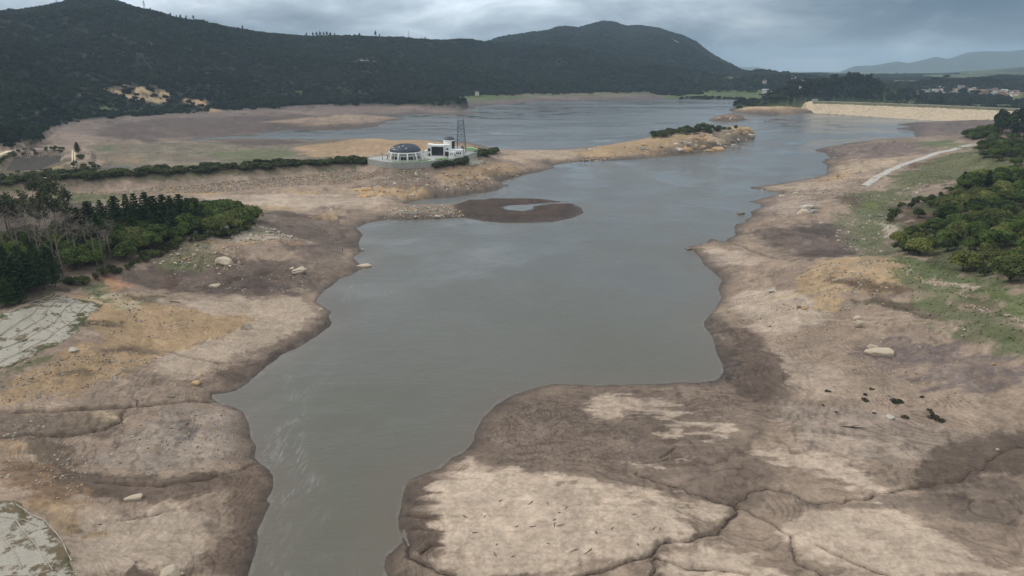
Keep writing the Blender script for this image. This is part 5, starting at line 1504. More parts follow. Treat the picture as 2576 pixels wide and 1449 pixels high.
for a in [('boulder',560,579,28,22,'grey','big smooth grey slab boulder leaning at the tip of the wood'),('boulder',491,588,14,18,'grey','grey upright boulder half hidden by the broadleaf trees'),
    ('boulder',568,664,36,20,'tan','large wedge shaped tan boulder on the red plants',),('boulder',601,664,14,13,'tan','pointed tan boulder next to the large wedge shaped one'),
    ('boulder',492,675,13,14,'tan','upright tan stone below the mossy boulder patch'),('boulder',541,722,24,10,'tan','long flat pale rock lying on the dark mud'),
    ('boulder',620,826,30,19,'tan','round layered boulder alone on the smooth sand slope'),('boulder',807,780,12,6,'tan','small flat tan rock by the sand point'),
    ('boulder',917,670,36,10,'tan','long layered rock jutting into the water'),('boulder',912,630,9,6,'pale','small white rock standing in the shallows'),
    ('boulder',336,1254,40,10,'tan','low sandy rock beside the grey mud knoll gully'),('boulder',427,1449,46,26,'tan','large orange tan boulder at the bottom of the sand flat'),('boulder',457,1446,14,10,'tan','small tan rock next to the large orange tan boulder'),
    ('boulder',507,945,12,12,'ochre','ochre boulder above the foam inlet'),('boulder',494,966,18,10,'ochre','broad ochre rock just above the foam inlet'),('boulder',184,882,18,8,'pale','pale round stone below the white slope matting'),
    ('boulder',2210,889,62,16,'tan','very long pale rock slab on the brown bank'),('boulder',2197,875,28,9,'tan','flat tan rock behind the very long slab'),('boulder',2167,820,26,16,'tan','smooth oblong tan boulder in the cluster on the bank'),
    ('boulder',2152,814,16,10,'pale','white boulder in the cluster on the bank'),('boulder',2155,803,18,10,'tan','tan rock at the top of the boulder cluster'),('boulder',2025,778,16,13,'ochre','orange boulder at the end of the dark rubble line'),
    ('boulder',2030,525,30,12,'pale','long leaning boulder in the group of three on the slope'),('boulder',2022,538,30,13,'tan','flat broad boulder in the group of three on the slope'),('boulder',2044,536,20,12,'grey','round grey boulder in the group of three on the slope'),
    ('boulder',1945,733,32,5,'pale','thin white rock slab lying on the beach'),('boulder',1733,627,12,5,'dark','flat rock at the tip of the sandy point'),('boulder',1864,538,20,5,'dark','long low rock lying in the water off the bank'),
    ('boulder',2217,545,14,9,'grey','grey boulder at the edge of the bright green bushes'),('boulder',1047,442,13,16,'pale','tall pale boulder below the concrete wall'),('boulder',993,463,12,9,'pale','pale boulder on the stony slope below the wall'),
    ('boulder',942,466,8,6,'pale','small pale boulder at the bottom of the stony slope'),('boulder',1272,466,9,5,'grey','grey rock at the foot of the headland in the water'),('boulder',1101,546,14,6,'tan','tan boulder at the waterline of the rubble mound'),
    ('boulder',2508,1133,12,8,'tan','single tan stone in the dark wet gully'),('boulder',2498,918,14,9,'ochre','ochre boulder below the grassy bank'),('boulder',2238,1052,18,8,'pale','white rock among the dark weed clumps'),
    ('boulder',755,686,40,22,'tan','big layered boulder on the mud above the water'),('boulder',735,676,12,6,'tan','small flat stone beside the big layered boulder'),('boulder',1712,360,12,8,'grey','rounded grey boulder on the steep face of the spit'),
    ('boulder',1730,364,10,6,'grey','low grey boulder on the steep face of the spit'),('boulder',1615,375,12,6,'grey','dark grey boulder on the sandy slope of the spit'),('boulder',1485,378,10,6,'pale','pale rock on the low neck of the spit'),('boulder',833,530,12,9,'pale','large pale stone on the small sandy hump')]:
    mm = None
    if 'layered' in a[6]:
        mm = LAYER[0 if a[1] == 620 else 1]
    elif a[3] > 1.6 * a[4] or 'slab' in a[6]:
        mm = R.choice(SLAB[a[5]])
    rock(a[0], a[1], a[2], a[3], a[4], a[5], a[6], mesh=mm)

def stones(poly, n, mind, smin, smax, kinds, label, group, seed):
    rng = random.Random(seed)
    for x, y in scatter(poly, n, mind, seed):
        kd = rng.choice(kinds)
        o = bpy.data.objects.new('stone', rng.choice(RM[kd]))
        COL.objects.link(o)
        s = smin + (smax - smin) * rng.random() ** 2
        o.scale = (s * rng.uniform(0.8, 1.3), s * rng.uniform(0.7, 1.1), s * rng.uniform(0.5, 0.8))
        o.rotation_euler = (rng.uniform(-0.2, 0.2), rng.uniform(-0.2, 0.2), rng.uniform(0, 6.28))
        o.location = (x, y, float(ground(x, y)) + s * 0.22)
        wd = ('larger ' if s > (smin + smax) * 0.42 else 'smaller ') + {'pale': 'white', 'grey': 'grey', 'tan': 'tan', 'ochre': 'ochre', 'dark': 'brown'}[kd]
        tag(o, wd + ' ' + label, 'stone', wd + ' ' + group)
stones([(985,545),(1000,532),(1060,520),(1110,520),(1160,535),(1150,546),(1050,549)], 46, 1.2, 0.5, 1.5, ('tan', 'pale', 'grey'), 'angular stone on the rubble mound beside the mud ring', 'stones on the rubble mound', 31)
stones([(580,600),(600,575),(640,565),(700,580),(750,600),(690,606)], 42, 1.2, 0.4, 1.5, ('pale', 'grey', 'pale'), 'stone in the boulder field at the tip of the wood', 'stones of the boulder field by the wood', 32)
stones([(400,665),(440,625),(540,612),(590,625),(610,680),(470,680)], 36, 1.4, 0.35, 1.2, ('tan', 'ochre', 'pale'), 'stone on the mossy slope between wood and dark mud', 'stones on the mossy slope', 33)
stones([(930,470),(960,440),(1060,435),(1120,440),(1180,460),(1160,485),(1000,480)], 34, 2.0, 0.6, 1.6, ('pale', 'tan', 'grey'), 'stone on the eroded slope below the compound wall', 'stones below the compound wall', 34)
stones([(1430,408),(1490,396),(1540,396),(1545,402),(1480,405)], 26, 1.5, 0.8, 2.0, ('tan', 'dark', 'ochre'), 'stone heaped along the waterline of the spit', 'stones at the waterline of the spit', 35)
stones([(2060,560),(2120,545),(2230,530),(2240,600),(2180,620),(2100,640)], 24, 2.0, 0.35, 1.1, ('pale', 'pale', 'grey'), 'stone on the green slope below the bankside wood', 'stones on the green slope below the wood', 36)
stones([(2150,500),(2240,470),(2320,455),(2400,470),(2300,500),(2200,510)], 18, 2.5, 0.5, 1.5, ('pale', 'pale', 'grey'), 'stone in the grass below the concrete ramp', 'stones in the grass below the ramp', 37)
stones([(1880,720),(2100,740),(2150,820),(2300,900),(2250,1000),(2100,1050),(1950,860)], 22, 3.5, 0.2, 0.55, ('pale', 'tan', 'dark'), 'stone scattered on the smooth brown bank', 'small stones on the brown bank', 38)
stones([(260,1040),(560,1040),(570,1120),(400,1190),(240,1170)], 12, 2.0, 0.15, 0.4, ('tan', 'pale', 'dark'), 'stone on top of the grey mud knoll', 'small stones on the mud knoll', 39)
stones([(0,1180),(160,1150),(230,1230),(120,1270),(0,1240)], 13, 1.4, 0.2, 0.5, ('tan', 'pale', 'ochre'), 'stone on the orange earth above the lower slope matting', 'stones on the orange earth', 40)
stones([(0,930),(120,890),(250,900),(240,990),(0,1010)], 12, 2.0, 0.2, 0.6, ('ochre', 'dark', 'tan'), 'stone on the earth slope below the slope matting', 'stones below the slope matting', 41)
stones([(1970,765),(2010,765),(2030,778),(1985,780)], 10, 1.2, 0.4, 0.9, ('dark', 'ochre', 'dark'), 'rock in the rubble line on the beach', 'rocks of the dark rubble line', 42)
stones([(1940,520),(2060,485),(2110,490),(2080,520),(2020,525)], 13, 2.0, 0.5, 1.4, ('tan', 'pale', 'grey'), 'rock on the stony spur above the rocky inlet', 'rocks on the stony spur', 43)

# crags: rock standing out of the steep faces
def crags(poly, n, mind, smin, smax, kinds, label, group, seed):
    rng = random.Random(seed)
    for x, y in scatter(poly, n, mind, seed):
        kd = rng.choice(kinds)
        o = bpy.data.objects.new('crag', rng.choice(RM[kd] + SLAB[kd])); COL.objects.link(o)
        s = smin + (smax - smin) * rng.random() ** 1.6
        o.scale = (s * rng.uniform(0.9, 1.7), s * rng.uniform(0.6, 1.0), s * rng.uniform(0.55, 1.0))
        o.rotation_euler = (rng.uniform(-0.3, 0.3), rng.uniform(-0.25, 0.25), rng.uniform(-0.6, 0.6))
        o.location = (x, y, float(ground(x, y)) - s * 0.22)
        wd = ('broad ' if s > (smin + smax) * 0.45 else 'small ') + {'pale': 'white', 'grey': 'grey', 'tan': 'tan', 'ochre': 'ochre', 'dark': 'brown'}[kd]
        tag(o, wd + ' ' + label, 'rock', wd + ' ' + group)
crags([(1690,390),(1800,380),(1830,372),(1870,356),(1898,346),(1888,330),(1830,336),(1740,344),(1700,360)], 75, 3.0, 1.2, 4.2, ('ochre', 'pale', 'dark', 'tan', 'ochre'), 'crag on the steep face of the spit', 'crags on the face of the spit', 61)
crags([(1560,400),(1690,390),(1690,365),(1600,362),(1540,380)], 18, 5.0, 0.8, 2.2, ('ochre', 'dark', 'tan'), 'crag on the sandy side of the spit', 'crags on the sandy side of the spit', 62)
crags([(900,498),(1000,500),(1060,496),(1050,482),(960,477),(890,482)], 26, 2.2, 0.8, 2.4, ('ochre', 'ochre', 'tan'), 'crag in the low ochre bank opposite the mud ring', 'crags in the low ochre bank', 63)
crags([(1120,470),(1250,465),(1320,436),(1300,415),(1200,425),(1110,445)], 30, 3.5, 0.8, 2.6, ('ochre', 'dark', 'tan', 'dark'), 'crag on the headland slope beyond the compound', 'crags on the headland slope', 64)
crags([(1788,302),(1850,304),(1878,300),(1850,296),(1800,298)], 16, 3.0, 1.0, 2.6, ('ochre', 'dark', 'tan'), 'crag on the low islet', 'crags on the low islet', 65)
crags([(2050,380),(2130,362),(2300,352),(2290,370),(2120,395),(2085,420),(2068,410)], 40, 4.0, 0.7, 2.2, ('dark', 'dark', 'tan', 'grey'), 'crag on the stony point below the ramp', 'crags on the stony point', 66)
crags([(1900,478),(1990,468),(2080,455),(2150,470),(2080,490),(2000,500)], 22, 3.0, 0.5, 1.6, ('tan', 'dark', 'pale'), 'crag on the low sandy tongue below the ramp', 'crags on the sandy tongue', 67)

def lowpoly_stones(name, label, pts, sizes, rng, materials, parent=None):
    """many small stones as one mesh"""
    base = np.array([(1, 0, 0), (-1, 0, 0), (0, 1, 0), (0, -1, 0), (0, 0, 0.8), (0, 0, -0.6)], float)
    fc = np.array([(0, 2, 4), (2, 1, 4), (1, 3, 4), (3, 0, 4), (2, 0, 5), (1, 2, 5), (3, 1, 5), (0, 3, 5)])
    n = len(pts)
    b = base[None] * (0.7 + 0.6 * rng.rand(n, 6, 1)) * sizes[:, None, None]
    a = rng.rand(n) * 6.28
    X = b[..., 0] * np.cos(a)[:, None] - b[..., 1] * np.sin(a)[:, None]; Y = b[..., 0] * np.sin(a)[:, None] + b[..., 1] * np.cos(a)[:, None]
    V = np.stack([X, Y, b[..., 2]], -1) + pts[:, None]
    F = (fc[None] + (np.arange(n) * 6)[:, None, None]).reshape(-1, 3)
    me = bpy.data.meshes.new(name)
    me.from_pydata(V.reshape(-1, 3), [], F)
    for m in materials: me.materials.append(m)
    me.polygons.foreach_set('material_index', np.repeat(rng.randint(0, len(materials), n), 8).astype(np.int32))
    me.update()
    o = bpy.data.objects.new(name, me); COL.objects.link(o)
    o['kind'] = 'stuff'
    if parent is None:
        o['label'] = label
    else:
        o.parent = parent
    return o
rng = np.random.RandomState(77)
pp = []
for poly, n in (([(170,488),(420,470),(640,449),(900,426),(950,437),(880,458),(640,474),(500,486),(300,490)], 6500),):
    pl = [at(u, v)[:2] for u, v in poly]; pa = np.array(pl)
    c = pa.min(0) + rng.rand(n * 3, 2) * (pa.max(0) - pa.min(0))
    pp.append(c[poly_sd(c[:, 0], c[:, 1], pl) > 0])
c = np.vstack(pp)
lowpoly_stones('riprap', 'rubble facing on the water side of the embankment', np.column_stack([c, ground(c[:, 0], c[:, 1]) + 0.05]), 0.25 + 0.5 * rng.rand(len(c)) ** 2, rng, [M_RTAN, M_RGREY, M_ROCHRE, M_RDARK, M_RDARK])
pp = []
for poly, n in (([(0,960),(130,905),(300,880),(420,890),(320,950),(190,990),(0,1030)], 1500), ([(170,745),(420,760),(520,790),(420,850),(260,850)], 500), ([(2000,700),(2080,660),(2280,655),(2320,700),(2180,740),(2080,780)], 1400), ([(960,552),(980,530),(1060,515),(1140,522),(1172,540),(1160,552)], 900),
                ([(880,470),(1000,430),(1150,430),(1260,450),(1200,480),(960,495)], 1300), ([(560,610),(600,566),(680,572),(770,608),(680,622)], 1100), ([(0,1040),(100,1050),(230,1160),(230,1260),(0,1240)], 900), ([(400,670),(440,620),(600,620),(620,680)], 700),
                ([(1180,430),(1300,405),(1450,400),(1640,360),(1850,340),(1890,350),(1700,388),(1500,404),(1330,430)], 1200), ([(260,1040),(560,1040),(580,1120),(400,1195),(220,1180)], 500), ([(2310,705),(2360,695),(2420,735),(2620,840),(2600,850),(2400,750)], 900), ([(1950,470),(2200,400),(2280,420),(2150,520),(1960,560)], 900),
                ([(1850,720),(2300,760),(2500,900),(2500,1050),(2100,1050),(1950,900)], 1000), ([(350,640),(560,690),(800,650),(760,740),(520,760)], 450), ([(2100,560),(2240,540),(2240,640),(2120,640)], 400)):
    pl = [at(u, v)[:2] for u, v in poly]; pa = np.array(pl)
    c = pa.min(0) + rng.rand(n * 2, 2) * (pa.max(0) - pa.min(0))
    pp.append(c[poly_sd(c[:, 0], c[:, 1], pl) > 0][:n])
c = np.vstack(pp)
c = c[(grid_val(D, c[:, 0], c[:, 1]) > 0.5) & (vnoise(c[:, 0] / 4.5, c[:, 1] / 4.5, 19) + vnoise(c[:, 0] / 1.5, c[:, 1] / 1.5, 20) * 0.6 > -0.02)]
sz = (0.06 + 0.0009 * c[:, 1]) * (0.5 + 1.6 * rng.rand(len(c)) ** 2.5)
lowpoly_stones('rubble', 'small stones and rubble strewn over the banks', np.column_stack([c, ground(c[:, 0], c[:, 1]) + 0.02]), sz, rng, [M_RTAN, M_RGREY, M_ROCHRE, M_RDARK, M_RWHITE])

# ------------------------------------------------------------------ dead wood and weed clumps on the mud
M_DRIFT = plain('wet_driftwood', C(82,74,66), 0.9, 0.3, 2.0, rand=0.4)
M_DRIFTG = plain('grey_driftwood', C(128,120,110), 0.9, 0.3, 2.0, rand=0.3)
M_WEED = leafmat('dark_weed', C(62,60,48), C(92,88,68))
def driftwood(u, v, wpx, label, group, seed, m=M_DRIFT):
    rng = np.random.RandomState(seed)
    p = at(u, v); L = wpx * depth_at(p) / FPX
    mb = MB()
    a = rng.rand() * 6.28 if wpx < 40 else rng.uniform(-0.4, 0.4)
    d = np.array([math.cos(a), math.sin(a), 0.04])
    r = max(0.05, 0.028 * L)
    mb.tube([-d * L * 0.5, d * L * 0.05 + np.array([0, 0, r]), d * L * 0.5 + np.array([0, 0, r * 1.5])], [r * 1.3, r, r * 0.5], 6)
    for k in range(4):
        b_ = a + rng.uniform(-1.1, 1.1); q = d * L * rng.uniform(-0.3, 0.35)
        e = q + np.array([math.cos(b_), math.sin(b_), rng.uniform(0.1, 0.6)]) * L * rng.uniform(0.2, 0.4)
        mb.tube([q, (q + e) / 2 + rng.normal(size=3) * L * 0.03, e], [r * 0.6, r * 0.45, r * 0.2], 4)
    o = mb.build('driftwood', m, None, loc=tuple(p + np.array([0, 0, r * 0.6])))
    return tag(o, label, 'driftwood', group)
for i, (u, v, w) in enumerate([(1335,1265,22),(1378,1267,10),(1425,1278,10),(1407,1290,10),(1595,1295,12),(1540,1330,14),(1500,1340,12),(1340,1325,18),(1300,1325,12),(1260,1260,16),(1170,1300,20),(1220,1300,10),(1195,1340,14),(1410,1322,22),(1395,1320,18),(1395,1308,10),(1500,1340,12),(1480,1388,28),(1445,1385,26),(1245,1395,18),(1605,1370,12),(1660,1330,12),(1645,1330,14),(1380,1368,10),(1250,1370,8),(1290,1400,12)]):
    driftwood(u, v, w, 'small dark driftwood stranded on the pale dried mud', 'driftwood on the pale dried mud', 1000 + i)
for i, (u, v, w, lab, m) in enumerate([(640,526,18,'dark branching log on the sandy flat before the ring',M_DRIFT),(497,722,50,'grey tangled dead branches on the dark mud by the flat pale rock',M_DRIFTG),(345,1013,30,'dark log lying beside the long gully',M_DRIFT),(2150,1077,56,'long dark log on the grey brown bank',M_DRIFT),(250,1320,10,'thin stick on the lower sand flat',M_DRIFT),
        (430,1000,24,'dark twisted roots above the foam inlet',M_DRIFT),(440,760,26,'dark curved branch on the ochre bank',M_DRIFT),(2240,998,16,'dark twigs beside the weed clumps',M_DRIFT),(2060,525,24,'pale dead trunk beside the group of three boulders',M_DRIFTG),(2280,935,20,'dark stick on the mauve bank',M_DRIFT)]):
    driftwood(u, v, w, lab, None, 1100 + i, m)
for i in range(30):
    u, v = R.uniform(330, 590), R.uniform(1025, 1180)
    driftwood(u, v, R.uniform(5, 9), 'tiny dark stump sticking out of the grey mud knoll', 'stumps on the grey mud knoll', 1200 + i)
for i, (u, v, w) in enumerate([(2082,985,14),(2177,1008,20),(2176,994,14),(2256,1010,28),(2276,1051,20),(2200,1040,10),(2320,1000,12),(2338,1032,14),(2348,1050,26),(2362,1058,24),(2193,980,14),(2345,1040,16),(2070,1020,9),(2102,1037,8)]):
    rng_ = np.random.RandomState(1300 + i)
    p = at(u, v); L = w * depth_at(p) / FPX
    mb, _ = broad_crown(rng_, L / 2, L * 0.28, 0.05, 5, 170, L * 0.14, 0.0)
    tag(mb.build('weed_clump', M_WEED, None, loc=tuple(p)), 'dark dried weed clump on the grey brown bank', 'weed clump', 'weed clumps on the grey brown bank')

# ------------------------------------------------------------------ matting on the slopes
m_mat, t, b = mat('slope_matting')
geo = nd(t, 'ShaderNodeNewGeometry'); pos = geo.outputs['Position']
wv = nd(t, 'ShaderNodeTexWave', wave_type='BANDS', inp={'Scale': 1.25, 'Distortion': 2.2, 'Detail': 2.0, 'Detail Scale': 2.0})
mpp = nd(t, 'ShaderNodeMapping'); mpp.inputs['Rotation'].default_value = (0, 0, 0.9)
t.links.new(pos, mpp.inputs['Vector']); t.links.new(mpp.outputs[0], wv.inputs['Vector'])
cm = ramp_n(t, wv.outputs['Fac'], [(0.15, tuple(C(118,110,98))), (0.65, tuple(C(206,198,182)))])
np_ = noise_at(t, pos, 0.28, 6.0, 0.68)
rim = nd(t, 'ShaderNodeAttribute', attribute_name='rim').outputs['Fac']
hol = math_n(t, 'MULTIPLY', math_n(t, 'SUBTRACT', math_n(t, 'ADD', np_, math_n(t, 'MULTIPLY', math_n(t, 'SUBTRACT', 1.0, rim), 0.13)), 0.53, clamp=True), 14.0, clamp=True)
gn = noise_at(t, pos, 0.12, 4.0, 0.6)
soilc = mix_n(t, math_n(t, 'MULTIPLY', math_n(t, 'SUBTRACT', gn, 0.45, clamp=True), 8.0, clamp=True), tuple(C(112,98,78)), tuple(C(78,84,54)))
cm = mix_n(t, hol, cm, soilc)
t.links.new(cm, b.inputs['Base Color'])
bn = nd(t, 'ShaderNodeBump', inp={'Strength': 0.6, 'Distance': 0.2}); t.links.new(wv.outputs['Fac'], bn.inputs['Height']); t.links.new(bn.outputs[0], b.inputs['Normal'])
M_SEAM = plain('mat_seam', C(168,160,146), 0.9, 0.3, 1.0)
def matting(poly_px, seams, label, step=0.45, lift=0.10):
    poly = [at(u, v)[:2] for u, v in poly_px]; pa = np.array(poly)
    root = thing('slope_matting', label, 'slope matting', tuple(at(*poly_px[len(poly_px) // 2])))
    ox, oy, oz = root.location
    x0, y0 = pa.min(0); x1, y1 = pa.max(0)
    xs = np.arange(x0, x1 + step, step); ys = np.arange(y0, y1 + step, step)
    X, Y = np.meshgrid(xs, ys)
    ins = poly_sd(X + fbm(X / 3, Y / 3, 3, 7) * 1.6, Y + fbm(X / 3, Y / 3, 3, 8) * 1.6, poly) > 0
    Z = ground(X, Y) + lift + fbm(X / 2.2, Y / 2.2, 3, 9) * 0.22
    cell = ins[:-1, :-1] & ins[1:, :-1] & ins[:-1, 1:] & ins[1:, 1:]
    idx = np.arange(X.size).reshape(X.shape)
    r, c = np.nonzero(cell)
    q = np.stack([idx[r, c], idx[r, c + 1], idx[r + 1, c + 1], idx[r + 1, c]], 1)
    us, inv = np.unique(q, return_inverse=True)
    V = np.stack([X.ravel()[us] - ox, Y.ravel()[us] - oy, Z.ravel()[us] - oz], 1)
    sh = MB().add(V, inv.reshape(-1, 4)).build('sheet', m_mat, root, smooth=True)
    ra = sh.data.attributes.new('rim', 'FLOAT', 'POINT')
    ra.data.foreach_set('value', np.clip(poly_sd(X.ravel()[us], Y.ravel()[us], poly) / 3.5, 0, 1).astype(np.float32))
    for sm in seams:
        w = [at(u, v) for u, v in sm]
        pts = []
        for a, b_ in zip(w[:-1], w[1:]):
            n = max(2, int(np.linalg.norm(b_ - a) / 1.0))
            for k in range(n):
                pts.append(a + (b_ - a) * k / n)
        pts = [(p[0] - ox, p[1] - oy, float(ground(p[0], p[1])) + lift + 0.12 + R.uniform(-0.05, 0.08) - oz) for p in pts]
        if len(pts) > 1:
            MB().tube(pts, [0.08 * R.uniform(0.6, 1.5) for _ in pts], 5).build('seam', M_SEAM, root)
    return root
matting([(-70,830),(0,793),(67,770),(133,741),(163,741),(193,750),(230,758),(257,766),(240,783),(197,823),(193,838),(160,860),(100,888),(63,910),(0,931),(-70,960)],
        [[(143,742),(83,790),(0,845),(-60,880)],[(200,751),(140,810),(67,853),(0,880),(-60,905)],[(230,758),(180,813),(107,860),(0,913),(-60,940)],[(133,742),(50,775),(-20,830)],[(160,745),(110,800),(30,850)],[(60,790),(107,822),(150,850)],[(100,765),(150,800),(190,830)]],
        'large white quilted matting with weeds on the slope below the conifers')
matting([(-90,1235),(0,1256),(40,1269),(77,1294),(113,1309),(133,1333),(157,1359),(167,1386),(187,1423),(220,1480),(-90,1500)],
        [[(40,1310),(80,1360),(110,1400),(140,1450)],[(0,1340),(30,1380),(60,1440)],[(40,1270),(77,1296),(113,1311),(135,1335),(157,1362),(168,1390),(187,1425)],[(0,1300),(60,1310),(110,1330)]],
        'white quilted matting with torn brown gaps beside the lower sand flat', 0.25)
matting([(1170,402),(1186,398),(1200,396),(1214,404),(1222,411),(1205,416),(1190,421),(1176,416)], [[(1176,400),(1183,418)],[(1190,398),(1196,418)],[(1200,398),(1212,412)],[(1176,416),(1190,421),(1205,416),(1222,411)]],
        'crumpled white sheeting on the slope under the end of the concrete wall', 0.5)

# ------------------------------------------------------------------ roads, tracks, pond
M_CONC = plain('concrete', C(176,170,162), 0.85, 0.18, 0.6)
M_ROAD = plain('pale_road', C(168,162,152), 0.9, 0.2, 0.3)
M_DIRT = plain('pale_dirt', C(206,188,156), 0.9, 0.2, 0.3)
def ribbon(name, pts, width, lift, material, label, step=3.0, taper=None):
    w = [np.asarray(p, float) for p in pts]
    P2 = []
    for a, b_ in zip(w[:-1], w[1:]):
        n = max(1, int(np.linalg.norm((b_ - a)[:2]) / step))
        P2 += [a + (b_ - a) * k / n for k in range(n)]
    P2.append(w[-1])
    P2 = np.array(P2)
    ker = np.ones(5) / 5
    for j in range(2):
        P2[2:-2, j] = np.convolve(P2[:, j], ker, 'valid')
    d = np.gradient(P2[:, :2], axis=0); d /= np.linalg.norm(d, axis=1, keepdims=True) + 1e-9
    nrm = np.stack([-d[:, 1], d[:, 0]], 1)
    m = 5
    V = []
    for k in range(m):
        o = (k / (m - 1) - 0.5) * width
        xy = P2[:, :2] + nrm * o
        V.append(xy)
    V = np.array(V)                                   # m, n, 2
    z = ground(V[..., 0], V[..., 1]).max(0) + lift
    z = np.convolve(np.pad(z, 2, 'edge'), ker, 'valid')
    V3 = np.concatenate([V, np.repeat(z[None, :, None], m, 0)], -1)
    n = V.shape[1]; idx = np.arange(m * n).reshape(m, n)
    q = np.stack([idx[:-1, :-1], idx[1:, :-1], idx[1:, 1:], idx[:-1, 1:]], -1).reshape(-1, 4)
    o = MB().add(V3.reshape(-1, 3), q).build(name, material, None, smooth=True)
    o['kind'] = 'structure'; o['label'] = label
    return o
ribbon('road', [p for p in DIKE], 4.2, 0.10, M_ROAD, 'pale road along the top of the embankment')
ribbon('ramp_road', [at(u, v) for u, v in [(2176,468),(2205,446),(2240,428),(2280,411),(2330,396),(2390,379),(2452,363)]], 4.8, 0.04, M_CONC, 'pale concrete ramp running down into the reservoir')
for du in (0, 7):
    ribbon('dirt_track', [at(182 + du * 0.9 - (0 if v < 420 else 4), v) for v in (377, 390, 405, 418, 427)], 0.9, 0.06, M_DIRT, 'pale wheel track beside the pond')
ribbon('dirt_road', [at(u, v) for u, v in [(-40,405),(0,388),(20,381),(42,377)]], 4.0, 0.06, M_DIRT, 'pale dirt road behind the pond')
m_pond, t, b = mat('pond_water')
b.inputs['Base Color'].default_value = (0.13, 0.11, 0.095, 1); b.inputs['Roughness'].default_value = 0.06; b.inputs['Specular IOR Level'].default_value = 0.5; b.inputs['IOR'].default_value = 1.33
def sheet(name, pts, z, material, label):
    o = MB().add([(p[0], p[1], z) for p in pts], [tuple(range(len(pts)))]).build(name, material, None)
    o['kind'] = 'structure'; o['label'] = label
    return o
sheet('pond_water', POND, POND_Z + 0.02, m_pond, 'brown still water of the small pond')
m_pud, t, b = mat('puddle_water')
b.inputs['Base Color'].default_value = (0.22, 0.23, 0.24, 1); b.inputs['Roughness'].default_value = 0.05; b.inputs['Specular IOR Level'].default_value = 0.6
for pts in ([(268,424),(282,420),(298,424),(292,429),(276,430)], [(294,423),(310,419),(326,421),(324,426),(306,427)]):
    q = [at(u, v) for u, v in pts]
    sheet('puddle', q, max(p[2] for p in q) + 0.1, m_pud, 'pale puddle behind the embankment hedge')
# sluice frames on the pond
for u, v in ((67.5, 386), (98, 384.5), (129, 385)):
    p = P(u, v, POND_Z + 0.4)
    r = thing('sluice', 'small rusty concrete sluice frame on the far bank of the brown pond', 'sluice', p, 0, 'sluices on the pond bank')
    MB().box((0, 0, 0.1), (5.6, 3.0, 1.2), 0, 0.8).build('base', plain('sluice_base', C(140,108,80), 0.9, 0.3, 1.0) if u < 70 else bpy.data.materials['sluice_base'], r)
    for x in (-1.9, 0, 1.9):
        MB().box((x, 0, 1.6), (0.35, 0.5, 1.9)).build('post', M_CONC, r)
    MB().box((0, 0, 2.68), (4.6, 0.8, 0.26)).build('beam', M_CONC, r)
# fences by the pond
M_POST = plain('fence_post', C(170,168,160), 0.8, 0.15, 1.0)
M_WIRE = plain('fence_wire', C(110,116,112), 0.7, 0.1, 1.0)
def fence(pts, n, h, label, cat='fence'):
    w = [at(u, v) for u, v in pts]
    r = thing('fence', label, cat, w[0])
    pr = None; tops = []
    for k in range(n):
        q = along(w, k / (n - 1)); q[2] = float(ground(q[0], q[1]))
        l = q - w[0]
        MB().tube([(l[0], l[1], l[2] - 0.3), (l[0], l[1], l[2] + h)], 0.11, 5).build('post', M_POST, r)
        tops.append(l + np.array([0, 0, h * 0.92]))
    for f in (1.0, 0.6, 0.3):
        MB().tube([tp - np.array([0, 0, h * (1 - f)]) for tp in tops], 0.03, 3).build('wire', M_WIRE, r)
fence([(0,451),(100,443),(196,433)], 12, 2.2, 'wire fence with pale posts between pond and embankment road')
fence([(0,374),(100,369),(200,366)], 12, 2.2, 'wire fence behind the brown pond and its sluices')
for u, v, h, lab in ((193, 434, 10, 'tall pale pole beside the wheel tracks'), (489, 412, 9, 'thin pole standing behind the embankment hedge'), (246, 433, 9, 'pale pole near the puddles'), (899, 404, 8, 'lamp pole at the gate end of the compound')):
    p = at(u, v)
    r = thing('utility_pole', lab, 'pole', p)
    MB().tube([(0, 0, -0.3), (0, 0, h)], [0.16, 0.10], 6).build('shaft', M_POST, r)
    MB().box((0, 0, h - 0.4), (1.4, 0.12, 0.12)).build('crossarm', M_POST, r)

# ------------------------------------------------------------------ dam
M_RIP = plain('riprap_face', C(182,164,138), 0.95, 0.4, 0.25, bump=0.6)
M_DGRASS = plain('dam_grass', C(96,92,68), 0.95, 0.4, 0.05)
dam = thing('dam', 'long low earth dam faced with tan rubble', 'dam', tuple(DAM_B[0]))
o0 = DAM_B[0]
NT = 140
Bt = np.array([lerp_line(DAM_B, k / NT) for k in range(NT + 1)]); Tt = np.array([lerp_line(DAM_T, k / NT) for k in range(NT + 1)])
def strip(A, B_, m, jit, name, material):
    V = []
    for j in range(m + 1):
        q = A + (B_ - A) * j / m
        V.append(q)
    V = np.array(V)
    V += (np.stack([np.zeros(V.shape[:2]), np.zeros(V.shape[:2]), fbm(V[..., 0] / 5, V[..., 1] / 2, 3, 17) * jit], -1))
    idx = np.arange((m + 1) * (NT + 1)).reshape(m + 1, NT + 1)
    q = np.stack([idx[:-1, :-1], idx[:-1, 1:], idx[1:, 1:], idx[1:, :-1]], -1).reshape(-1, 4)
    return MB().add((V - o0).reshape(-1, 3), q).build(name, material, dam)
mid_t = Bt + (Tt - Bt) * 0.80
strip(Bt - (Tt - Bt) * 0.12, mid_t, 26, 1.4, 'rubble_face', M_RIP)
strip(mid_t, Tt, 6, 0.5, 'grass_band', M_DGRASS)
cr2 = Tt + np.array([1.5, 9.0, 0])
strip(Tt, cr2, 2, 0.0, 'crest_road', M_ROAD)
strip(cr2, cr2 + np.array([4, 30, -16]), 6, 0.5, 'downstream_face', M_DGRASS)
e0 = [Bt[0] - (Tt[0] - Bt[0]) * 0.12, Bt[0], mid_t[0], Tt[0], cr2[0], cr2[0] + np.array([4, 30, -16])]
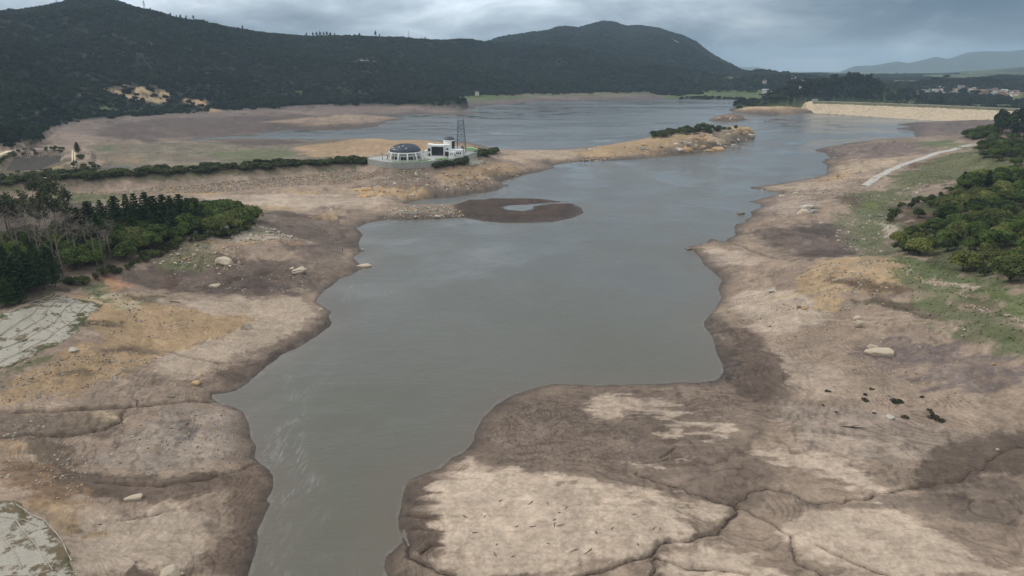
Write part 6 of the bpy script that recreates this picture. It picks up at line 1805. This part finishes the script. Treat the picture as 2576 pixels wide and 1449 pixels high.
MB().add([p - o0 for p in e0] + [p - o0 + np.array([-9, 2, -3.0]) for p in e0], [(0, 1, 2, 3, 4, 5)] + [(i, i + 1, i + 7, i + 6) for i in range(5)] + [(11, 10, 9, 8, 7, 6)]).build('abutment', M_RIP, dam)
rng = np.random.RandomState(5)
k = rng.randint(0, NT, 4200); j = rng.rand(4200)
q = Bt[k] + (Bt[k + 1] - Bt[k]) * rng.rand(4200, 1) + (Tt[k] - Bt[k]) * (j * 0.8)[:, None] - o0
lowpoly_stones('rubble_stones', '', q - np.array([0, 0, 0.25]), 0.35 + 0.4 * rng.rand(4200), rng, [M_RTAN, M_RTAN, M_RTAN, M_RGREY], dam)
for kk in range(0, NT, 10):
    q = Tt[kk] - o0
    MB().box((q[0], q[1] + 0.5, q[2] + 0.55), (0.5, 0.5, 1.1)).build('kerb_post', M_CONC, dam)
g = PY(2053, 254.0, 1150)
gh = thing('gatehouse', 'tiny flat roofed gatehouse at the end of the dam crest', 'building', (g[0], g[1] + 4, g[2] - 0.3))
MB().box((0, 0, 1.4), (7, 5, 2.8)).build('wall', M_CONC, gh); MB().box((0, 0, 2.95), (9, 6, 0.3)).build('roof', M_ROAD, gh)

# ------------------------------------------------------------------ the compound on the headland
M_WHITE = plain('white_paint', C(226,226,222), 0.7, 0.06, 0.5)
M_GLASS = plain('dark_glass', C(30,32,36), 0.12, 0.1, 0.5, spec=0.6)
M_SLATE = plain('dome_slate', C(62,68,78), 0.5, 0.25, 1.2, spec=0.4)
M_STEEL = plain('galvanised_steel', C(104,112,120), 0.5, 0.1, 1.0, spec=0.4)
M_LAWN = plain('lawn', C(98,124,74), 0.9, 0.25, 0.6)
M_PAVE = plain('paving', C(168,168,162), 0.9, 0.15, 0.4)
M_WALL = plain('stained_concrete', C(160,158,150), 0.9, 0.3, 0.6)
M_GREENBOX = plain('pale_green_metal', C(176,208,150), 0.6, 0.08, 0.5)
M_FENCEG = plain('pale_fence', C(172,190,186), 0.6, 0.1, 1.0)
S = PLAT_Z
pl_in = [P(u, v, S)[:2] for u, v in [(927,400.5),(945,403.3),(967,407),(990,409.4),(1013,409.9),(1050,408.4),(1088,405),(1132,401),(1165,393.6),(1198,382.8),(1213,376.3),(1203,373),(1150,377),(1080,384),(1000,390),(952,394),(927,396.6)]]
sheet('paving', pl_in, S + 0.05, M_PAVE, 'grey paving of the compound')
for pts in ([(985,407.5),(1010,409),(1050,407.6),(1075,404.6),(1085,400.5),(1060,402.5),(1020,405),(990,404.5)], [(1095,403.8),(1130,400.5),(1128,396.5),(1095,399)]):
    sheet('lawn', [P(u, v, S)[:2] for u, v in pts], S + 0.09, M_LAWN, 'short green lawn inside the compound wall')
# domed hall
dc = P(1020.5, 399.6, S + 0.05)
hall = thing('domed_hall', 'white round hall with dark slate dome and outer concrete ribs', 'building', dc)
MB().lathe([(9.3, 0), (9.3, 4.4)], 36).build('wall', M_WHITE, hall)
MB().lathe([(13.6, 0), (13.6, 0.25), (9.2, 0.25)], 36).build('plinth', M_CONC, hall)
MB().lathe([(9.0, 4.4), (11.3, 4.5), (11.4, 5.2), (10.8, 5.35), (9.0, 5.35)], 36).build('ring_beam', M_WHITE, hall)
prof = []
Rd, hd = 10.8, 4.9
for k in range(9):
    a = k / 8
    prof.append((Rd * math.cos(a * math.pi / 2) ** 0.9 + (0.05 if k == 8 else 0), 5.36 + hd * math.sin(a * math.pi / 2)))
dome = MB().lathe(prof, 32).build('dome', M_SLATE, hall)
for k in range(16):
    a = 2 * math.pi * k / 16
    MB().tube([(r * math.cos(a), r * math.sin(a), z + 0.04) for r, z in prof], 0.08, 4).build('dome_rib', M_SLATE, dome)
for k in range(1, 7):
    r, z = prof[k]
    MB().tube([(r * math.cos(2 * math.pi * i / 32), r * math.sin(2 * math.pi * i / 32), z + 0.03) for i in range(33)], 0.07, 4, False).build('dome_ring', M_SLATE, dome)
for a, k in ((-2.25, 2), (-1.95, 4), (-1.35, 3), (-2.55, 3), (-1.65, 5), (-2.9, 2)):
    r, z = prof[k]
    MB().box((r * math.cos(a), r * math.sin(a), z + 0.15), (1.1, 1.0, 0.4), a).build('skylight', M_WHITE, dome)
for k in range(12):
    a = 2 * math.pi * (k + 0.5) / 12
    mb = MB()
    c_, s_ = math.cos(a), math.sin(a); px, py = -s_ * 0.35, c_ * 0.35
    path = [(11.0, 5.3), (11.9, 4.4), (12.6, 3.0), (13.1, 1.4), (13.3, 0.0)]; inner = [(10.4, 4.9), (11.1, 4.0), (11.8, 2.7), (12.3, 1.2), (12.5, 0.0)]
    vs = []
    for (r1, z1), (r2, z2) in zip(path, inner):
        vs += [(r1 * c_ + px, r1 * s_ + py, z1), (r1 * c_ - px, r1 * s_ - py, z1), (r2 * c_ - px, r2 * s_ - py, z2), (r2 * c_ + px, r2 * s_ + py, z2)]
    fs = []
    for i in range(4):
        for j in range(4):
            fs.append((i * 4 + j, i * 4 + (j + 1) % 4, i * 4 + 4 + (j + 1) % 4, i * 4 + 4 + j))
    fs += [(3, 2, 1, 0), (16, 17, 18, 19)]
    mb.add(vs, fs).build('rib', M_WHITE, hall)
    a2 = 2 * math.pi * k / 12
    w = MB().box((9.34 * math.cos(a2), 9.34 * math.sin(a2), 1.45), (0.16, 3.7, 2.1), a2).build('window', M_GLASS, hall)
    MB().box((9.40 * math.cos(a2), 9.40 * math.sin(a2), 2.62), (0.22, 3.9, 0.2), a2).build('lintel', M_WHITE, w)
    MB().box((9.44 * math.cos(a2), 9.44 * math.sin(a2), 1.45), (0.12, 0.12, 2.1), a2).build('mullion', M_WHITE, w)
    for dd_ in (-0.16, -0.05, 0.05, 0.16):
        MB().box((9.36 * math.cos(a2 + dd_), 9.36 * math.sin(a2 + dd_), 3.95), (0.14, 0.8, 0.5), a2 + dd_).build('vent_slot', M_GLASS, hall)
MB().tube([(13.2 * math.cos(a), 13.2 * math.sin(a), 5.6 + 3.0 * math.sin((a - 0.1) / 1.7 * math.pi / 2 + 0.2)) for a in np.linspace(0.1, 1.7, 14)], 0.14, 5).build('rusty_rail', plain('rust', C(150,92,74), 0.8, 0.2, 1), hall)
# white block with glass front and domed tower
bo = P(1100, 393.5, S + 0.05)
blk = thing('white_block', 'white cubic building with big dark glass front and round domed tower', 'building', bo, -0.06)
MB().box((0.25, 4.2, 3.8), (9.7, 8.0, 7.6)).build('glass_block', M_WHITE, blk)
MB().box((-6.0, 6.0, 3.95), (2.9, 7.6, 7.9)).build('side_wing', M_WHITE, blk)
MB().box((7.1, 5.6, 4.05), (3.9, 8.0, 8.1)).build('stair_wing', M_WHITE, blk)
gw = MB().box((0.25, 0.16, 3.7), (8.5, 0.16, 6.1)).build('glass_front', M_GLASS, blk)
M_FRAME = plain('dark_frame', C(58,60,64), 0.5, 0.1, 1)
for x in np.linspace(-3.9, 4.4, 6)[1:-1]:
    MB().box((x, 0.06, 3.7), (0.10, 0.12, 6.1)).build('mullion', M_FRAME, gw)
for z in (2.2, 3.7, 5.2):
    MB().box((0.25, 0.05, z), (8.5, 0.10, 0.10)).build('transom', M_FRAME, gw)
for x, y, z, w_, h_, nm in ((-6.0, 2.16, 4.4, 1.7, 2.1, 'window'), (7.2, 1.56, 5.1, 1.3, 1.2, 'window'), (-6.1, 2.16, 0.9, 1.2, 1.8, 'door'), (7.0, 1.56, 1.7, 3.0, 3.1, 'entrance')):
    f = MB().box((x, y, z), (w_, 0.14, h_)).build(nm, M_GLASS, blk)
    MB().box((x, y - 0.02, z + h_ / 2 + 0.08), (w_ + 0.2, 0.2, 0.12)).build('lintel', M_WHITE, f)
tw = MB().lathe([(4.1, 0), (4.1, 10.2), (4.35, 10.25), (4.35, 10.7), (0, 10.7)], 28, (7.2, 10.5, 0)).build('tower', M_WHITE, blk)
MB().lathe([(4.15 * math.cos(k / 6 * math.pi / 2) + 0.02, 10.72 + 2.3 * math.sin(k / 6 * math.pi / 2)) for k in range(7)], 28, (7.2, 10.5, 0)).build('dome', M_SLATE, tw)
MB().lathe([(4.16, 4.6), (4.16, 9.9)], 10, (7.2, 10.5, 0), -0.95, 0.05, False).build('window', M_GLASS, tw)
MB().box((13.4, 5.2, 2.1), (8.6, 7.6, 4.2), 0.0).build('annex', M_WHITE, blk)
for x in (13.6, 15.0, 16.4):
    MB().box((x, 1.33, 2.2), (0.9, 0.14, 1.3)).build('window', M_GLASS, blk)
MB().box((11.0, 0.2, 1.7), (5.0, 3.4, 3.4)).build('porch', M_WHITE, blk)
for x in (9.9, 11.0):
    MB().box((x, -1.56, 1.9), (0.75, 0.12, 0.75)).build('window', M_GLASS, blk)
MB().box((13.0, -1.56, 1.1), (0.7, 0.12, 2.0)).build('door', M_GLASS, blk)
MB().box((-8.6, 4.2, 1.9), (2.2, 5.0, 3.8)).build('porch', M_WHITE, blk)
for x, y, w_, d_, z in ((0.25, 4.2, 9.9, 8.2, 7.6), (-6.0, 6.0, 3.1, 7.8, 7.9), (13.4, 5.2, 8.8, 7.8, 4.2)):
    MB().box((x, y, z + 0.12), (w_, d_, 0.24)).build('coping', M_WHITE, blk)
for x, y in ((12.0, 9.5), (14.5, 9.8), (17.0, 9.5)):
    MB().box((x, y + 1, 2.9), (1.6, 1.6, 5.8)).build('rear_wing', M_GLASS if x == 17.0 else M_WHITE, blk)
# lattice mast
lp = P(1161, 383.5, S + 0.05)
mast = thing('lattice_mast', 'tall galvanised lattice radio mast behind the white block', 'mast', lp)
hm, b0, b1, nb = 24.0, 3.4, 1.9, 8
def leg(i, f):
    s = b0 + (b1 - b0) * f
    return np.array([(-1, 1, 1, -1)[i] * s, (-1, -1, 1, 1)[i] * s, f * hm])
for i in range(4):
    MB().tube([leg(i, f) for f in np.linspace(0, 1, 5)], 0.20, 5).build('leg', M_STEEL, mast)
for i in range(4):
    j = (i + 1) % 4
    for k in range(nb):
        f0, f1 = k / nb, (k + 1) / nb
        MB().tube([leg(i, f0), leg(j, f1)], 0.095, 4, False).build('brace', M_STEEL, mast)
        MB().tube([leg(j, f0), leg(i, f1)], 0.095, 4, False).build('brace', M_STEEL, mast)
    for f in (0.125, 0.25, 0.375, 0.625, 0.875):
        MB().tube([leg(i, f), leg(j, f)], 0.06, 4, False).build('brace', M_STEEL, mast)
for f in (0.5, 0.75, 1.0):
    s = b0 + (b1 - b0) * f
    pfm = MB().box((0, 0, f * hm), (2 * s + 0.6, 2 * s + 0.6, 0.16)).build('platform', M_STEEL, mast)
for x, y in ((-1.6, -1.6), (1.7, -1.5), (1.6, 1.6), (0, 0)):
    MB().tube([(x, y, hm), (x, y, hm + R.uniform(1.8, 3.2))], 0.07, 4).build('antenna', M_STEEL, mast)
for i in range(9):
    p = P(R.uniform(1138, 1158), R.uniform(380, 384), S)
    a_ = thing('antenna_pole', 'thin antenna pole beside the lattice mast', 'antenna', p, 0, 'antenna poles beside the mast')
    hh = R.uniform(6, 11)
    MB().tube([(0, 0, 0), (0, 0, hh)], 0.07, 4).build('pole', M_STEEL, a_)
    MB().tube([(-0.4, 0, hh * 0.85), (0.4, 0, hh * 0.85)], 0.05, 4).build('crossbar', M_STEEL, a_)
for u, v, w_, h_, lab in ((1183, 380.2, 5.4, 2.7, 'large pale green container behind the compound wall'), (1195.5, 380.5, 3.0, 1.9, 'small pale green container at the end of the compound')):
    p = P(u, v, S + 0.05)
    c_ = thing('container', lab, 'container', p)
    MB().box((0, 0, h_ / 2), (w_, 2.6, h_)).build('body', M_GREENBOX, c_); MB().box((0, 0, h_ + 0.06), (w_ + 0.2, 2.8, 0.12)).build('roof', M_GREENBOX, c_)
    MB().box((w_ * 0.3, -1.33, h_ * 0.45), (w_ * 0.22, 0.08, h_ * 0.8)).build('door', M_FENCEG, c_)
p = P(1201, 379.5, S + 0.05)
tk_ = thing('tank', 'small orange tank beside the pale green containers', 'tank', p)
MB().lathe([(0.75, 0), (0.75, 1.9), (0.4, 2.3), (0.02, 2.4)], 14).build('body', plain('orange_paint', C(190,140,60), 0.6, 0.1, 1), tk_)
MB().lathe([(0.9, -0.02), (0.9, 0.15), (0.02, 0.15)], 14).build('base', M_CONC, tk_)
# retaining wall and fence round the compound
edge = [np.append(q, 0) for q in [P(u, v, S)[:2] for u, v in [(925,401),(942,404),(965,408),(990,410.5),(1013,411),(1050,409.5),(1088,406),(1132,402),(1166,394.5),(1199,383.5),(1216,376)]]]
cum = [0]
for a, b_ in zip(edge[:-1], edge[1:]):
    cum.append(cum[-1] + np.linalg.norm(b_ - a))
def on_edge(s):
    i = min(np.searchsorted(cum, s, 'right') - 1, len(edge) - 2)
    f = (s - cum[i]) / (cum[i + 1] - cum[i])
    return edge[i] + (edge[i + 1] - edge[i]) * f
wl = thing('retaining_wall', 'long stained concrete wall of upright panels round the compound', 'wall', (edge[0][0], edge[0][1], S))
fn_ = thing('mesh_fence', 'pale see through fence on top of the concrete wall', 'fence', (edge[0][0], edge[0][1], S))
npan = int(cum[-1] / 3.0)
prev = None
for k in range(npan):
    a, b_ = on_edge(cum[-1] * k / npan), on_edge(cum[-1] * (k + 1) / npan - 1e-3)
    m_ = (a + b_) / 2 - edge[0]; d = b_ - a; rz = math.atan2(d[1], d[0]); ln = np.linalg.norm(d)
    MB().box((m_[0], m_[1], -1.75), (ln - 0.06, 0.4 + R.uniform(0, 0.05), 4.1), rz).build('panel', M_WALL, wl)
    q = a - edge[0]
    MB().box((q[0], q[1], 1.05), (0.12, 0.12, 1.5), rz).build('post', M_FENCEG, fn_)
    for z in (1.75, 1.1, 0.5):
        MB().box((m_[0], m_[1], z), (ln, 0.06, 0.07), rz).build('rail', M_FENCEG, fn_)
cops = [on_edge(cum[-1] * k / 60 * 0.9999) - edge[0] + np.array([0, 0, 0.33]) for k in range(61)]
MB().tube(cops, 0.2, 4).build('coping', M_WALL, wl)
# palms in the compound
M_PALM = plain('palm_frond', C(78,84,54), 0.8, 0.2, 1)
for u, v, h in ((962, 401.5, 4.2), (975, 402, 3.0), (1126, 398, 3.4), (1056, 404, 2.6)):
    p = P(u, v, S + 0.05)
    r = thing('palm_tree', 'small palm with drooping fronds inside the compound', 'palm', p, 0, 'palms in the compound')
    MB().tube([(0, 0, 0), (0.05, 0, h)], [0.2, 0.14], 6).build('trunk', M_DBARK, r)
    for k in range(9):
        a = 2 * math.pi * k / 9
        MB().add([(0.1 * math.cos(a + 1.57), 0.1 * math.sin(a + 1.57), h), (-0.1 * math.cos(a + 1.57), -0.1 * math.sin(a + 1.57), h), (0.9 * math.cos(a - 0.12), 0.9 * math.sin(a - 0.12), h + 0.35), (0.9 * math.cos(a + 0.12), 0.9 * math.sin(a + 0.12), h + 0.35), (1.5 * math.cos(a), 1.5 * math.sin(a), h - 0.4)], [(0, 1, 2, 3), (3, 2, 4)]).build('frond', M_PALM, r)

# ------------------------------------------------------------------ houses, pylons, people
WALLC = [plain('render_white', C(222,218,208), 0.8, 0.08, 0.3), plain('render_cream', C(206,186,156), 0.8, 0.1, 0.3), plain('brick', C(160,126,106), 0.85, 0.15, 0.5), plain('render_grey', C(170,166,160), 0.8, 0.1, 0.3)]
ROOFC = [plain('roof_tile', C(120,100,90), 0.85, 0.2, 0.5), plain('roof_grey', C(150,150,150), 0.8, 0.15, 0.5), plain('roof_brown', C(116,102,94), 0.85, 0.2, 0.5)]
def house_meshes(w, d, h, rh):
    wall = MB().box((0, 0, h / 2), (w, d, h))
    wall.add([(-w / 2, -d / 2, h), (-w / 2, d / 2, h), (-w / 2, 0, h + rh * 0.95), (w / 2, -d / 2, h), (w / 2, d / 2, h), (w / 2, 0, h + rh * 0.95)], [(0, 2, 1), (3, 4, 5)])
    e = 0.5
    roof = MB().add([(-w / 2 - e, -d / 2 - e, h - 0.1), (w / 2 + e, -d / 2 - e, h - 0.1), (w / 2 + e, 0, h + rh), (-w / 2 - e, 0, h + rh), (-w / 2 - e, d / 2 + e, h - 0.1), (w / 2 + e, d / 2 + e, h - 0.1),
                     (-w / 2 - e, -d / 2 - e, h + 0.15), (w / 2 + e, -d / 2 - e, h + 0.15), (w / 2 + e, 0, h + rh + 0.25), (-w / 2 - e, 0, h + rh + 0.25), (-w / 2 - e, d / 2 + e, h + 0.15), (w / 2 + e, d / 2 + e, h + 0.15)],
                    [(6, 7, 8, 9), (9, 8, 11, 10), (0, 3, 2, 1), (3, 4, 5, 2), (0, 1, 7, 6), (5, 4, 10, 11), (1, 2, 8, 7), (2, 5, 11, 8), (4, 3, 9, 10), (3, 0, 6, 9)])
    win = MB()
    return wall, roof
protoh = []
for i, (w, d, h, rh) in enumerate(((11, 8, 5.5, 2.6), (14, 9, 6.5, 2.4), (9, 8, 7.5, 2.2), (18, 10, 8.5, 1.6))):
    wall, roof = house_meshes(w, d, h, rh)
    for j, wm_ in enumerate(WALLC):
        protoh.append((wall.mesh('wall', wm_), roof.mesh('roof', ROOFC[(i + j) % 3]), w, d, h, wm_.name))
def house(x, y, k, rz, label, group, sc=1.0):
    wm_, rm_, w, d, h, _ = protoh[k]
    r = thing('house', label, 'house', (x, y, float(ground(x, y)) - 0.4), rz, group)
    r.scale = (sc,) * 3
    for nm, me in (('wall', wm_), ('roof', rm_)):
        o = bpy.data.objects.new(nm, me); COL.objects.link(o); o.parent = r
    for xx in (-w * 0.28, w * 0.28):
        o = bpy.data.objects.new('window', WINM); COL.objects.link(o); o.parent = r; o.location = (xx, -d / 2 - 0.02, h * 0.55)
    o = bpy.data.objects.new('door', DOORM); COL.objects.link(o); o.parent = r; o.location = (0, -d / 2 - 0.02, 1.1)
    return r
WINM = MB().box((0, 0, 0), (1.6, 0.1, 1.4)).mesh('window', M_GLASS)
DOORM = MB().box((0, 0, 0), (1.1, 0.1, 2.2)).mesh('door', M_DBARK)
CN = {'render_white': 'white', 'render_cream': 'cream', 'brick': 'brick', 'render_grey': 'grey'}
for x, y in scatter([(2283,226),(2330,219),(2400,220),(2470,225),(2560,236),(2600,244),(2540,243),(2440,236),(2330,232)], 85, 15, 51):
    k = R.randrange(16)
    house(x, y, k, R.uniform(-0.8, 0.8), 'small %s house in the village beyond the dam' % CN[protoh[k][5]], '%s houses of the village' % CN[protoh[k][5]], R.uniform(0.65, 1.0))
for x, y in scatter([(1860,212),(1960,196),(2080,200),(2120,206),(2000,214),(1900,220)], 16, 50, 52):
    k = R.choice([0, 4, 8, 1])
    house(x, y, k, R.uniform(-0.8, 0.8), 'isolated %s farmhouse among the hedges at the foot of the peaked hill' % CN[protoh[k][5]], '%s farmhouses below the peaked hill' % CN[protoh[k][5]], 1.1)
p = at(1200, 240)
house(p[0], p[1], 8, 0.1, 'pale farmhouse with red brown roof on the far shore meadow', None, 0.9)
p = at(2010, 222)
house(p[0], p[1], 0, 0.3, 'small white hut on the bare flank of the wooded knoll', None, 0.6)
for u in (152, 368, 1026):
    d = ray(u, 50); s_ = d[0] / d[1]
    ci = int((s_ + 1) / 2 * (NC - 1)); k = np.argmax(np.where((YR > 1500) & (YR < 2350), (GZ[:, ci] - H) / YR, -9))
    py = thing('pylon', 'steel power pylon on the skyline near the ridge summit' if u == 152 else 'steel power pylon on the skyline of the falling ridge' if u == 368 else 'steel power pylon on the low middle of the long ridge', 'pylon', (s_ * YR[k], YR[k], GZ[k, ci] - 0.5))
    for i in range(4):
        sx, sy = (-1, 1, 1, -1)[i], (-1, -1, 1, 1)[i]
        MB().tube([(sx * 2.6, sy * 2.6, 0), (sx * 0.8, sy * 0.8, 13), (sx * 0.4, sy * 0.4, 21)], 0.2, 4).build('leg', M_STEEL, py)
    for z, w_ in ((13, 5.0), (16, 4.4), (19, 3.6)):
        MB().box((0, 0, z), (2 * w_, 0.35, 0.35)).build('crossarm', M_STEEL, py)
    for z in (3, 6, 9):
        s1, s2 = 2.6 - z * 0.138, 2.6 - (z + 3) * 0.138
        MB().tube([(-s1, -s1, z), (s2, -s2, z + 3)], 0.12, 3).build('brace', M_STEEL, py); MB().tube([(s1, -s1, z), (-s2, -s2, z + 3)], 0.12, 3).build('brace', M_STEEL, py)

def person(u, v, label, cloth, trouser, rz, stride):
    p = at(u, v)
    me = bpy.data.meshes.new('person')
    J = [(0, 0, 0.95, .15), (0, 0, 1.15, .15), (0, 0, 1.38, .17), (0, 0, 1.50, .06), (0, 0.02, 1.62, .10), (0, 0.02, 1.73, .085),
         (-.10, 0, 0.90, .10), (-.11, stride * .5, .50, .07), (-.11, stride * .3, .08, .05), (-.11, stride * .3 - .14, .03, .04),
         (.10, 0, .90, .10), (.11, -stride * .5, .50, .07), (.11, -stride * .6, .08, .05), (.11, -stride * .6 - .14, .03, .04),
         (-.20, 0, 1.40, .07), (-.25, .02, 1.12, .05), (-.24, -.10, .88, .04), (.20, 0, 1.40, .07), (.25, .02, 1.12, .05), (.24, -.12, .90, .04)]
    E = [(0, 1), (1, 2), (2, 3), (3, 4), (4, 5), (0, 6), (6, 7), (7, 8), (8, 9), (0, 10), (10, 11), (11, 12), (12, 13), (2, 14), (14, 15), (15, 16), (2, 17), (17, 18), (18, 19)]
    me.from_pydata([j[:3] for j in J], E, [])
    o = bpy.data.objects.new('person', me); COL.objects.link(o)
    sk = o.modifiers.new('skin', 'SKIN')
    for sv, j in zip(me.skin_vertices[0].data, J):
        sv.radius = (j[3], j[3] * 0.85)
    me.skin_vertices[0].data[0].use_root = True
    o.modifiers.new('smooth', 'SUBSURF').render_levels = 2
    m, t, b = mat('person_clothes')
    tcn = nd(t, 'ShaderNodeTexCoord'); sp = nd(t, 'ShaderNodeSeparateXYZ'); t.links.new(tcn.outputs['Object'], sp.inputs[0])
    c = mix_n(t, math_n(t, 'GREATER_THAN', sp.outputs[2], 0.92), tuple(trouser), tuple(cloth))
    c = mix_n(t, math_n(t, 'GREATER_THAN', sp.outputs[2], 1.50), c, tuple(C(150,110,86)))
    c = mix_n(t, math_n(t, 'GREATER_THAN', sp.outputs[2], 1.70), c, tuple(C(34,28,24)))
    t.links.new(c, b.inputs['Base Color'])
    me.materials.append(m)
    o.location = tuple(p); o.rotation_euler = (0, 0, rz)
    return tag(o, label, 'person')
person(862, 634, 'person in dark blue jacket and dark trousers walking by the water near the white rock', C(44,54,82), C(40,40,46), 0.6, 0.5)
person(826, 593, 'person in pale shirt standing on the open mud below the wood', C(170,168,164), C(58,56,56), 2.2, 0.15)
